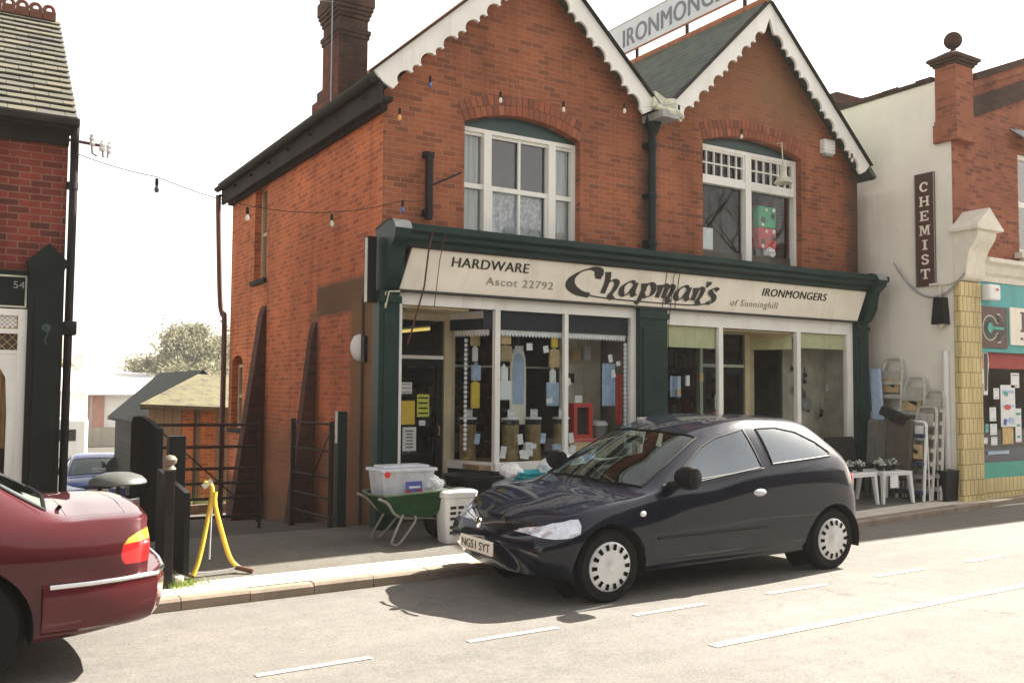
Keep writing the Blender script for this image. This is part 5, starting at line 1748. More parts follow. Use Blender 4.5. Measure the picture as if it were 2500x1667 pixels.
# ================================================================== CHEMIST
CX, CYF = 12.1, 7.6
cm = thing('chemist_building', 'brick chemist shop with white rendered side wall, teal shopfront and ball finial', 'building', (CX, CYF, 0))
MB().box(CX, CX + 0.25, CYF + 0.003, 16, -0.3, 5.95).build('side_wall', M['render'], cm)
mb = MB()
y = CYF + 0.28
while y < 15.9:
    l = rnd.uniform(.2, .3)
    mb.box(CX - 0.03, CX + 0.28, y, y + l - .006, 5.952, 6.02 + rnd.uniform(-.01, .015))
    y += l
mb.build('side_coping', M['brick_dark'], cm)
WC = [(13.80, 3.55), (15.2, 3.55), (15.2, 5.10), (13.80, 5.10)]
out = [(CX + 0.002, 3.02), (24, 3.02), (24, 8.2), (19, 8.35), (12.6, 5.98), (CX + 0.002, 5.9)]
MB().plate(out, [WC], (0, CYF, 0), U_, V_, 0.25).build('front_wall', M['brick_chem'], cm)
mb = MB()                                               # raking parapet
d = Vector((19 - 12.6, 0, 8.35 - 5.98)).normalized()
def rake(z_off, h, pr, mt, nm):
    mb = MB()
    A, B = Vector((12.6, 0, 5.98 + z_off)), Vector((19, 0, 8.35 + z_off))
    q = [A, B, B + Vector((0, 0, h)), A + Vector((0, 0, h))]
    mb.add([(p.x, CYF - pr, p.z) for p in q] + [(p.x, CYF + 0.24, p.z) for p in q], [(0, 1, 2, 3), (7, 6, 5, 4), (0, 4, 5, 1), (1, 5, 6, 2), (2, 6, 7, 3), (3, 7, 4, 0)])
    mb.build(nm, mt, cm, fix=True)
rake(0.0, 0.10, 0.10, M['brick_dark'], 'parapet_coping')
rake(-0.12, 0.118, 0.05, M['brick_chem'], 'parapet_band')
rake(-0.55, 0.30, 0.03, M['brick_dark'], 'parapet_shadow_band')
px0, px1, py0, py1 = 12.07, 12.50, CYF - 0.10, CYF + 0.22
pier = MB()
pier.box(px0, px1, py0, py1, 5.05, 6.12)
pier.box(px0 - .025, px1 + .025, py0 - .025, py1 + .025, 5.02, 5.28)
pier.box(px0 - .012, px1 + .012, py0 - .012, py1 + .012, 5.28, 5.34)
pr_ = pier.build('pier', M['brick_chem'], cm)
cap = MB()
z = 6.12
for o, h in ((0.02, 0.04), (0.05, 0.04), (0.08, 0.045)):
    cap.box(px0 - o, px1 + o, py0 - o, py1 + o, z, z + h - .001)
    z += h
o = 0.085
b0 = [(px0 - o, py0 - o), (px1 + o, py0 - o), (px1 + o, py1 + o), (px0 - o, py1 + o)]
cxp, cyp = (px0 + px1) / 2, (py0 + py1) / 2
b1 = [(cxp - .08, cyp - .07), (cxp + .08, cyp - .07), (cxp + .08, cyp + .07), (cxp - .08, cyp + .07)]
cap.add([(p[0], p[1], z) for p in b0] + [(p[0], p[1], z + 0.12) for p in b1], [(3, 2, 1, 0), (4, 5, 6, 7), (0, 1, 5, 4), (1, 2, 6, 5), (2, 3, 7, 6), (3, 0, 4, 7)])
cap.build('pier_cap', M['brick_dark'], pr_)
MB().lathe([(0.06, 0), (0.04, 0.03), (0.035, 0.06)], (cxp, cyp, z + .11), 16).sphere((cxp, cyp, z + 0.11 + 0.06 + 0.12), 0.128, 20).build('ball_finial', M['brick_dark'], pr_)
# tiled pilaster with white console and pediment above
tile = brick('cream_tile', (0.72, 0.60, 0.30), (0.66, 0.53, 0.24), (0.30, 0.23, 0.09), bw=0.10, rh=0.215, ms=0.008, darkf=0.0, rough=0.3, bmp=0.2)
MB().bbox(12.08, 12.60, CYF - 0.10, CYF - 0.002, -0.2, 3.0, 0.01).build('tiled_pilaster', tile, cm)
mb = MB()
pr = [(7.60, 3.75), (7.30, 3.75), (7.24, 3.68), (7.26, 3.58), (7.36, 3.42), (7.40, 3.25), (7.44, 3.05), (7.60, 3.0)]
pr = [(p.x, p.y) for p in spline(pr, 4)]
k = len(pr)
vs = [(12.10, p[0], p[1]) for p in pr] + [(12.56, p[0], p[1]) for p in pr]
mb.add(vs, [(i, i + k, i + 1 + k, i + 1) for i in range(k - 1)] + [tuple(range(k))[::-1], tuple(range(k, 2 * k))])
P = [(12.03, 3.75), (12.66, 3.75), (12.345, 4.02)]
mb.add([(p[0], 7.20, p[1]) for p in P] + [(p[0], 7.62, p[1]) for p in P], [(0, 1, 2), (5, 4, 3), (0, 3, 4, 1), (1, 4, 5, 2), (2, 5, 3, 0)])
mb.bbox(12.02, 12.67, 7.19, 7.63, 3.70, 3.75, 0.01)
mb.build('console', M['stonewhite'], cm, fix=True)
mb = MB()
cp = [(7.60, 3.40), (7.34, 3.36), (7.34, 3.30), (7.42, 3.26), (7.46, 3.16), (7.52, 3.12), (7.52, 3.04), (7.60, 3.04)]
k = len(cp)
vs = [(12.57, p[0], p[1]) for p in cp] + [(24, p[0], p[1]) for p in cp]
mb.add(vs, [(i, i + k, i + 1 + k, i + 1) for i in range(k - 1)] + [tuple(range(k))[::-1], tuple(range(k, 2 * k))])
mb.build('cornice', M['stonewhite'], cm, fix=True)
MB().bbox(12.60, 24, CYF - 0.06, CYF - .002, 2.02, 3.04, 0.008).build('fascia', M['teal'], cm)
# upper window, sill on a moulded bracket, slate hood
mb = MB()
frame_rect(mb, 13.80, 15.2, 3.56, 5.09, 0.07, CYF + .05, CYF + .13)
mb.box(13.87, 15.13, CYF + .06, CYF + .12, 4.28, 4.36)
cw = mb.build('upper_window', M['white'], cm)
build_each(MB().box(13.87, 15.13, CYF + .09, CYF + .094, 3.63, 5.02), 'pane', M['glass_up'], cw)
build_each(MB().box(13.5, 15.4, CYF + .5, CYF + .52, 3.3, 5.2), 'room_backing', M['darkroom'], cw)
MB().bbox(13.66, 15.4, CYF - .12, CYF + .05, 3.46, 3.55, 0.01).bbox(13.76, 14.0, CYF - .08, CYF - .002, 3.25, 3.46, 0.02).build('sill', M['stonewhite'], cw)
mb = MB()
for i in range(14):
    x = 13.60 + i * 0.13
    zz = 5.22 + min(i, 3) * 0.012
    mb.add([(x, CYF - .26, zz), (x + .065, CYF - .28, zz - .02), (x + .13, CYF - .26, zz), (x + .13, CYF, zz + .22), (x, CYF, zz + .22)], [(0, 1, 2, 3, 4)])
    mb.add([(x, CYF - .26, zz - .02), (x + .065, CYF - .28, zz - .04), (x + .13, CYF - .26, zz - .02), (x + .13, CYF, zz + .20), (x, CYF, zz + .20)], [(4, 3, 2, 1, 0)])
mb.build('window_hood', paint('hood_slate', (0.42, 0.48, 0.50), 0.5, 0.2, 9), cw)
# display window below
build_each(MB().box(12.60, 24, CYF + 0.0, CYF + .06, 0.36, 0.42).box(12.60, 24, CYF - .02, CYF + .05, 0.20, 0.36), 'window_sill', M['tealgreen'], cm)
build_each(MB().box(12.60, 24, CYF - 0.03, CYF + .05, -0.2, 0.20), 'tiled_plinth', tile, cm)
build_each(MB().box(12.60, 24, CYF + .02, CYF + .026, 0.42, 2.02), 'pane', M['glass'], cm)
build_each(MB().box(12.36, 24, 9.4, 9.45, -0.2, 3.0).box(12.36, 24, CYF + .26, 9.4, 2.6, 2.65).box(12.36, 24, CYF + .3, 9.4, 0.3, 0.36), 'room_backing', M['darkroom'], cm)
MB().box(12.62, 24, CYF + .035, CYF + .04, 1.79, 2.02).build('red_band', M['red'], cm)
MB().box(12.62, 24, CYF + .035, CYF + .04, 0.42, 0.62).build('navy_band', paint('navy', (0.025, 0.025, 0.07), 0.6, 0.1, 5), cm)
# cross and arrow sign, name sign, alarm
t = thing('symbol_sign', 'brown square sign with green and black arrow shaped emblem on the teal fascia', 'sign', (12.95, CYF - .08, 2.1))
MB().bbox(12.62, 13.28, CYF - .085, CYF - .062, 2.08, 2.68, 0.004).build('panel', M['brown_sign'], t)
def emblem(s, dy, mt, nm):
    ring = [(12.83 + 0.15 * s * math.cos(R(a)), 2.37 + 0.15 * s * math.sin(R(a))) for a in range(25, 336, 10)]
    w_ = 0.062 * s
    pts = ring + [(13.0, 2.37 - w_), (13.06, 2.37 - w_), (13.04, 2.37 - 0.15 * s), (13.0, 2.37 - .17 * s), (13.09, 2.37 - .17 * s), (13.22 + .02 * s, 2.37),
                  (13.09, 2.37 + .17 * s), (13.0, 2.37 + .17 * s), (13.04, 2.37 + .15 * s), (13.06, 2.37 + w_), (13.0, 2.37 + w_)]
    MB().plate(pts, [], (0, CYF - .086 - dy, 0), U_, V_, 0.003).build(nm, mt, t)
emblem(1.25, 0.0, M['leadwhite'], 'outline')
emblem(1.12, 0.004, M['ink'], 'dark_shape')
MB().lathe([(0.001, .003), (0.075, .003), (0.075, 0)], (12.82, CYF - .0935, 2.37), 20, axis='Y').box(12.88, 13.17, CYF - .0965, CYF - .0935, 2.35, 2.39).build('green_shape', M['tealgreen'], t)
t = thing('name_sign', 'cream sign starting with a brown letter P at the right edge', 'sign', (14, CYF - .08, 2.1))
MB().bbox(13.36, 16.6, CYF - .085, CYF - .062, 2.14, 2.70, 0.004).build('panel', M['cream'], t)
mb = MB()                                               # slab serif P
def rect(mb, x0, x1, z0, z1, y):
    mb.quad((x0, y, z0), (x1, y, z0), (x1, y, z1), (x0, y, z1))
yy = CYF - .0875
rect(mb, 13.66, 13.73, 2.37, 2.64, yy); rect(mb, 13.62, 13.77, 2.34, 2.37, yy); rect(mb, 13.62, 13.66, 2.615, 2.64, yy)
ro = [(13.731, 2.64), (13.731, 2.61)] + [(13.80 + 0.035 * math.cos(R(a)), 2.56 + 0.05 * math.sin(R(a))) for a in range(90, -91, -20)] + [(13.731, 2.51), (13.731, 2.48)] + [(13.80 + 0.085 * math.cos(R(a)), 2.56 + 0.08 * math.sin(R(a))) for a in range(-90, 91, 20)]
mb.plate(ro[::-1], [], (0, yy, 0), U_, V_, 0)
mb.build('lettering', M['brown_sign'], t)
mb = MB()
x = 13.62
for i in range(9):
    rect(mb, x, x + 0.018, 2.22, 2.26, yy)
    x += 0.026 + (0.02 if i % 3 == 2 else 0)
mb.build('small_lettering', M['brown_sign'], t)
t = thing('alarm_box', 'white alarm box with red mark at the left end of the teal fascia', 'alarm', (12.80, CYF - .1, 2.75))
MB().bbox(12.64, 12.93, CYF - .20, CYF - .062, 2.76, 2.99, 0.03).build('cover', M['plastic_white'], t)
MB().box(12.80, 12.87, CYF - .2035, CYF - .2005, 2.90, 2.93).build('red_mark', M['red'], t)
# hanging red and white badge and posters in the window
t = thing('window_badge', 'red white and black badge shaped sign hanging under the red band', 'sign', (12.8, CYF + .015, 1.75))
bp = [(12.63, 1.62), (12.72, 1.62), (12.80, 1.55), (12.80, 1.40), (12.90, 1.40), (12.92, 1.70), (12.95, 1.85), (12.92, 2.04), (12.63, 2.04)]
MB().plate(bp, [], (0, CYF + .012, 0), U_, V_, 0.004).build('outline', M['paper'], t)
MB().box(12.64, 12.80, CYF + .006, CYF + .0085, 1.78, 1.98).build('red_panel', M['red'], t)
MB().plate([(12.82, 1.46), (12.88, 1.46), (12.905, 1.72), (12.92, 1.9), (12.90, 2.0), (12.82, 2.0)], [], (0, CYF + .0085, 0), U_, V_, 0.002).build('dark_panel', M['ink'], t)
r5 = random.Random(5)
cards = [(12.68, 1.20, .10, .07), (12.68, 1.11, .10, .06), (12.68, 0.94, .12, .08), (12.69, 0.85, .12, .06), (12.70, .72, .11, .06), (12.82, .74, .10, .09), (13.02, 1.12, .16, .20), (13.03, 0.90, .17, .16), (13.04, 0.73, .16, .12), (12.86, 0.92, .09, .12)]
cl = [M['paper']] * 9 + [M['tealgreen']]
words = ['topmost small', 'second small', 'third small', 'fourth small', 'lowest small', 'square', 'upper squarish', 'middle squarish', 'lower squarish', 'round green']
for (x, z, w_, h), mt, wd in zip(cards, cl, words):
    pane_card('window_card', x, CYF + .012, z, w_, h, mt, '%s card stuck inside the left part of the chemist window' % wd, 'card', lines=2, lm=M['bluecloth'])
pane_card('window_poster', 13.42, CYF + .012, 1.24, .38, .62, M['paper'], 'large white poster with red lips shape in the chemist window', 'poster', lines=3, lm=M['bluecloth'])
tag(MB().lathe([(0.001, .003), (0.075, .003), (0.075, 0)], (13.40, CYF + .006, 1.22), 14, axis='Y', sx=1.2, sy=0.5).build('red_sticker', M['red'], loc=(13.4, CYF, 1.22)), 'red oval sticker on the large white poster in the chemist window', 'sticker')
pane_card('window_poster', 13.40, CYF + .012, 0.80, .28, .24, M['brass'], 'brown photograph poster below the large white one in the chemist window', 'poster')
for (x, z, w_, h, mt, lb) in ((13.36, 1.42, .10, .06, M['tealgreen'], 'green mark high on the large white poster of the chemist window'), (13.50, 1.02, .12, .09, M['bluecloth'], 'pale blue mark low on the large white poster of the chemist window'), (13.33, 1.0, .07, .09, paint('poster_blue', (0.05, 0.10, 0.40), 0.6, .1, 8), 'strong blue mark low left on the large white poster of the chemist window')):
    tag(MB().rbox((x, CYF + .005, z), w_, .003, h, ry=R(12)).build('poster_mark', mt, loc=(x, CYF, z)), lb, 'sticker')
for (x, z, w_, h, mt, lb) in ((12.70, 1.33, .11, .05, M['paper'], 'pinkish card highest at the left edge of the chemist window'), (13.15, .56, .55, .05, M['bluecloth'], 'pale lettering strip on the navy band of the chemist window'), (13.62, 1.62, .22, .22, M['paper'], 'white card high at the right edge of the chemist window'), (13.12, 1.42, .14, .16, M['paper'], 'white card high in the middle of the chemist window')):
    pane_card('window_card', x, CYF + .012, z, w_, h, mt, lb, 'card', lines=2, lm=M['faded'])
pane_card('window_poster', 13.68, CYF + .010, 0.95, .16, .5, M['paper'], 'white leaflet rack at the right edge of the chemist window', 'poster', lines=3, lm=M['tealgreen'])
# CHEMIST sign, slab letters top to bottom
t = thing('vertical_sign', 'tall brown sign lettered CHEMIST downwards on the white rendered wall', 'sign', (CX, 8.0, 3.0))
MB().bbox(CX - .035, CX - .002, 7.86, 8.17, 2.97, 4.63, 0.004).build('panel', M['brown_sign'], t)
mb = MB()
frame_rect_ = lambda: None
xs_ = CX - .040
mb.box(xs_, xs_ + .005, 7.855, 7.868, 2.97, 4.63).box(xs_, xs_ + .005, 8.162, 8.175, 2.97, 4.63)
mb.build('edging', M['lead'], t)
LET = {
 'C': [('arc', .5, .5, .30, .36, 40, 320), ('r', .70, .84, .62, .90)],
 'H': [('r', .10, .30, 0, 1), ('r', .70, .90, 0, 1), ('r', .301, .699, .43, .57), ('r', 0.02, .10, 0, .10), ('r', .30, .38, 0, .10), ('r', .62, .70, 0, .10), ('r', .90, .98, 0, .10), ('r', .02, .10, .9, 1), ('r', .30, .38, .9, 1), ('r', .62, .70, .9, 1), ('r', .90, .98, .9, 1)],
 'E': [('r', .14, .36, 0, 1), ('r', .361, .88, 0, .14), ('r', .361, .88, .86, 1), ('r', .361, .66, .43, .57), ('r', .05, .139, 0, .1), ('r', .05, .139, .9, 1), ('r', .78, .88, .141, .28), ('r', .78, .88, .72, .859), ('r', .58, .66, .34, .429), ('r', .58, .66, .571, .66)],
 'M': [('r', .08, .22, 0, 1), ('r', .78, .92, 0, 1), ('p', [(.221, 1), (.34, 1), (.5, .42), (.66, 1), (.779, 1), (.779, .72), (.57, 0.1), (.43, 0.1), (.221, .72)]), ('r', -.02, .08, 0, .1), ('r', .22, .30, 0, .1), ('r', .70, .78, 0, .1), ('r', .92, 1.02, 0, .1), ('r', -.02, .08, .9, 1), ('r', .92, 1.02, .9, 1)],
 'I': [('r', .38, .62, 0, 1), ('r', .24, .38, 0, .12), ('r', .62, .76, 0, .12), ('r', .24, .38, .88, 1), ('r', .62, .76, .88, 1)],
 'S': [('s',)],
 'T': [('r', .39, .61, 0, 1), ('r', .06, .389, .86, 1), ('r', .611, .94, .86, 1), ('r', .06, .16, .68, .859), ('r', .84, .94, .68, .859), ('r', .26, .389, 0, .1), ('r', .611, .74, 0, .1)],
}
def slab(mb, chs, y_c, ztop, wd, ht, gap):
    z = ztop
    O = lambda a, b, z0: (CX - .0365, y_c + wd / 2 - a * wd, z0 + b * ht)
    for ch in chs:
        z0 = z - ht
        for e in LET[ch]:
            if e[0] == 'r':
                mb.add([O(e[1], e[3], z0), O(e[2], e[3], z0), O(e[2], e[4], z0), O(e[1], e[4], z0)], [(0, 1, 2, 3)])
            elif e[0] == 'p':
                mb.plate(e[1][::-1], [], O(0, 0, z0), (0, -wd, 0), (0, 0, ht), 0)
            elif e[0] == 'arc':
                a0, a1 = e[5], e[6]
                pts = [(.5 + .44 * math.cos(R(a)), .5 + .5 * math.sin(R(a))) for a in range(a0, a1 + 1, 14)] + [(.5 + .22 * math.cos(R(a)), .5 + .36 * math.sin(R(a))) for a in range(a1, a0 - 1, -14)]
                mb.plate(pts, [], O(0, 0, z0), (0, -wd, 0), (0, 0, ht), 0)
            else:
                path = spline([(.80, .74), (.66, .90), (.42, .93), (.24, .78), (.32, .60), (.62, .46), (.78, .28), (.62, .09), (.38, .06), (.20, .22)], 6)
                Lf, Rg = [], []
                for i, p in enumerate(path):
                    dd = (path[min(i + 1, len(path) - 1)] - path[max(0, i - 1)]).normalized()
                    q = Vector((-dd.y, dd.x)) * .085
                    Lf.append(p + q); Rg.append(p - q)
                n_ = len(path)
                mb.add([O(p.x, p.y, z0) for p in Lf + Rg], [(i, i + n_, i + n_ + 1, i + 1) for i in range(n_ - 1)])
        z -= ht + gap
mb = MB()
slab(mb, 'CHEMIST', 8.015, 4.50, 0.17, 0.145, 0.068)
mb.build('lettering', M['cream'], t)
# other things on the white wall
t = thing('pipe_on_wall', 'white drainpipe running down the white wall beside the tiled pilaster', 'pipe', (CX - .04, 7.72, 0.3))
MB().tube([(CX - .04, 7.72, 2.02), (CX - .04, 7.72, 0.36)], 0.045, 12).build('pipe', M['plastic_white'], t)
t = thing('black_sounder', 'black tapering box hung on the white wall above the white pipe', 'box', (CX - .08, 7.76, 2.4))
MB().add([(CX - .16, 7.66, 2.40), (CX - .16, 7.86, 2.40), (CX - .01, 7.86, 2.40), (CX - .01, 7.66, 2.40), (CX - .14, 7.69, 2.78), (CX - .14, 7.83, 2.78), (CX - .01, 7.83, 2.78), (CX - .01, 7.69, 2.78)],
         [(3, 2, 1, 0), (4, 5, 6, 7), (0, 1, 5, 4), (1, 2, 6, 5), (2, 3, 7, 6), (3, 0, 4, 7)]).build('case', M['black'], t, fix=True)
MB().tube([(CX - .08, 7.76, 2.78), (CX - .06, 7.78, 2.98), (CX - .01, 7.78, 3.0)], 0.012, 6).lathe([(0.001, -.06), (0.03, -.03), (0.05, 0)], (CX - .08, 7.76, 2.399), 10).build('fixing', M['leadwhite'], t)
MB().box(CX - .05, CX - .002, 7.62, 7.95, 2.97, 3.0).build('shelf', M['render'], t)
cable('slack_cable', sag((11.95, 8.45, 3.35), (CX - .03, 7.42, 3.10), 0.42, 20), 0.016, M['grey'], 'thick grey cable looping down across the white wall')
t = thing('brick_stack', 'low dark brick stack rising behind the white wall beside the right gable', 'chimney', (13.6, 11.0, 5.0))
MB().box(13.3, 14.0, 10.5, 11.3, 5.0, 6.55).box(13.25, 14.05, 10.45, 11.35, 6.55, 6.62).box(13.28, 14.02, 10.48, 11.32, 6.62, 6.75).build('stack', M['brick_dark'], t)
MB().tube([(13.0, 10.6, 6.0), (13.0, 12, 6.0)], 0.1, 8).build('pot', M['brick_dark'], t)

# ================================================================== CARS
from mathutils.bvhtree import BVHTree
def in_poly(x, y, P):
    c = False
    j = len(P) - 1
    for i in range(len(P)):
        if (P[i][1] > y) != (P[j][1] > y) and x < (P[j][0] - P[i][0]) * (y - P[i][1]) / (P[j][1] - P[i][1]) + P[i][0]:
            c = not c
        j = i
    return c

def loft(st, ns, nk):
    """smooth surface through stations of (x,y,z) points (half section), mirrored; closed at nose and tail"""
    K = len(st[0])
    def half_to_spl(row):
        # extend across the centre line so that it stays smooth there
        ext = [Vector((row[1][0], -row[1][1], row[1][2]))] + [Vector(p) for p in row] + [Vector((row[-2][0], -row[-2][1], row[-2][2]))]
        out = []
        for i in range(1, K):
            for k in range(nk):
                out.append(cr(ext[i - 1], ext[i], ext[i + 1], ext[i + 2], k / nk))
        out.append(Vector(row[-1]))
        return out
    rows = []
    n = len(st)
    S = [[Vector(p) for p in s] for s in st]
    for i in range(n - 1):
        for k in range(ns):
            t = k / ns
            r_ = []
            for j in range(K):
                a = S[i - 1][j] if i else S[i][j] * 2 - S[i + 1][j]
                d = S[i + 2][j] if i + 2 < n else S[i + 1][j] * 2 - S[i][j]
                # damped tangents keep the panels taut
                p1, p2 = S[i][j], S[i + 1][j]
                m1 = (p2 - a) * 0.5
                m2 = (d - p1) * 0.5
                L = (p2 - p1).length
                if m1.length > L * 1.2: m1 = m1.normalized() * L * 1.2
                if m2.length > L * 1.2: m2 = m2.normalized() * L * 1.2
                h = (2 * t ** 3 - 3 * t * t + 1, t ** 3 - 2 * t * t + t, -2 * t ** 3 + 3 * t * t, t ** 3 - t * t)
                r_.append(p1 * h[0] + m1 * h[1] + p2 * h[2] + m2 * h[3])
            rows.append(half_to_spl(r_))
    rows.append(half_to_spl(S[-1]))
    bm = bmesh.new()
    ring = []
    for r_ in rows:
        left = [bm.verts.new(p) for p in r_]
        right = [bm.verts.new((p.x, -p.y, p.z)) for p in r_[1:-1]]
        ring.append(left + right[::-1])
    m_ = len(ring[0])
    for a, b in zip(ring, ring[1:]):
        for i in range(m_):
            j = (i + 1) % m_
            bm.faces.new((a[i], a[j], b[j], b[i]))
    def close(rg, bulge, rev):
        c = Vector((0, 0, 0))
        for v in rg: c += v.co
        c /= len(rg)
        prev = rg
        for f in (0.75, 0.45, 0.18):
            new = []
            for v in rg:
                p = c.lerp(v.co, f)
                p.x = v.co.x * f + c.x * (1 - f) + bulge * (1 - f * f)
                new.append(bm.verts.new(p))
            for i in range(m_):
                j = (i + 1) % m_
                bm.faces.new((prev[i], new[i], new[j], prev[j]) if rev else (prev[i], prev[j], new[j], new[i]))
            prev = new
        bm.faces.new(prev if not rev else prev[::-1])
    close(ring[0], -0.05, True)
    close(ring[-1], 0.04, False)
    bmesh.ops.recalc_face_normals(bm, faces=bm.faces[:])
    return bm

def imprint(bm, poly, ax, filt):
    """cut a polygon's outline into the faces that pass the filter; returns the faces inside"""
    a0, a1 = ax
    k = 3 - a0 - a1
    for i in range(len(poly)):
        p, q = poly[i], poly[(i + 1) % len(poly)]
        d = (q[0] - p[0], q[1] - p[1])
        L = math.hypot(*d)
        if L < 1e-6: continue
        no = Vector((0, 0, 0)); no[a0] = -d[1] / L; no[a1] = d[0] / L
        co = Vector((0, 0, 0)); co[a0] = p[0]; co[a1] = p[1]
        lo = (min(p[0], q[0]) - .004, min(p[1], q[1]) - .004)
        hi = (max(p[0], q[0]) + .004, max(p[1], q[1]) + .004)
        fs = []
        for f in bm.faces:
            if not filt(f): continue
            us = [v.co[a0] for v in f.verts]; ws = [v.co[a1] for v in f.verts]
            if max(us) < lo[0] or min(us) > hi[0] or max(ws) < lo[1] or min(ws) > hi[1]: continue
            fs.append(f)
        if not fs: continue
        ge = set(fs)
        for f in fs:
            ge.update(f.edges); ge.update(f.verts)
        bmesh.ops.bisect_plane(bm, geom=list(ge), dist=1e-5, plane_co=co, plane_no=no)
    bm.normal_update()
    out = []
    for f in bm.faces:
        if not filt(f): continue
        c = f.calc_center_median()
        if in_poly(c[a0], c[a1], poly): out.append(f)
    return out

def take(bm, faces, keep=False):
    """lift faces out of the shell into a new builder, split by the car's two sides"""
    mb = MB()
    idx = {}
    vs, fs = [], []
    for f in faces:
        l = []
        for v in f.verts:
            if v not in idx:
                idx[v] = len(vs); vs.append(v.co.copy())
            l.append(idx[v])
        fs.append(l)
    mb.add(vs, fs, 0, True)
    if not keep:
        bmesh.ops.delete(bm, geom=faces, context='FACES')
    return mb

def panel(bm, faces, gap=0.006):
    """a door or lid: its rim becomes a dark gap; returns (panel builder, rim builder)"""
    r_ = bmesh.ops.inset_region(bm, faces=faces, thickness=gap, depth=0.0, use_even_offset=True)
    rim = r_['faces']
    inner = [f for f in faces if f.is_valid]
    rm = take(bm, rim)
    pn = take(bm, inner)
    return pn, rm

def wheel(root, x, y, r_, w_, side, hubr, style='slots'):
    t = bpy.data.objects.new('wheel', None)
    COL.objects.link(t)
    t.parent = root
    s = side
    def Y(prof): return [(a, b * 1) for a, b in prof]
    ty = MB()
    prof = [(hubr + .005, -w_ / 2 + .01), (r_ - .03, -w_ / 2), (r_ - .008, -w_ / 2 + .02), (r_, -w_ / 2 + .05), (r_, w_ / 2 - .05), (r_ - .008, w_ / 2 - .02), (r_ - .03, w_ / 2), (hubr + .005, w_ / 2 - .01)]
    ty.lathe(prof, (x, y, r_), 40, axis='Y')
    for k in (-.03, 0, .03):
        ty.lathe([(r_ + .001, k - .004), (r_ + .003, k), (r_ + .001, k + .004)], (x, y, r_), 40, axis='Y')
    ty.build('tyre', M['rubber'], t)
    hb = MB()
    # axis 'Y' maps height h to -y, so the outer face of the near side is +h
    o = 1 if s < 0 else -1
    hb.lathe([(hubr + .008, o * (w_ / 2 - .02)), (hubr + .004, o * (w_ / 2 - .002)), (hubr * .95, o * (w_ / 2 + .006)), (hubr * .62, o * (w_ / 2 + .012)), (hubr * .30, o * (w_ / 2 + .006)), (hubr * .20, o * (w_ / 2 + .014)), (0.001, o * (w_ / 2 + .016))], (x, y, r_), 40, axis='Y')
    hb.build('rim', M['hub'], t, fix=True)
    sl = MB()
    n = 14 if style == 'slots' else 7
    for i in range(n):
        a = 2 * PI * i / n
        c, s_ = math.cos(a), math.sin(a)
        hw = 0.0135 if style == 'slots' else 0.024
        r0, r1 = (hubr * .70, hubr * .95) if style == 'slots' else (hubr * .4, hubr * .9)
        pts = [(r0, -hw), (r1, -hw * 1.25), (r1, hw * 1.25), (r0, hw)]
        yy = y + s * (w_ / 2 + .0145)
        sl.add([(x + p[0] * c - p[1] * s_, yy + (-s) * (0.006 if k in (1, 2) else 0.0), r_ + p[0] * s_ + p[1] * c) for k, p in enumerate(pts)], [(0, 1, 2, 3), (3, 2, 1, 0)])
    sl.build('slots', M['rubber'], t)
    return t

glass_car = glass('car_glass', (0.66, 0.76, 0.78), 0.14, 1.6, 0.0, (0.86, 0.95, 1.0))
glass_scr = glass('windscreen_glass', (0.74, 0.82, 0.78), 0.06, 1.5, 0.0, (0.9, 1.0, 0.95))
lamp_clear = paint('lamp_lens', (0.80, 0.83, 0.90), 0.16, 0.12, 14, metal=0.55, coat=1.0)
ln_ = lamp_clear.node_tree
lb_ = ln_.nodes['Principled BSDF']
lv_ = ln_.nodes.new('ShaderNodeTexVoronoi')
lv_.inputs['Scale'].default_value = 9
ltc_ = ln_.nodes.new('ShaderNodeTexCoord')
ln_.links.new(ltc_.outputs['Object'], lv_.inputs['Vector'])
lbp_ = ln_.nodes.new('ShaderNodeBump')
lbp_.inputs['Strength'].default_value = 0.55
lbp_.inputs['Distance'].default_value = 0.05
ln_.links.new(lv_.outputs['Distance'], lbp_.inputs['Height'])
ln_.links.new(lbp_.outputs[0], lb_.inputs['Normal'])
lamp_red = paint('lamp_red', (0.55, 0.02, 0.02), 0.15, 0.1, 30, coat=1.0)
lamp_amber = paint('lamp_amber', (0.80, 0.33, 0.03), 0.15, 0.1, 30, coat=1.0)
seat_m = paint('car_seat', (0.05, 0.05, 0.055), 0.9, 0.2, 12)
well_m = paint('wheel_well', (0.008, 0.008, 0.008), 0.95, 0.3, 8)

def side(y0=0.35, zmin=-1, zmax=9):
    return lambda f: abs(f.calc_center_median().y) > y0 and zmin < f.calc_center_median().z < zmax
def split_sides(faces):
    return [f for f in faces if f.calc_center_median().y < 0], [f for f in faces if f.calc_center_median().y > 0]

def circle(cx, cz, r_, n=28):
    return [(cx + r_ * math.cos(2 * PI * i / n), cz + r_ * math.sin(2 * PI * i / n)) for i in range(n)]

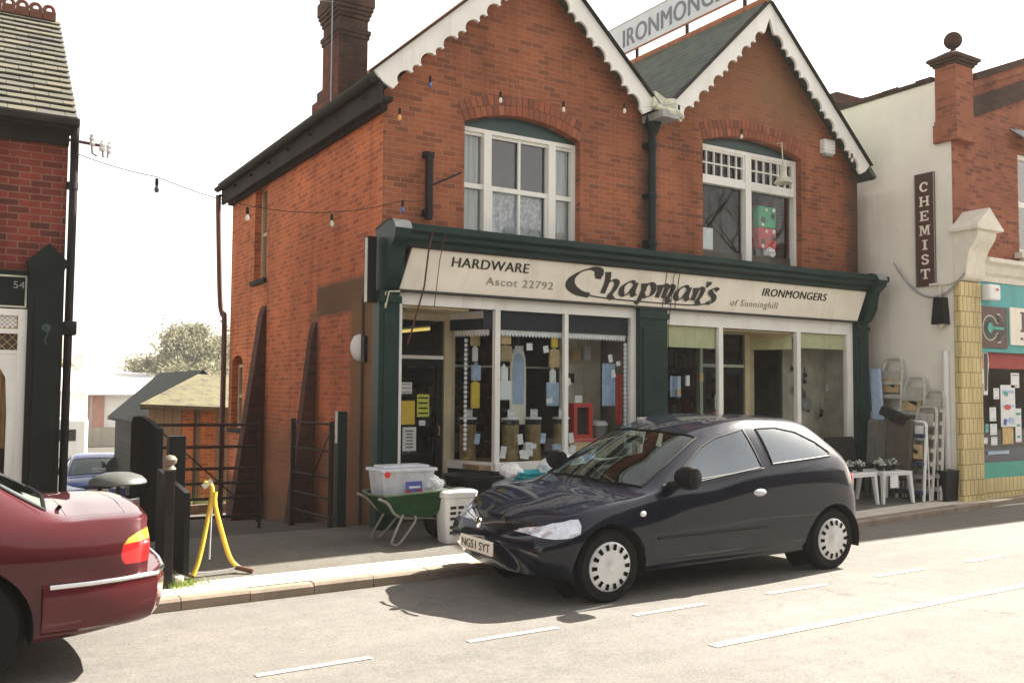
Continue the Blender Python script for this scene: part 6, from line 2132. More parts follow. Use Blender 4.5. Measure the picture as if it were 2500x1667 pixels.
def make_car(name, label, spec):
    root = thing(name, label, 'car')
    bm = loft(spec['st'], spec.get('ns', 7), spec.get('nk', 6))
    bvh = BVHTree.FromBMesh(bm)
    def ys(x, z, s=-1):
        h = bvh.ray_cast(Vector((x, s * 3, z)), Vector((0, -s, 0)))
        return h[0].y if h[0] else s * 0.8
    pm = spec['paint']
    # wheel arches
    for (cx, cz, r_) in spec['arches']:
        fs = imprint(bm, circle(cx, cz, r_), (0, 2), side(0.45, -1, 0.75))
        bmesh.ops.delete(bm, geom=fs, context='FACES')
    # glass
    for poly in spec.get('side_glass', ()):
        for sfs in split_sides(imprint(bm, poly, (0, 2), side(0.3, 0.7))):
            o_ = take(bm, sfs).build('side_window', glass_car, root)
            s_ = -1 if o_.data.vertices[0].co.y < 0 else 1
            sm = MB()
            pp = []
            for (q0, q1) in zip(poly, poly[1:] + poly[:1]):
                for k_ in range(5):
                    xx, zz_ = q0[0] + (q1[0] - q0[0]) * k_ / 5, q0[1] + (q1[1] - q0[1]) * k_ / 5
                    pp.append((xx, ys(xx, zz_, s_), zz_))
            sm.tube(pp + [pp[0], pp[1]], .011, 6, cap=False)
            sm.build('seal', M['trim'], o_)
    for poly, (xa, xb), zmin, nm in spec.get('top_glass', ()):
        fs = imprint(bm, poly, (0, 1), lambda f: xa < f.calc_center_median().x < xb and f.normal.z > 0.15 and f.calc_center_median().z > zmin)
        tk = take(bm, fs)
        o_ = tk.build(nm, glass_scr, root)
        cnt = {}
        for f in tk.f:
            for q0, q1 in zip(f, f[1:] + f[:1]):
                k_ = (min(q0, q1), max(q0, q1))
                cnt[k_] = cnt.get(k_, 0) + 1
        nb = {}
        for (q0, q1), c_ in cnt.items():
            if c_ == 1:
                nb.setdefault(q0, []).append(q1); nb.setdefault(q1, []).append(q0)
        if nb:
            st0 = next(iter(nb)); loop = [st0]; pv = None; cu_ = st0
            while True:
                nx_ = [q for q in nb[cu_] if q != pv]
                if not nx_: break
                pv, cu_ = cu_, nx_[0]
                loop.append(cu_)
                if cu_ == st0 or len(loop) > 2000: break
            MB().tube([tk.v[q] for q in loop], .012, 6, cap=False).build('seal', M['trim'], o_)
    for poly, (xa, xb), mt, nm in spec.get('end_parts', ()):
        fs = imprint(bm, poly, (1, 2), lambda f: xa < f.calc_center_median().x < xb)
        take(bm, fs).build(nm, mt, root)
    for poly, y0, mt, nm in spec.get('side_parts', ()):
        for sfs in split_sides(imprint(bm, poly, (0, 2), side(y0))):
            if sfs:
                take(bm, sfs).build(nm, mt, root)
    doors = []
    for poly in spec.get('doors', ()):
        fs = imprint(bm, poly, (0, 2), side(0.55, 0.2, 1.02))
        for sfs in split_sides(fs):
            if sfs:
                pn, rm = panel(bm, sfs)
                d = pn.build('door', pm, root)
                rm.build('door_gap', M['trim'], d)
                doors.append(d)
    for poly, (xa, xb) in spec.get('lids', ()):
        fs = imprint(bm, poly, (0, 1), lambda f: xa < f.calc_center_median().x < xb and f.normal.z > 0.35)
        pn, rm = panel(bm, fs)
        d = pn.build('bonnet' if xa < 1 else 'boot_lid', pm, root)
        rm.build('lid_gap', M['trim'], d)
    mb = MB()
    bm.verts.index_update()
    mb.bm(bm, 0, True)
    body = mb.build('body', pm, root, angle=50)
    # dark wells, sills, floor
    mb = MB()
    for (cx, cz, r_) in spec['arches']:
        for s in (-1, 1):
            n = 20
            yo = abs(ys(cx, cz + r_ + .03)) - 0.012
            vs = []
            for i in range(n + 1):
                a = PI * i / n
                a = -0.25 + (PI + .5) * i / n
                vs += [(cx + r_ * math.cos(a), s * yo, cz + r_ * math.sin(a)), (cx + r_ * math.cos(a), s * (yo - .32), cz + r_ * math.sin(a))]
            mb.add(vs, [(2 * i, 2 * i + 1, 2 * i + 3, 2 * i + 2) for i in range(n)])
            mb.add([(cx + r_ * math.cos(2 * PI * i / n), s * (yo - .32), cz + r_ * math.sin(2 * PI * i / n)) for i in range(n)], [tuple(range(n))])
    build_each(mb, 'wheel_well', well_m, root)
    for (x, y) in spec['wheels']:
        for s in (-1, 1):
            wheel(root, x, s * y, spec['wr'], 0.17, s, spec['hubr'], spec.get('wstyle', 'slots'))
    mb = MB()
    z0 = 0.30
    xa, xb = spec['cabin']
    mb.box(xa, xb, -.68, .68, z0, z0 + .03)
    mb.bbox(xa - .05, xa + .25, -.62, .62, .55, .80, 0.06)
    mb.build('dashboard', seat_m, root)
    for xs_ in spec['seats']:
        for s in (-1, 1):
            mb = MB()
            mb.bbox(xs_, xs_ + .5, s * .36 - .23, s * .36 + .23, .36, .56, .06)
            mb.rbox((xs_ + .56, s * .36, .80), .14, .44, .56, ry=R(14), bev=.05)
            mb.rbox((xs_ + .66, s * .36, 1.13), .09, .24, .17, ry=R(10), bev=.035)
            mb.build('seat', seat_m, root)
    st_ = MB()
    c = Vector((xa + .42, .36, .82))
    ax = Vector((1, 0, .5)).normalized()
    o1 = Vector((0, 1, 0)); o2 = ax.cross(o1)
    st_.tube([c + (o1 * math.cos(t) + o2 * math.sin(t)) * .18 for t in [2 * PI * i / 20 for i in range(21)]], .014, 6)
    st_.tube([c - o1 * .17, c + o1 * .17], .012, 6).tube([c, c - ax * .2], .02, 6)
    st_.build('steering_wheel', M['trim'], root)
    return root, ys, body

def plate_on(root, x, y0, z, w_, h, txt, face=-1, mt=None):
    """number plate on an end of the car, lettered"""
    mb = MB().bbox(x - .008, x + .008, y0 - w_ / 2, y0 + w_ / 2, z, z + h, .004)
    o = mb.build('number_plate', mt or M['cream'], root)
    l = MB()
    if face < 0:
        lettering(l, txt, (x - .0085, y0 + w_ / 2 - .03, z + h * .2), (0, -1, 0), V_, w_ - .06, h * .6, bold=.02, depth=.002)
    l.build('lettering', M['ink'], o)
    return o

# --- small dark hatchback parked in the bay
def P(*a): return list(a)
corsa = dict(
    st=[
        P((.06, 0, .22), (.17, .50, .22), (.18, .62, .27), (.11, .67, .40), (.14, .67, .56), (.25, .61, .665), (.24, .51, .70), (.14, .28, .725), (.10, 0, .735)),
        P((.35, 0, .20), (.36, .64, .20), (.37, .765, .26), (.36, .80, .42), (.37, .80, .60), (.42, .735, .755), (.41, .64, .80), (.38, .34, .83), (.36, 0, .84)),
        P((.75, 0, .20), (.75, .68, .20), (.75, .80, .25), (.75, .82, .42), (.75, .825, .64), (.75, .775, .855), (.75, .68, .895), (.72, .35, .925), (.70, 0, .935)),
        P((1.10, 0, .20), (1.10, .68, .20), (1.10, .79, .24), (1.12, .815, .42), (1.13, .825, .66), (1.16, .785, .925), (1.13, .705, .955), (1.02, .38, .985), (.96, 0, .995)),
        P((1.50, 0, .20), (1.50, .68, .20), (1.50, .78, .24), (1.50, .81, .42), (1.50, .825, .66), (1.50, .795, .945), (1.48, .675, 1.125), (1.38, .37, 1.195), (1.33, 0, 1.21)),
        P((1.88, 0, .20), (1.88, .68, .20), (1.88, .78, .24), (1.88, .81, .42), (1.88, .825, .66), (1.88, .80, .96), (1.90, .605, 1.325), (1.79, .34, 1.385), (1.74, 0, 1.40)),
        P((2.32, 0, .20), (2.32, .68, .20), (2.32, .78, .24), (2.32, .81, .42), (2.32, .828, .66), (2.32, .803, .975), (2.32, .585, 1.375), (2.28, .33, 1.432), (2.27, 0, 1.445)),
        P((2.80, 0, .20), (2.80, .68, .20), (2.80, .78, .24), (2.80, .815, .42), (2.80, .832, .67), (2.80, .803, .995), (2.80, .575, 1.36), (2.84, .33, 1.42), (2.85, 0, 1.43)),
        P((3.28, 0, .22), (3.28, .68, .22), (3.28, .79, .26), (3.28, .82, .42), (3.28, .835, .69), (3.28, .79, 1.015), (3.25, .555, 1.295), (3.32, .32, 1.355), (3.34, 0, 1.365)),
        P((3.58, 0, .25), (3.58, .62, .25), (3.60, .76, .29), (3.60, .79, .43), (3.58, .80, .70), (3.53, .745, 1.00), (3.50, .575, 1.13), (3.58, .33, 1.13), (3.61, 0, 1.13)),
        P((3.74, 0, .28), (3.68, .50, .28), (3.70, .62, .31), (3.73, .66, .44), (3.69, .67, .68), (3.64, .62, .90), (3.67, .50, .935), (3.74, .28, .935), (3.76, 0, .935)),
    ],
    paint=carpaint('midnight_paint', (0.0045, 0.007, 0.017), 0.15, 0.4),
    arches=[(.80, .28, .335), (3.29, .28, .335)], wheels=[(.80, .715), (3.29, .72)], wr=.285, hubr=.185,
    side_glass=[[(1.40, .985), (1.60, 1.135), (1.84, 1.275), (2.02, 1.325), (2.34, 1.345), (2.40, 1.02)],
                [(2.53, 1.035), (2.50, 1.34), (2.74, 1.335), (2.98, 1.285), (3.18, 1.19), (3.30, 1.095), (3.29, 1.065)]],
    top_glass=[([(1.03, 0), (1.07, .36), (1.20, .655), (1.50, .625), (1.86, .56), (1.765, .3), (1.72, 0), (1.765, -.3), (1.86, -.56), (1.50, -.625), (1.20, -.655), (1.07, -.36)], (.95, 1.95), .985, 'windscreen')],
    side_parts=[([(.14, .595), (.20, .65), (.30, .715), (.41, .76), (.47, .765), (.475, .71), (.45, .635), (.36, .605), (.24, .59)], .30, lamp_clear, 'headlamp')],
    end_parts=[([(-.34, .585), (.34, .585), (.26, .665), (-.26, .665)], (-1, .3), M['trim'], 'grille'),
               ],
    doors=[[(1.20, .29), (1.17, .55), (1.26, .935), (1.36, .955), (2.47, 1.005), (2.49, .70), (2.46, .29)]],
    lids=[([(.30, 0), (.32, .35), (.42, .56), (.70, .66), (1.05, .685), (.98, .38), (.92, 0), (.98, -.38), (1.05, -.685), (.70, -.66), (.42, -.56), (.32, -.35)], (.2, 1.2))],
    cabin=(1.15, 3.3), seats=[1.75, 2.55])
for row in corsa['st']:
    for j, p in enumerate(row):
        if p[0] < .80:
            row[j] = (.80 - (.80 - p[0]) * .80, p[1], p[2])
def drop(x):
    # the body sits nose down on its springs, lower over the front wheels than over the rear
    K = [(-1, .115), (.6, .125), (1.2, .145), (1.9, .115), (2.3, .045), (2.9, .02), (9, .0)]
    for (p, q), (r_, t) in zip(K, K[1:]):
        if x <= r_:
            return q + (t - q) * (x - p) / (r_ - p)
    return 0
def dz(x, z): return z - drop(x) * max(0.0, min(1.0, (z - .22) / .65))
for row in corsa['st']:
    for j, p in enumerate(row):
        row[j] = (p[0], p[1], dz(p[0], p[2]))
corsa['side_glass'] = [[(a, dz(a, b)) for a, b in q] for q in corsa['side_glass']]
corsa['side_parts'] = [([(a, dz(a, b)) for a, b in q[0]],) + q[1:] for q in corsa['side_parts']]
corsa['end_parts'] = [([(a, dz(0, b)) for a, b in q[0]],) + q[1:] for q in corsa['end_parts']]
corsa['doors'] = [[(a, dz(a, b)) for a, b in q] for q in corsa['doors']]
corsa['top_glass'] = [(q[0], q[1], .84, q[3]) for q in corsa['top_glass']]
def sq(x): return .80 - (.80 - x) * .80 if x < .80 else x
corsa['side_parts'] = [([(sq(a), b) for a, b in q[0]],) + q[1:] for q in corsa['side_parts']]
corsa['lids'] = [([(sq(a), b) for a, b in q[0]], q[1]) for q in corsa['lids']]
car, ys, body = make_car('hatchback_car', 'dark blue black three door hatchback parked in the bay before the shop', corsa)
for s in (-1, 1):
    mb = MB()
    y = ys(1.42, .83, s)
    mb.lathe([(0.001, -.125), (.065, -.11), (.10, -.045), (.105, .03), (.09, .085), (0.001, .10)], (1.46, y + s * .13, .945), 18, axis='Y', sx=.75, sy=.92)
    mb.tube([(1.42, y - s * .03, .865), (1.44, y + s * .07, .89)], [.045, .03], 8)
    mb.build('wing_mirror', M['trim'], car)
mb = MB()
mb.sphere((2.33, ys(2.33, .77) - .008, .77), .075, 14, sy=.28, sz=.42)
mb.build('door_handle', M['hub'] if False else paint('handle_paint', (0.55, 0.56, 0.58), 0.3, .05, 5, metal=.3), car)
mb = MB().sphere((1.10, ys(1.10, .67) - .002, .67), .03, 12, sy=.4, sz=.75)
mb.build('side_repeater', M['plastic_white'], car)
mb = MB()
for s in (-1, 1):                                       # black waist trim and side moulding
    for (xa, xb, z0, z1, r_) in ((1.34, 2.42, .872, .970, .008),):
        mb.tube([(xa + (xb - xa) * i / 10, ys(xa + (xb - xa) * i / 10, z0 + (z1 - z0) * i / 10, s) + s * .002, z0 + (z1 - z0) * i / 10) for i in range(11)], r_, 6)
    mb.tube([(1.24 + 1.2 * i / 10, ys(1.24 + 1.2 * i / 10, .47, s) + s * .002, .47) for i in range(11)], .012, 6)
build_each(mb, 'side_moulding', M['trim'], car)
mb = MB()                                               # chrome grille bar in a shallow V with a round badge
for s in (-1, 1):
    mb.tube([(.135, s * .05, .565), (.15, s * .18, .595), (.185, s * .30, .605)], .010, 8)
mb.lathe([(0.04, -.0), (0.044, -.012), (0.03, -.018), (0.001, -.019)], (.13, 0, .568), 20, axis='X')
mb.build('grille_bar', M['chrome'], car)
plate_on(car, .105, 0.0, .335, .50, .11, 'NG51 SYT')
build_each(MB().tube([(1.06, -.1, .90), (1.22, -.38, .935)], .008, 6).tube([(1.06, -.5, .885), (1.20, -.02, .955)], .006, 6), 'wiper', M['trim'], car)
MB().rbox((1.66, 0, 1.19), .03, .20, .07, bev=.01).build('rear_view_mirror', M['trim'], car)
build_each(MB().bbox(3.60, 3.74, -.67, -.60, .60, .86, .02).bbox(3.60, 3.74, .60, .67, .60, .86, .02), 'tail_lamp', lamp_red, car)
CS = 1.018
car.scale = (CS, 0.965, 0.968)
car.location = (3.44, 6.205, -0.148)
car.rotation_euler = (R(0.8), 0, R(0.6))

# --- maroon saloon at the left edge, only its tail in view
maroon = carpaint('maroon_paint', (0.075, 0.011, 0.014), 0.0, 0.5)
bmw = dict(
    st=[
        P((.04, 0, .22), (.12, .55, .22), (.13, .66, .28), (.08, .72, .42), (.10, .72, .58), (.16, .68, .68), (.16, .55, .70), (.10, .3, .71), (.08, 0, .71)),
        P((.45, 0, .20), (.45, .66, .20), (.45, .79, .26), (.45, .82, .44), (.45, .825, .64), (.46, .76, .79), (.46, .66, .815), (.44, .34, .83), (.44, 0, .835)),
        P((1.0, 0, .19), (1.0, .68, .19), (1.0, .80, .24), (1.0, .825, .44), (1.0, .835, .66), (1.0, .78, .84), (1.0, .68, .87), (.98, .35, .89), (.98, 0, .90)),
        P((1.55, 0, .19), (1.55, .68, .19), (1.55, .80, .24), (1.55, .825, .44), (1.55, .84, .67), (1.56, .80, .88), (1.52, .70, .92), (1.42, .38, .94), (1.38, 0, .945)),
        P((1.9, 0, .19), (1.9, .68, .19), (1.9, .80, .24), (1.9, .825, .44), (1.9, .842, .68), (1.9, .805, .89), (1.88, .65, 1.12), (1.80, .36, 1.16), (1.77, 0, 1.17)),
        P((2.25, 0, .19), (2.25, .68, .19), (2.25, .80, .24), (2.25, .825, .44), (2.25, .845, .68), (2.25, .805, .90), (2.25, .60, 1.28), (2.18, .34, 1.335), (2.15, 0, 1.345)),
        P((2.65, 0, .19), (2.65, .68, .19), (2.65, .80, .24), (2.65, .825, .44), (2.65, .845, .685), (2.65, .805, .905), (2.65, .575, 1.335), (2.65, .33, 1.38), (2.65, 0, 1.39)),
        P((3.2, 0, .2), (3.2, .68, .2), (3.2, .80, .25), (3.2, .83, .45), (3.2, .85, .69), (3.2, .805, .905), (3.22, .57, 1.29), (3.26, .33, 1.335), (3.26, 0, 1.345)),
        P((3.45, 0, .2), (3.45, .68, .2), (3.45, .81, .25), (3.45, .84, .45), (3.45, .855, .69), (3.50, .80, .88), (3.60, .62, 1.04), (3.62, .34, 1.07), (3.62, 0, 1.08)),
        P((3.75, 0, .22), (3.75, .66, .22), (3.75, .81, .27), (3.75, .84, .45), (3.75, .85, .69), (3.80, .785, .84), (3.90, .68, .875), (3.93, .36, .885), (3.93, 0, .89)),
        P((4.08, 0, .24), (4.08, .62, .24), (4.08, .79, .28), (4.08, .82, .45), (4.08, .83, .69), (4.08, .765, .83), (4.12, .68, .862), (4.14, .36, .872), (4.14, 0, .877)),
        P((4.33, 0, .28), (4.28, .56, .28), (4.28, .74, .30), (4.28, .775, .45), (4.29, .785, .69), (4.29, .735, .82), (4.32, .66, .855), (4.35, .34, .866), (4.36, 0, .87)),
        P((4.40, 0, .32), (4.33, .50, .32), (4.34, .67, .34), (4.36, .70, .46), (4.375, .715, .69), (4.365, .675, .80), (4.38, .59, .835), (4.40, .3, .845), (4.41, 0, .85)),
    ],
    paint=maroon, ns=7, nk=6,
    arches=[(.75, .32, .365), (3.43, .32, .365)], wheels=[(.75, .715), (3.43, .72)], wr=.325, hubr=.205, wstyle='spokes',
    side_glass=[[(1.72, .935), (2.05, 1.17), (2.35, 1.285), (2.55, 1.30), (2.58, .945)], [(2.66, .945), (2.64, 1.30), (2.98, 1.28), (3.25, 1.19), (3.50, .97), (3.46, .945)]],
    top_glass=[([(1.46, 0), (1.56, .64), (2.20, .54), (2.10, 0), (2.20, -.54), (1.56, -.64)], (1.3, 2.4), .93, 'windscreen'),
               ([(3.32, 0), (3.32, .52), (3.84, .62), (3.88, 0), (3.84, -.62), (3.32, -.52)], (3.0, 3.95), .87, 'rear_window')],
    side_parts=[([(4.225, .715), (4.25, .75), (4.30, .775), (4.39, .797), (4.39, .735), (4.225, .72)], .5, lamp_amber, 'indicator_lamp'),
                ([(4.212, .67), (4.225, .72), (4.39, .735), (4.39, .612), (4.235, .612), (4.216, .64)], .5, lamp_red, 'tail_lamp')],
    doors=[[(2.63, .30), (2.63, .90), (3.38, .905), (3.42, .75), (3.22, .58), (3.12, .30)], [(1.52, .30), (1.50, .6), (1.60, .87), (2.58, .90), (2.58, .30)]],
    lids=[([(3.95, 0), (3.95, .60), (4.26, .58), (4.29, 0), (4.26, -.58), (3.95, -.60)], (3.6, 4.4))],
    cabin=(1.6, 3.2), seats=[2.0, 2.75])
car2, ys2, _b = make_car('maroon_saloon', 'maroon saloon car cut off by the left edge with its tail by the kerb', bmw)
def bumper_path(off, x0=3.83):
    return [(x0, -.845 - off), (4.05, -.83 - off), (4.22, -.79 - off), (4.39 + off, -.72 - off * .6), (4.46 + off, -.54), (4.49 + off, -.25), (4.495 + off, 0), (4.49 + off, .25), (4.46 + off, .54), (4.39 + off, .72 + off * .6), (4.22, .79 + off), (4.05, .83 + off), (x0, .845 + off)]
mb = MB()
prof = [(0.0, .545), (.018, .54), (.03, .50), (.03, .44), (.02, .36), (0.0, .30), (-.05, .27)]
vs = []
for o, z in prof:
    vs += [(p[0], p[1], z) for p in bumper_path(o)]
n = 13
mb.add(vs, [(i * n + j, (i + 1) * n + j, (i + 1) * n + j + 1, i * n + j + 1) for i in range(len(prof) - 1) for j in range(n - 1)], 0, True)
inner = [(p[0] - .03, p[1] * .95, .545) for p in bumper_path(-.03)]
mb.add([(p[0], p[1], .545) for p in bumper_path(0.0)] + inner, [(j, j + 1, n + j + 1, n + j) for j in range(n - 1)])
bp = mb.build('bumper', carpaint('maroon_bumper', (0.10, 0.012, 0.016), 0.2, 0.4), car2, fix=True)
mb = MB().tube([(p[0], p[1], .535) for p in bumper_path(.022, 3.86)], .013, 6)
mb.build('bumper_strip', M['chrome'], bp)
mb = MB()
for s in (-1, 1):
    mb.add([(4.30, s * .765, .47), (4.36, s * .715, .47), (4.36, s * .715, .41), (4.30, s * .765, .41)], [(0, 1, 2, 3)])
build_each(mb, 'reflector', lamp_red, bp)
MB().tube([(3.92, -.45, .885), (3.94, -.45, .91)], .012, 6).build('washer_jet', M['trim'], car2)
car2.scale = (1.0, 0.94, 1.0)
car2.location = (1.075 - 4.435, 6.16, -0.145)
car2.rotation_euler = (R(0.8), 0, R(0.4))

# --- blue car coming up the yard
import copy
bc = dict(corsa)
bc['paint'] = carpaint('blue_paint', (0.03, 0.07, 0.22), 0.3, 0.3)
bc['side_parts'] = [(corsa['side_parts'][0][0], .30, lamp_clear, 'headlamp')]
bc['end_parts'] = [(corsa['end_parts'][0][0], (-1, .3), M['trim'], 'grille')]
car3, ys3, _b = make_car('blue_car', 'blue car with a pale paper in its windscreen parked facing out down the yard', bc)
mb = MB().bbox(.092, .108, -.25, .25, .42, .53, .004)
for i in range(7):
    mb.box(.089, .0915, -.20 + i * .058, -.17 + i * .058, .45, .505, 1)
mb.build('number_plate', [M['cream'], M['ink']], car3)
for s in (-1, 1):
    mb = MB()
    y = ys3(1.42, .83, s)
    mb.lathe([(0.001, -.1), (.08, -.04), (.085, .03), (0.001, .085)], (1.46, y + s * .11, .945), 12, axis='Y', sx=.75)
    mb.build('wing_mirror', M['trim'], car3)
MB().rbox((1.20, -.05, .97), .01, .34, .12, ry=R(-35)).build('windscreen_paper', M['paper'], car3)
car3.rotation_euler = (0, R(3), R(84))
car3.location = (3.35, 24.9, -1.66)

# ================================================================== GOODS ON THE PAVEMENT
def pz(x, y): return pave_z(x, y)
# green wheelbarrow
wx, wy = 3.85, 8.12
z0 = pz(wx, wy)
t = thing('wheelbarrow', 'green wheelbarrow with pale tubular legs loaded with a clear plastic box', 'wheelbarrow', (wx, wy, z0))
mb = MB()
top = [(-.34, -.26, .47), (.38, -.29, .50), (.44, 0, .50), (.38, .29, .50), (-.34, .26, .47), (-.38, 0, .465)]
bot = [(-.20, -.17, .27), (.22, -.18, .24), (.27, 0, .24), (.22, .18, .24), (-.20, .17, .27), (-.22, 0, .27)]
W = lambda p: (wx + p[0], wy + p[1], z0 + p[2])
n = 6
mb.add([W(p) for p in bot + top], [(i, (i + 1) % n, n + (i + 1) % n, n + i) for i in range(n)] + [tuple(range(n))])
mb.add([W((p[0] * .96, p[1] * .95, p[2])) for p in top] + [W((p[0] * .94, p[1] * .92, p[2] + .012)) for p in bot], [(i, n + i, n + (i + 1) % n, (i + 1) % n) for i in range(n)] + [tuple(range(n, 2 * n))[::-1]])
mb.build('tray', paint('barrow_green', (0.010, 0.055, 0.016), 0.6, 0.25, 6, spec=0.2), t, fix=False)
MB().tube([W(p) for p in top] + [W(top[0])], .012, 6).build('rim', paint('barrow_rim', (0.12, 0.17, 0.10), 0.6, 0.2, 6), t)
mb = MB()
for s in (-1, 1):
    mb.tube(spline([W((-.40, s * .26, .45)), W((-.30, s * .24, .40)), W((-.15, s * .17, .26)), W((.2, s * .10, .22)), W((.40, s * .05, .18))], 5), .014, 6)
    mb.tube(spline([W((-.12, s * .20, .28)), W((-.24, s * .23, .06)), W((-.24, s * .23, .014)), W((-.17, s * .23, .016)), W((.0, s * .20, .20)), W((.02, s * .18, .26))], 5), .012, 6)
mb.build('frame', paint('barrow_tube', (0.30, 0.29, 0.26), 0.5, 0.2, 9, metal=0.3), t)
mb = MB().lathe([(.13, -.035), (.175, -.038), (.185, -.02), (.185, .02), (.175, .038), (.13, .035)], W((.38, -.02, .185)), 22, axis='Y')
wl = mb.build('wheel', M['rubber'], t)
MB().lathe([(.001, -.02), (.12, -.012), (.128, -.03), (.128, .03), (.12, .012), (.001, .02)], W((.38, -.02, .185)), 18, axis='Y').build('rim', M['grey'], wl)
# clear box in the barrow
clear, n_, b_ = newmat('clear_plastic')
nz_ = noise(n_, 6, 3)
n_.nodes.remove(b_)
tr_ = n_.nodes.new('ShaderNodeBsdfTransparent'); tr_.inputs[0].default_value = (0.85, 0.88, 0.92, 1)
df_ = n_.nodes.new('ShaderNodeBsdfPrincipled'); df_.inputs['Base Color'].default_value = (0.86, 0.88, 0.92, 1); df_.inputs['Roughness'].default_value = 0.25
mx_ = n_.nodes.new('ShaderNodeMixShader')
rr_ = ramp(n_, nz_.outputs['Fac'], [(0.3, (0.5, 0.5, 0.5)), (0.7, (0.72, 0.72, 0.72))])
n_.links.new(rr_.outputs[0], mx_.inputs[0]); n_.links.new(tr_.outputs[0], mx_.inputs[1]); n_.links.new(df_.outputs[0], mx_.inputs[2])
n_.links.new(mx_.outputs[0], n_.nodes['Material Output'].inputs[0])
bx, by_, bz = 3.82, 8.16, z0 + .44
t = thing('storage_box', 'clear plastic storage box with lid and red sticker standing in the wheelbarrow', 'box', (bx, by_, bz))
mb = MB()
b0 = [(-.25, -.15), (.25, -.15), (.25, .15), (-.25, .15)]
mb.add([(bx + p[0], by_ + p[1], bz) for p in b0] + [(bx + p[0] * 1.1, by_ + p[1] * 1.1, bz + .235) for p in b0], [(3, 2, 1, 0), (0, 1, 5, 4), (1, 2, 6, 5), (2, 3, 7, 6), (3, 0, 4, 7)])
mb.build('tub', clear, t)
mb = MB().bbox(bx - .30, bx + .30, by_ - .19, by_ + .19, bz + .235, bz + .265, .01).bbox(bx - .24, bx + .24, by_ - .13, by_ + .13, bz + .265, bz + .29, .012)
mb.build('lid', clear, t)
MB().lathe([(.001, .003), (.03, .003), (.03, 0)], (bx - .235, by_ - .192, bz + .215), 14, axis='Y').build('red_sticker', M['red'], t)
mb = MB().box(bx - .03, bx + .14, by_ - .172, by_ - .166, bz + .03, bz + .14)
mb.box(bx - .03, bx + .02, by_ - .175, by_ - .1725, bz + .03, bz + .06, 1).box(bx + .09, bx + .14, by_ - .175, by_ - .1725, bz + .03, bz + .06, 1).box(bx, bx + .12, by_ - .175, by_ - .1725, bz + .075, bz + .095, 2)
mb.build('printed_label', [paint('label_blue', (0.10, 0.13, 0.42), 0.5, 0.2, 20), M['red'], M['paper']], t)
# white bundle in the barrow
mb = MB()
crumple(mb, (4.10, 8.06, z0 + .545), .085, 3)
crumple(mb, (4.17, 8.10, z0 + .525), .07, 5)
tag(mb.build('plastic_bundle', M['paper'], loc=(4.12, 8.08, z0 + .48)), 'crumpled white plastic bundle lying at the front end of the wheelbarrow', 'bundle')
# laundry hamper
hx, hy = 4.27, 7.90
z1 = pz(hx, hy)
t = thing('laundry_hamper', 'white slotted plastic laundry hamper standing between wheelbarrow and car', 'hamper', (hx, hy, z1))
mb = MB()
def rrect(w_, d, r_, n=4):
    o = []
    for cx, cy, a in ((w_ - r_, -d + r_, -90), (w_ - r_, d - r_, 0), (-w_ + r_, d - r_, 90), (-w_ + r_, -d + r_, 180)):
        o += [(cx + r_ * math.cos(R(a + 90 * i / n)), cy + r_ * math.sin(R(a + 90 * i / n))) for i in range(n + 1)]
    return o
def tub(mb, cx, cy, levels, r_=.04, closed_bottom=True, mi=0, smooth=True):
    k = len(rrect(1, 1, .1))
    vs = []
    for w_, d, z in levels:
        vs += [(cx + p[0], cy + p[1], z) for p in rrect(w_, d, min(r_, w_ * .6, d * .6))]
    fs = [(i * k + j, i * k + (j + 1) % k, (i + 1) * k + (j + 1) % k, (i + 1) * k + j) for i in range(len(levels) - 1) for j in range(k)]
    if closed_bottom: fs.append(tuple(range(k))[::-1])
    mb.add(vs, fs, mi, smooth)
    return vs, k
tub(mb, hx, hy, [(.135, .11, z1), (.14, .115, z1 + .02), (.165, .135, z1 + .43), (.185, .15, z1 + .44), (.19, .155, z1 + .475), (.175, .14, z1 + .48), (.16, .13, z1 + .45)], .05)
mb.build('basket', M['plastic_white'], t)
tub_l = MB(); tub(tub_l, hx, hy, [(.192, .157, z1 + .476), (.19, .155, z1 + .49), (.16, .13, z1 + .505)], .05); 
k_ = len(rrect(1, 1, .1)); tub_l.f.append(list(range(2 * k_, 3 * k_))); tub_l.m.append(0); tub_l.s.append(False)
tub_l.build('lid', M['plastic_white'], t)
mb = MB()
for c in range(3):
    for r_ in range(6):
        zz = z1 + .09 + r_ * .052 + (.03 if r_ > 1 else 0)
        if zz > z1 + .36: continue
        yo = hy - .1155 - .02 * ((zz - z1) / .43) - .003
        xx = hx - .085 + c * .085
        mb.quad((xx - .032, yo, zz), (xx + .032, yo, zz), (xx + .032, yo - .0014, zz + .028), (xx - .032, yo - .0014, zz + .028))
        xo = hx + .1405 + .025 * ((zz - z1) / .43) + .003
        if c == 0:
            mb.quad((xo, hy - .05, zz), (xo, hy + .05, zz), (xo + .001, hy + .05, zz + .017), (xo + .001, hy - .05, zz + .017))
mb.build('slots', M['cloth_dark'], t)
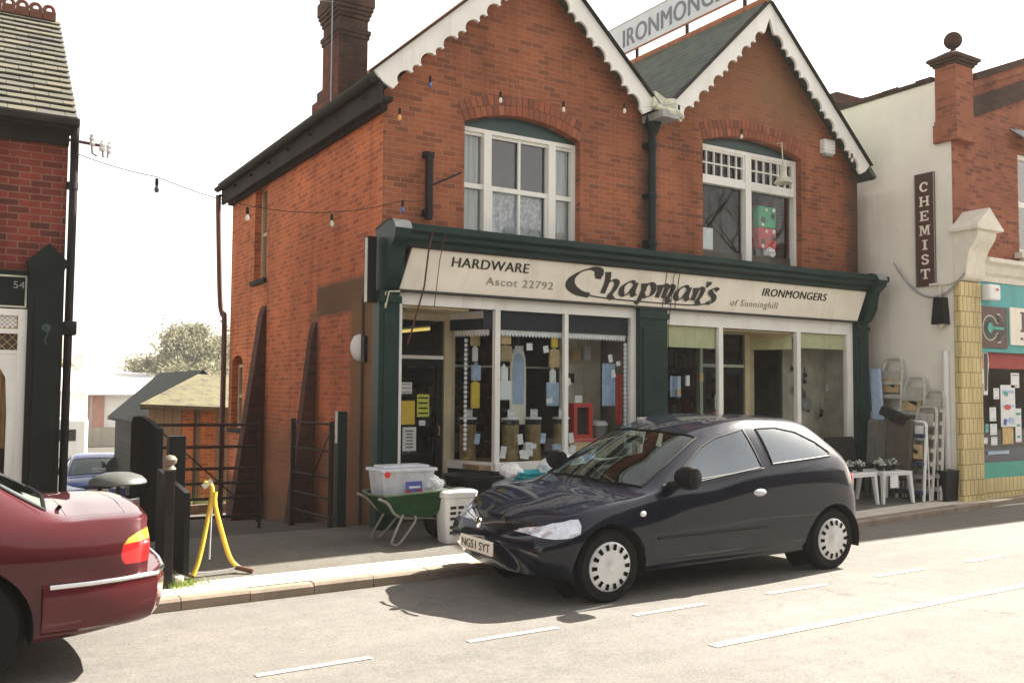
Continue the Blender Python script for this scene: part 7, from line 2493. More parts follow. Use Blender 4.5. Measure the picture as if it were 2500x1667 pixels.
# black tub, galvanised bins, trays
t = thing('black_tub', 'large black plastic tub standing under the left shop window', 'tub', (4.82, 8.52, pz(4.8, 8.5)))
zz = pz(4.8, 8.5)
MB().lathe([(.001, 0), (.22, 0), (.30, .50), (.33, .51), (.33, .55), (.30, .55), (.22, .06), (.001, .06)], (4.82, 8.50, zz), 28).build('tub', M['black'], t)
t = thing('galvanised_bin', 'pale galvanised dustbin with a white bag on top before the corner post', 'dustbin', (5.05, 8.36, zz))
mb = MB()
pr = [(.001, 0), (.13, 0)]
for i in range(7):
    pr += [(.135 + i * .003, .02 + i * .055), (.143 + i * .003, .035 + i * .055), (.135 + i * .003, .05 + i * .055)]
mb.lathe(pr + [(.16, .43), (.165, .44), (.16, .45)], (5.02, 8.30, zz), 26)
mb.build('body', M['galv'], t)
MB().lathe([(.17, .0), (.172, .02), (.12, .05), (.03, .07), (.001, .07)], (5.02, 8.30, zz + .45), 24).build('lid', M['galv'], t)
mb = MB(); crumple(mb, (5.14, 8.26, zz + .575), .11, 9, .7)
tag(mb.build('white_bag', M['paper'], loc=(5.14, 8.26, zz + .5)), 'white plastic bag lying on the galvanised bin and teal trays', 'bag')
def tray(x, y, z, lb):
    mb = MB()
    tub(mb, x, y, [(.20, .15, z), (.215, .165, z + .07), (.245, .185, z + .075), (.245, .185, z + .09), (.215, .165, z + .088), (.195, .15, z + .012)], .04)
    k = len(rrect(1, 1, .1))
    mb.f.append(list(range(5 * k, 6 * k))); mb.m.append(0); mb.s.append(False)
    tag(mb.build('plastic_tray', paint('teal_plastic', (0.03, 0.40, 0.44), 0.35, 0.08, 7), loc=(x, y, z)), lb, 'tray', 'stacked teal trays')
for i, wd in enumerate(('at the bottom of the stack', 'second from the bottom of the stack', 'third from the bottom of the stack', 'second from the top of the stack', 'on top of the stack')):
    tray(5.37 + .004 * i, 8.16, zz + .34 + i * .04, 'teal plastic tray %s beside the galvanised bin' % wd)
tag(MB().bbox(5.14, 5.60, 7.98, 8.34, zz, zz + .338, .01).build('crate', M['cloth_dark'], loc=(5.37, 8.16, zz)), 'dark crate under the stack of teal trays', 'crate')
# pile of white bags and stuff behind the car bonnet
tag(MB().bbox(5.60, 6.35, 8.15, 8.6, zz, zz + .48, .015).build('trestle_box', M['wood'], loc=(5.97, 8.37, zz)), 'low wooden stand carrying the white bags below the window', 'stand')
for i, (x, y, z, r_, lb) in enumerate(((5.66, 8.30, .59, .11, 'bulging white plastic bag at the left end of the pile under the window'), (5.86, 8.36, .60, .12, 'tall white plastic bag in the middle of the pile under the window'), (6.06, 8.34, .59, .11, 'white plastic bag right of the tall one in the pile'), (6.24, 8.40, .60, .11, 'bluish white plastic bag at the right end of the pile'))):
    mb = MB(); crumple(mb, (x, y, zz + z), r_, 20 + i, 1.05)
    tag(mb.build('white_bag', M['plastic_white'] if i < 3 else M['bluecloth'], loc=(x, y, zz + z - r_)), lb, 'bag', 'white bags under the window')
tag(MB().bbox(5.78, 5.83, 8.14, 8.19, zz + .49, zz + .70, .008).build('red_bottle', M['red'], loc=(5.80, 8.16, zz + .49)), 'thin red bottle standing against the white bags', 'bottle')
tag(MB().bbox(5.52, 5.62, 8.0, 8.1, zz + .455, zz + .50, .01).build('yellow_pack', M['yellow'], loc=(5.57, 8.05, zz + .455)), 'small yellow pack at the foot of the white bags', 'pack')
# white appliance box behind the car roof
t = thing('white_board', 'white board with dark panel standing before the middle green pilaster', 'board', (7.25, 8.45, pz(7.2, 8.45)))
z2 = pz(7.2, 8.45)
MB().bbox(7.06, 7.52, 8.44, 8.50, z2, 1.11, .006).build('panel', M['white_dirty'], t)
MB().box(7.24, 7.50, 8.432, 8.438, .98, 1.09).build('dark_panel', M['grey'], t)

# --- right: white plastic tables with plants
def table(lb):
    t = thing('plastic_table', lb, 'table', (0, 0, 0), 'white plastic tables by the white wall')
    mb = MB().bbox(-.27, .27, -.24, .24, .40, .425, .012).bbox(-.25, .25, -.235, -.215, .37, .40, .006).bbox(-.25, .25, .215, .235, .37, .40, .006).bbox(-.265, -.245, -.22, .22, .37, .40, .006).bbox(.245, .265, -.22, .22, .37, .40, .006)
    mb.build('tabletop', M['plastic_white'], t)
    for sx in (-1, 1):
        for sy in (-1, 1):
            l = MB()
            a, b = Vector((sx * .235, sy * .205, .40)), Vector((sx * .27, sy * .235, 0))
            d = 0.028
            l.add([(a.x - d, a.y - d, a.z), (a.x + d, a.y - d, a.z), (a.x + d, a.y + d, a.z), (a.x - d, a.y + d, a.z), (b.x - d * .6, b.y - d * .6, 0), (b.x + d * .6, b.y - d * .6, 0), (b.x + d * .6, b.y + d * .6, 0), (b.x - d * .6, b.y + d * .6, 0)],
                  [(0, 1, 2, 3), (7, 6, 5, 4), (0, 4, 5, 1), (1, 5, 6, 2), (2, 6, 7, 3), (3, 7, 4, 0)])
            l.build('leg', M['plastic_white'], t, fix=True)
    return t
tb = table('white plastic table with potted plants nearer the ladders')
tb2 = copy_tree(tb, None, 'white plastic table partly hidden by the tail of the dark hatchback')
TZ = pz(10.9, 7.9)
tb.location = (10.98, 7.96, TZ)
tb2.location = (10.32, 8.02, TZ)
tb.rotation_euler.z = R(-8)
leafm = island('potted_leaves', [(0, (0.06, 0.10, 0.04)), (0.3, (0.12, 0.15, 0.08)), (0.45, (0.6, 0.6, 0.56)), (1, (0.8, 0.8, 0.78))], 0.8)
def potplant(x, y, seed, lb, flw=0.5):
    t = thing('potted_plant', lb, 'plant', (x, y, TZ + .425), 'potted plants on the plastic tables')
    MB().lathe([(.001, 0), (.035, 0), (.048, .07), (.05, .075), (.04, .07)], (x, y, TZ + .425), 12).build('pot', M['cloth_dark'], t)
    r8 = random.Random(seed)
    mb = MB()
    for i in range(60):
        a, e = r8.uniform(0, 6.28), r8.uniform(.1, 1.5)
        rr_ = r8.uniform(.02, .075)
        c = Vector((x + rr_ * math.cos(a) * math.cos(e), y + rr_ * math.sin(a) * math.cos(e), TZ + .50 + rr_ * 1.1 * math.sin(e)))
        u = Vector((r8.uniform(-1, 1), r8.uniform(-1, 1), r8.uniform(-1, 1))).normalized() * .016
        v = u.orthogonal().normalized() * .012
        mb.quad(c - u - v, c + u - v, c + u + v, c - u + v)
    mb.build('leaves', leafm, t)
for i, (x, y, lb) in enumerate(((10.82, 7.90, 'white flowered potted plant at the left end of the table by the ladders'), (10.95, 7.88, 'second potted plant from the left on the table by the ladders'), (11.08, 7.90, 'third potted plant from the left on the table by the ladders'), (11.16, 7.96, 'large white flowered potted plant at the right end of the table'), (10.98, 8.05, 'potted plant at the back of the table by the ladders'), (10.45, 7.95, 'potted plant at the right of the half hidden table'), (10.30, 8.0, 'potted plant at the middle of the half hidden table'))):
    potplant(x, y, 60 + i, lb)
tag(MB().bbox(10.70, 10.86, 7.66, 7.675, TZ + .22, TZ + .38, .002).build('hanging_card', M['paper'], loc=(10.78, 7.70, TZ + .3)), 'white card hanging from the front of the table with plants', 'card')
# black chair behind the table
t = thing('black_chair', 'dark padded garden chair behind the plant tables', 'chair', (10.9, 8.45, TZ))
MB().bbox(10.62, 11.2, 8.28, 8.66, .36, .44, .03).build('seat', M['cloth_dark'], t)
MB().rbox((10.91, 8.62, .62), .60, .06, .34, rx=R(-12), bev=.025).build('backrest', M['cloth_dark'], t)
for sx in (10.66, 11.16):
    for sy in (8.32, 8.62):
        MB().tube([(sx, sy, .37), (sx, sy, pz(sx, sy))], .014, 6).build('leg', M['blackiron'], t)
# step ladders leaning on the white wall
def ladder(lb, y, top, foot_x, head_x, wtop, wbot, mt, nst, treadm, tag_plate=None, lean_y=0.0):
    """A shape standing on the pavement, leaning back on the white wall; seen from its tread side, facing -x"""
    zf = pz(foot_x, y)
    t = thing('step_ladder', lb, 'ladder', (foot_x, y, zf), 'ladders leaning on the white wall')
    F = Vector((foot_x, y, zf)); H = Vector((head_x, y + lean_y, top))
    def at(k, s):
        w_ = wbot + (wtop - wbot) * k
        return F.lerp(H, k) + Vector((0, s * w_ / 2, 0))
    mb = MB()
    for s in (-1, 1):
        mb.tube([at(0, s), at(.5, s), at(.93, s)], .022, 6)
    mb.tube(spline([at(.93, -1), at(.985, -.85), at(1.0, -.5), at(1.0, .5), at(.985, .85), at(.93, 1)], 5), .022, 6)
    mb.build('frame', mt, t)
    tr = MB()
    for i in range(nst):
        k = .10 + .72 * i / max(1, nst - 1)
        a, b = at(k, -1), at(k, 1)
        c = (a + b) / 2
        tr.rbox((c.x - .02, c.y, c.z), .10, abs(b.y - a.y), .055)
    build_each(tr, 'tread', treadm, t)
    pl = MB()
    a = at(.86, 0)
    pl.rbox((a.x - .018, a.y, a.z), .012, wtop * .86, .20)
    pl.build('head_plate', mt, t)
    # rear prop
    rp = MB()
    for s in (-1, 1):
        rp.tube([at(.88, s) + Vector((.015, 0, 0)), Vector((min(foot_x + .14, 12.05), y + s * wbot / 2, pz(foot_x, y)))], .011, 6)
    rp.build('rear_prop', mt, t)
    if tag_plate:
        a = at(tag_plate, 0)
        pm = MB().rbox((a.x - .03, a.y, a.z), .008, wtop * .95, .20)
        pm.rbox((a.x - .036, a.y - .01, a.z + .02), .003, wtop * .5, .05, rx=R(25), mi=1)
        pm.build('printed_card', [M['tan'], M['cloth_dark']], t)
    return t
ladder('tallest aluminium step ladder with tan card at its head', 8.52, 1.92, 11.72, 12.0, .30, .50, M['alu'], 8, M['alu'], .80)
ladder('second tallest step ladder with rounded head in the middle of the wall', 8.16, 1.64, 11.76, 12.0, .30, .46, M['alu'], 7, M['alu'], .78)
ladder('step ladder with rounded head nearest the white pipe', 7.86, 1.45, 11.78, 12.0, .30, .42, M['alu'], 7, M['alu'])
ladder('shorter step ladder standing in front of the one nearest the pipe', 7.88, 1.22, 11.62, 11.86, .29, .40, M['alu'], 6, M['alu'])
ladder('white sided low step ladder with tan card at the front', 7.90, 1.02, 11.45, 11.62, .32, .42, M['plastic_white'], 3, paint('navy_tread', (0.03, 0.035, 0.08), 0.6, 0.2, 6), .62)
# folded dark things among the ladders
mb = MB(); mb.rbox((11.50, 8.16, 1.10), .14, .42, .14, rx=R(22), bev=.03)
tag(mb.build('dark_bag', M['cloth_dark'], loc=(11.50, 8.16, 1.03)), 'dark bag slung across the ladders at the white wall', 'bag')
MBt = MB(); MBt.rbox((11.48, 8.08, .62), .10, .40, .85, ry=R(8), bev=.03)
tag(MBt.build('brown_sack', paint('brown_sack', (0.10, 0.085, 0.06), 0.95, 0.25, 8, bmp=.3), loc=(11.48, 8.08, .2)), 'tall brown wrapped pack standing under the dark bag', 'sack')
tag(MB().rbox((11.60, 8.50, .50), .12, .36, 1.06, ry=R(6), bev=.03).build('folded_awning', paint('awning_grey', (0.17, 0.165, 0.14), 0.9, 0.2, 7), loc=(11.6, 8.5, 0)), 'grey folded pack standing at the foot of the tallest ladder', 'pack')
mb = MB().rbox((11.74, 8.60, 1.12), .05, .17, 1.32, rx=R(-7), ry=R(4), bev=.01)
mb.rbox((11.72, 8.68, .60), .05, .13, 1.1, rx=R(-7), ry=R(4), bev=.01, mi=1)
tag(mb.build('blue_ladder_pack', [M['bluecloth'], M['alu']], loc=(11.62, 8.8, .1)), 'tall narrow pale blue folded ladder leaning at the right green pilaster', 'ladder')
t = thing('black_box_bin', 'low black bin standing at the foot of the white pipe', 'bin', (11.93, 7.72, pz(11.9, 7.72)))
zb_ = pz(11.9, 7.72)
MB().add([(11.80, 7.58, zb_), (12.06, 7.58, zb_), (12.06, 7.86, zb_), (11.80, 7.86, zb_), (11.78, 7.56, .33), (12.08, 7.56, .33), (12.08, 7.88, .33), (11.78, 7.88, .33)], [(3, 2, 1, 0), (0, 1, 5, 4), (1, 2, 6, 5), (2, 3, 7, 6), (3, 0, 4, 7)]).build('bin', M['black'], t)
MB().bbox(11.77, 12.085, 7.55, 7.89, .33, .35, .008).build('lid', M['black'], t)
MB().sphere((11.44, 8.70, 1.06), .06, 10).build('lamp_knob', M['black'], tag(thing('dark_finial', 'dark round knob hanging on the right white window post', 'knob', (11.44, 8.70, 1.06))))
MB().tube([(11.44, 8.70, 1.10), (11.44, 8.77, 1.2)], .008, 6).build('hanger', M['black'], [o for o in bpy.data.objects if o.name == 'dark_finial'][0])

# ================================================================== STREET FURNITURE, GATES, YARD
# iron gate post with ball cap
px_, py_ = 1.47, 7.25
zz = pz(px_, py_)
t = thing('iron_post', 'black iron gatepost with pale knob cap at the pavement edge beside the maroon car', 'post', (px_, py_, zz))
MB().bbox(px_ - .035, px_ + .035, py_ - .035, py_ + .035, zz - .05, .80, .006).build('shaft', M['blackiron'], t)
MB().lathe([(.035, 0), (.05, .012), (.035, .03), (.03, .04), (.05, .06), (.055, .085), (.035, .11), (.001, .12)], (px_, py_, .80), 16).build('cap', paint('post_cap', (0.16, 0.13, 0.09), 0.6, 0.2, 9), t)
tag(MB().bbox(1.53, 1.60, 7.26, 7.36, pz(1.5, 7.3) - .01, pz(1.5, 7.3) + .07, .02).build('stone_block', M['leadwhite'], loc=(1.56, 7.3, 0)), 'small pale stone block at the foot of the iron gatepost', 'stone')
mb = MB()
r6 = random.Random(11)
for i in range(260):
    x, y = r6.gauss(1.56, .09), r6.gauss(7.27, .05)
    h = r6.uniform(.02, .06)
    a = r6.uniform(0, 6.28)
    z = pz(x, y)
    mb.add([(x - .004, y, z), (x + .004, y, z), (x + .03 * math.cos(a), y + .03 * math.sin(a), z + h)], [(0, 1, 2)])
tag(mb.build('weeds', island('weed_green', [(0, (0.10, 0.18, 0.02)), (1, (0.30, 0.36, 0.05))], 0.8)), kind='stuff')
# litter bin with domed hood
lx, ly = 1.17, 7.65
zz = pz(lx, ly)
t = thing('litter_bin', 'dark litter bin with pale grey domed hood behind the maroon car', 'litter bin', (lx, ly, zz))
MB().lathe([(.001, 0), (.15, 0), (.16, .02), (.16, .62), (.15, .63), (.15, .30), (.001, .30)], (lx, ly, zz), 28).build('body', M['blackiron'], t)
mb = MB()
for k in range(3):
    a = 2 * PI * k / 3 + .4
    mb.box(lx + .145 * math.cos(a) - .015, lx + .145 * math.cos(a) + .015, ly + .145 * math.sin(a) - .015, ly + .145 * math.sin(a) + .015, zz + .6, zz + .755)
build_each(mb, 'strut', M['blackiron'], t)
MB().lathe([(.205, 0), (.212, .012), (.205, .03), (.17, .06), (.10, .085), (.001, .095)], (lx, ly, zz + .735), 30).build('hood', paint('bin_hood', (0.08, 0.083, 0.075), 0.5, 0.15, 6), t)
# black boarded gate leaf and timber posts along the yard's left side
t = thing('boarded_gate', 'black close boarded gate leaf standing open beside the litter bin', 'gate', (1.75, 8.6, 0))
mb = MB()
pts = [(-10.6, -.3), (-9.16, -.05), (-9.16, 1.03), (-9.7, 1.10), (-10.1, 1.13), (-10.5, 1.11), (-10.6, 1.05)]
mb.plate(pts, [], (1.74, 0, 0), (0, -1, 0), V_, .05)
mb.build('boards', boards('black_boards', (0.008, 0.009, 0.010), (0.014, 0.015, 0.015), (0.003, 0.003, 0.003), 'U', .12, 0.95), t)
MB().bbox(1.70, 1.84, 8.40, 8.54, -.1, 1.0, .01).build('post', M['black'], t)
MB().plate([(-8.399, -.05), (-7.3, 0), (-7.3, .62), (-8.399, .72)], [], (1.60, 0, 0), (0, -1, 0), V_, .04).build('low_boards', M['black'], t)
# five bar field gate
t = thing('field_gate', 'rusty tubular field gate closed across the mouth of the yard', 'gate', (2.45, 10.2, -.1))
gy_ = 10.2
mb = MB()
bars = [1.03, .79, .555, .395, .23, .03]
gx0, gx1 = 1.93, 3.02
for z in bars:
    mb.tube([(gx0, gy_, z), (gx1, gy_, z - .012)], .016, 8)
for x in (gx0, gx1):
    mb.tube([(x, gy_, 1.03), (x, gy_, -.06)], .018, 8)
mb.tube([(2.60, gy_ + .012, 1.03), (2.60, gy_ + .012, .03)], .012, 6)
mb.tube([(gx0, gy_ + .022, 1.0), (gx1 - .05, gy_ + .022, .05)], .009, 6)
mb.build('bars', M['iron'], t)
MB().tube([(gx1 + .02, gy_, -.13), (gx1 + .02, gy_, -.04)], .02, 8).build('stop', M['iron'], t)
# narrow gate leaf folded back by the wall, with its timber post
t = thing('timber_post', 'dark green timber gatepost beside the brick corner', 'post', (3.55, 9.08, 0))
MB().bbox(3.50, 3.60, 9.03, 9.13, -.08, 1.19, .008).build('post', M['green_dark'], t)
MB().box(3.493, 3.4985, 9.05, 9.11, .86, 1.19).build('white_strip', M['white_dirty'], t)
t = thing('side_gate', 'narrow rusty barred gate leaf hanging open from the green timber post', 'gate', (3.5, 9.3, 0))
A, B = Vector((3.50, 9.22, 0)), Vector((3.46, 10.35, 0))
mb = MB()
for z in (1.05, .76, .48, .26, .06, -.14):
    mb.tube([(A.x, A.y, z), (B.x, B.y, z - .01)], .013, 6)
for p in (A, B):
    mb.bbox(p.x - .025, p.x + .025, p.y - .02, p.y + .02, -.22, 1.08, .004)
mb.tube([(A.x, A.y, 1.0), (B.x, B.y - .5, .3)], .008, 6)
mb.build('bars', M['iron'], t)
mb = MB()
for z in (.9, 0.05):
    mb.box(3.49, 3.52, 9.10, 9.24, z, z + .04)
build_each(mb, 'hinge', M['iron'], t)
# yellow folding trestle
tx, ty = 1.90, 7.40
zz = pz(tx, ty)
t = thing('yellow_trestle', 'yellow tubular folding trestle standing on the pavement before the gate', 'trestle', (tx, ty, zz))
ym = paint('trestle_yellow', (0.72, 0.46, 0.05), 0.45, 0.15, 12)
MB().tube(spline([(1.70, 7.42, zz + .03), (1.75, 7.44, zz + .16), (1.83, 7.50, zz + .50), (1.86, 7.53, zz + .66), (1.845, 7.54, zz + .72), (1.80, 7.55, zz + .735)], 5), .019, 8).build('leg', ym, t)
MB().tube(spline([(2.09, 7.50, zz + .03), (2.02, 7.50, zz + .10), (1.97, 7.50, zz + .22), (1.90, 7.50, zz + .46), (1.875, 7.51, zz + .58), (1.88, 7.52, zz + .66)], 5), .019, 8).build('leg', ym, t)
build_each(MB().tube([(1.60, 7.52, zz + .06), (1.72, 7.42, zz + .015)], .014, 6).tube([(2.05, 7.50, zz + .05), (2.17, 7.42, zz + .02)], .02, 8), 'foot', M['rust_pipe'], t)
MB().tube([(1.865, 7.56, zz + .6), (1.855, 7.56, zz + .12)], .008, 6).build('stay', M['lead'], t)
MB().tube(sag((1.70, 7.42, zz + .06), (2.09, 7.49, zz + .06), .02, 8), .004, 5).build('chain', M['lead'], t)
MB().tube([(1.79, 7.552, zz + .70), (1.86, 7.545, zz + .745)], .024, 8).build('worn_top', M['leadwhite'], t)

# tan shed
t = thing('lean_to_shed', 'low boarded and brick shed with mossy tiled roof beyond the field gate', 'shed', (4.0, 18, -1))
mb = MB().plate([(3.15, -1.3), (4.95, -1.3), (4.95, 1.02), (3.25, 1.10)], [], (0, 18.0, 0), U_, V_, .1)
mb.build('wall', boards('shed_boards', (0.32, 0.25, 0.15), (0.22, 0.175, 0.11), (0.07, 0.05, 0.03), 'U', .16), t)
build_each(MB().box(3.86, 4.06, 17.98, 17.999, -.75, 1.03).box(4.20, 4.48, 17.98, 17.999, -.75, 1.02), 'brick_panel', M['brick_shed'], t)
build_each(MB().box(3.1, 4.95, 17.965, 17.978, 1.02, 1.10).box(4.07, 4.12, 17.97, 17.99, -.8, 1.02).box(4.55, 4.62, 17.96, 17.98, -.8, 1.0), 'framing', M['darkwood'], t)
mb = MB().add([(3.05, 17.75, 1.12), (5.4, 17.75, 1.02), (5.4, 20.5, 1.70), (4.7, 20.5, 1.72), (3.05, 17.75, 1.05), (5.4, 17.75, .95)], [(0, 1, 2, 3), (4, 5, 1, 0)])
mb.build('roof', M['moss_roof'], t)
MB().box(3.9, 5.3, 18.2, 20.3, -1.3, .95).build('inner_wall', M['soot'], t)
# low grassy bank before it
mb = MB()
r6 = random.Random(5)
for i in range(900):
    x, y = r6.uniform(2.9, 4.9), r6.uniform(16.6, 17.9)
    z = -.1 * (y - 8.9) - .0 + max(0, (y - 17.0)) * .22
    h = r6.uniform(.05, .16)
    a = r6.uniform(0, 6.28)
    mb.add([(x - .012, y, z), (x + .012, y, z), (x + .07 * math.cos(a), y + .07 * math.sin(a), z + h)], [(0, 1, 2)])
tag(mb.build('grass', island('yard_grass', [(0, (0.10, 0.14, 0.03)), (0.6, (0.20, 0.24, 0.06)), (1, (0.30, 0.28, 0.10))], 0.9)), kind='stuff')
mb = MB().box(2.9, 4.95, 16.5, 16.62, -1.2, -.62)
tag(mb.build('low_wall', M['brick_shed'] if False else brick('low_wall_brick', (0.22, 0.14, 0.08), (0.15, 0.10, 0.06), (0.14, 0.11, 0.08), darkf=.3), loc=(3.9, 16.5, -1)), 'low brown brick wall at the foot of the lean to shed', 'wall')
# dark weatherboarded shed
t = thing('dark_shed', 'black weatherboarded shed with dark felt roof behind the lean to shed', 'shed', (3.6, 24, -1.6))
mb = MB().box(4.02, 6.2, 22.5, 27, -1.9, .62)
mb.plate([(4.02, .62), (6.6, .62), (5.2, 1.78)], [], (0, 22.5, 0), U_, V_, .1)
mb.build('wall', boards('dark_weatherboard', (0.045, 0.040, 0.032), (0.07, 0.06, 0.045), (0.012, 0.01, 0.01), 'V', .17), t)
mb = MB().add([(3.84, 22.2, .60), (5.2, 22.2, 1.84), (5.2, 27.3, 1.84), (3.84, 27.3, .60), (6.7, 22.2, .5), (6.7, 27.3, .5)], [(0, 1, 2, 3), (1, 4, 5, 2)])
mb.add([(3.84, 22.2, .54), (5.2, 22.2, 1.78), (5.2, 27.3, 1.78), (3.84, 27.3, .54), (6.7, 22.2, .44), (6.7, 27.3, .44)], [(3, 2, 1, 0), (2, 5, 4, 1)])
mb.build('roof', M['felt'], t)
# white industrial building far down the yard
t = thing('white_works_building', 'long white industrial building with low pitched roof and brown columns', 'building', (9, 62, -2.3))
cream_w = paint('works_white', (0.80, 0.79, 0.76), 0.7, 0.05, 2)
MB().box(4.0, 26, 62, 80, -2.4, 1.0).build('wall', cream_w, t)
MB().add([(3.2, 61.2, 1.0), (27, 61.2, 1.0), (27, 90, 3.1), (3.2, 90, 3.1), (3.2, 61.2, .9), (27, 61.2, .9)], [(0, 1, 2, 3), (4, 5, 1, 0)]).add([(3.2, 61.2, 1.0), (3.2, 90, 3.1), (3.2, 90, .9)], [(0, 1, 2)]).build('roof', paint('works_roof', (0.70, 0.69, 0.67), 0.7, 0.08, 1), t)
for x0, x1 in ((7.3, 7.72), (7.9, 8.55)):
    MB().box(x0, x1, 61.85, 61.99, -2.4, .96).build('column', paint('works_brown', (0.42, 0.20, 0.15), 0.8, 0.15, 2), t)
MB().box(7.2, 14, 61.7, 61.84, -2.4, -1.1).build('plinth', paint('works_plinth', (0.36, 0.33, 0.27), 0.9, 0.1, 1), t)
MB().box(9.4, 9.95, 85, 86, 2.5, 4.1).build('chimney', paint('works_stack', (0.50, 0.48, 0.46), 0.9, 0.1, 2), t)
t = thing('white_lorry', 'white box lorry parked before the works building behind the blue car', 'lorry', (5.3, 46, -2.2))
MB().bbox(3.2, 5.62, 45.8, 52, -1.0, 1.25, .05).build('box_body', cream_w, t)
MB().bbox(3.3, 5.5, 44.3, 45.78, -1.75, .05, .15).build('cab', cream_w, t)
MB().box(3.4, 5.0, 44.27, 44.298, -.95, -.45).build('windscreen', M['trim'], t)
for x in (3.6, 5.3):
    for y in (45.0, 50.5):
        MB().lathe([(.001, -.12), (.42, -.12), (.42, .12), (.001, .12)], (x, y, -1.8), 18, axis='X').build('wheel', M['rubber'], t)
car4 = copy_tree(car3, None, 'pale car parked beyond the blue car in the yard')
car4.location = (5.35, 33, -2.05)
car4.rotation_euler = (0, R(1), R(70))
for ch in car4.children:
    if ch.name.startswith(('body', 'door', 'bonnet')):
        ch.data = ch.data.copy()
        ch.data.materials[0] = carpaint('silver_paint', (0.55, 0.57, 0.58), 0.4, 0.35) if ch.name.startswith('body') else bpy.data.materials['silver_paint']
    if ch.name.startswith(('windscreen_paper',)):
        bpy.data.objects.remove(ch)

# ================================================================== TREES
def leafmat(name, cols):
    mt, n, b = newmat(name)
    ge = n.nodes.new('ShaderNodeNewGeometry')
    r = ramp(n, ge.outputs['Random Per Island'], [(i / (len(cols) - 1), c) for i, c in enumerate(cols)])
    n.links.new(r.outputs[0], b.inputs['Base Color'])
    setin(b, 'Roughness', 0.8)
    tr = n.nodes.new('ShaderNodeBsdfTranslucent')
    n.links.new(r.outputs[0], tr.inputs[0])
    mx = n.nodes.new('ShaderNodeMixShader')
    mx.inputs[0].default_value = 0.35
    n.links.new(b.outputs[0], mx.inputs[1])
    n.links.new(tr.outputs[0], mx.inputs[2])
    n.links.new(mx.outputs[0], n.nodes['Material Output'].inputs[0])
    return mt
bark = paint('bark', (0.13, 0.10, 0.075), 0.9, 0.25, 6, bmp=.3)
buff = leafmat('spring_buds', [(0.15, 0.145, 0.075), (0.20, 0.18, 0.10), (0.12, 0.13, 0.06), (0.22, 0.20, 0.115)])
firm = leafmat('conifer', [(0.05, 0.09, 0.06), (0.08, 0.12, 0.075), (0.06, 0.10, 0.05)])
def branch(mb, p, d, L, r_, depth, rg, tips, spread=.55):
    n = 4
    pts = [p]
    rs = [r_]
    q = p.copy(); dd = d.copy()
    for i in range(n):
        dd = (dd + Vector((rg.uniform(-1, 1), rg.uniform(-1, 1), rg.uniform(-.5, .8))) * .16).normalized()
        q = q + dd * L / n
        pts.append(q.copy()); rs.append(r_ * (1 - .45 * (i + 1) / n))
    mb.tube(pts, rs, 6 if r_ > .03 else 4, cap=False)
    if depth == 0:
        tips.append((q, dd))
        return
    k = rg.choice((2, 3, 3))
    for i in range(k):
        nd = (dd + Vector((rg.uniform(-1, 1), rg.uniform(-1, 1), rg.uniform(-.35, .7))) * spread * 1.5).normalized()
        branch(mb, pts[rg.choice((-1, -1, -2))], nd, L * rg.uniform(.6, .82), rs[-1] * .78, depth - 1, rg, tips, spread)
def tree(name, lb, x, y, z, h, crown_r, seed, leaf, depth=4, leaves=4000, ls=.14, group=None, crown_h=None, lo=.3):
    rg = random.Random(seed)
    t = thing(name, lb, 'tree', (x, y, z), group)
    mb = MB(); tips = []
    branch(mb, Vector((x, y, z - .2)), Vector((0, 0, 1)), h * .34, h * .028, depth, rg, tips)
    mb.build('trunk', bark, t)
    if leaf:
        cl = MB()
        ch_ = crown_h or h * .36
        cz = z + h - ch_
        blobs = []
        for i in range(26):
            while True:
                v = Vector((rg.uniform(-1, 1), rg.uniform(-1, 1), rg.uniform(-1, 1)))
                if v.length < 1: break
            blobs.append((Vector((x + v.x * crown_r * .85, y + v.y * crown_r * .85, cz + v.z * ch_ * .85)), rg.uniform(.16, .34) * crown_r))
        for p, d_ in tips[:40]:
            blobs.append((p, .16 * crown_r))
        for i in range(leaves):
            c, r_ = rg.choice(blobs)
            v = Vector((rg.gauss(0, .5), rg.gauss(0, .5), rg.gauss(0, .45)))
            p = c + v * r_
            if p.z < z + h * .08: continue
            u = Vector((rg.uniform(-1, 1), rg.uniform(-1, 1), rg.uniform(-1, 1))).normalized() * ls * rg.uniform(.6, 1.3)
            w_ = u.orthogonal().normalized() * ls * rg.uniform(.4, .8)
            cl.quad(p - u - w_, p + u - w_, p + u + w_, p - u + w_)
        cl.build('crown', leaf, t)
    return t
tree('budding_tree', 'wide pale olive budding tree behind the dark shed', 18.6, 80, -2.4, 8.6, 5.0, 1, buff, leaves=20000, ls=.11, group='trees beyond the yard')
tree('budding_tree', 'shorter buff budding tree at the left of the wide olive one', 16.6, 86, -2.4, 6.9, 3.6, 2, buff, leaves=14000, ls=.11, group='trees beyond the yard')
tree('budding_tree', 'buff budding tree in front of the wide olive one close to the brick wall', 16.6, 72, -2.4, 6.0, 3.8, 8, buff, leaves=14000, ls=.10, group='trees beyond the yard')
tree('conifer_tree', 'dark green conifer beside the rear corner of the brick shop', 21.4, 86, -2.4, 9.6, 2.6, 3, firm, leaves=12000, ls=.11, group='trees beyond the yard')
tree('small_tree', 'small yellowish tree above the left end of the white works roof', 8.2, 96, -2.4, 7.0, 2.2, 4, leafmat('yellow_buds', [(0.36, 0.32, 0.12), (0.46, 0.40, 0.18), (0.30, 0.29, 0.12)]), leaves=5000, ls=.15, group='trees beyond the yard')
tree('bare_tree', 'bare winter tree with thin twigs behind the right gable', 25.0, 21.0, -1.0, 15.0, 2, 5, None, depth=6)
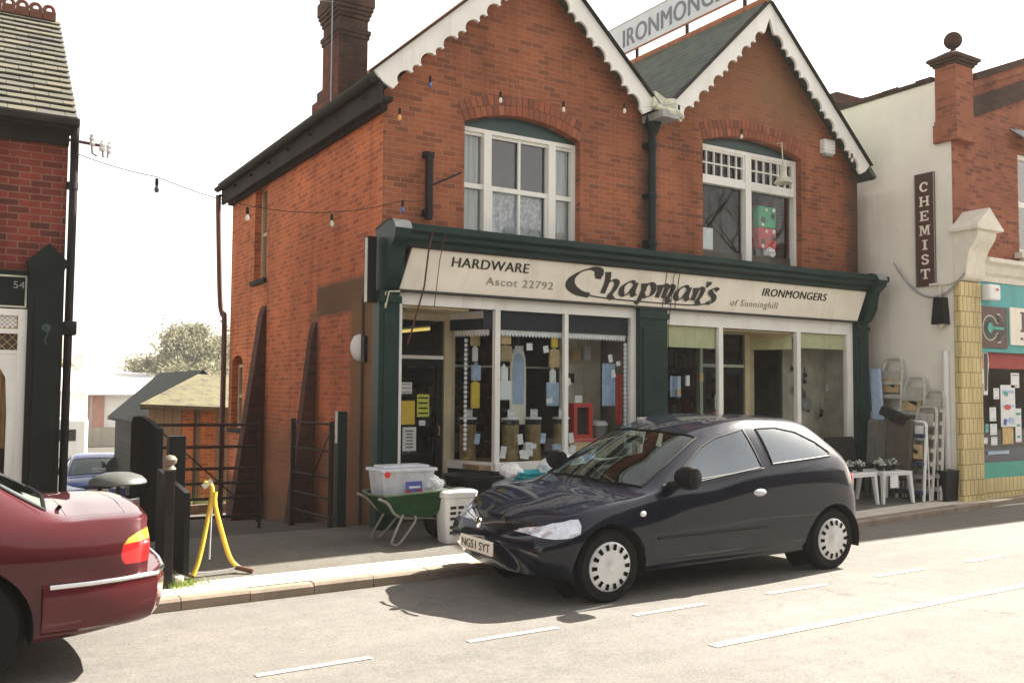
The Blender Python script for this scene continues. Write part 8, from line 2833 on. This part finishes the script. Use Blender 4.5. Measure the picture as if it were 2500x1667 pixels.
# bare trees across the street, seen only in the window glass
tree('street_tree', 'bare winter tree across the street mirrored in the upstairs glass', 31.0, -12.5, -.3, 15, 3, 21, None, depth=6)
tree('street_tree', 'spreading bare winter tree across the street mirrored in the shop glass', 36.0, -15.0, -.3, 15, 3, 22, None, depth=6)

# ================================================================== ACROSS THE STREET (seen only in glass and paint)
for i, (x0, x1, h, mt) in enumerate(((-30, -9, 6.2, M['brick_dark']), (-8.5, 2.5, 5.6, M['soot']), (3.2, 15, 6.0, M['brick_dark']), (19, 34, 5.4, M['brick_dark']), (35, 52, 6.2, M['brick_dark']))):
    t = thing('terraced_house', ('long dark brick house', 'low sooty house', 'taller dark brick house', 'low dark brick house beyond the trees', 'farthest dark brick house')[i] + ' across the street mirrored in the windows', 'building', ((x0 + x1) / 2, -9, -.2), 'houses across the street')
    MB().box(x0, x1, -17, -9, -.4, h).build('wall', mt, t)
    MB().add([(x0, -8.7, h), (x1, -8.7, h), (x1, -13, h + 2.6), (x0, -13, h + 2.6), (x0, -17.3, h), (x1, -17.3, h)], [(0, 1, 2, 3), (3, 2, 5, 4), (0, 3, 4), (1, 5, 2)]).build('roof', M['slate'], t)
    n = int((x1 - x0) / 2.6)
    for k in range(n):
        cx = x0 + (k + .5) * (x1 - x0) / n
        for z in (.8, 3.4):
            mb = MB(); frame_rect(mb, cx - .55, cx + .55, z, z + 1.4, .07, -9.02, -8.93)
            f_ = mb.build('window', M['darkwood'], t)
            build_each(MB().box(cx - .48, cx + .48, -8.985, -8.98, z + .07, z + 1.33), 'pane', M['trim'], f_)

# thin spring haze lying over the street and the yard
mb = MB().box(-70, 130, -40, 135, -3.6, 17)
hz, n_, b_ = newmat('spring_haze')
n_.nodes.remove(b_)
pv_ = n_.nodes.new('ShaderNodeVolumePrincipled')
pv_.inputs['Color'].default_value = (0.96, 0.95, 0.92, 1)
pv_.inputs['Density'].default_value = 0.0008
n_.links.new(pv_.outputs[0], n_.nodes['Material Output'].inputs['Volume'])
tag(mb.build('haze', hz), kind='stuff')
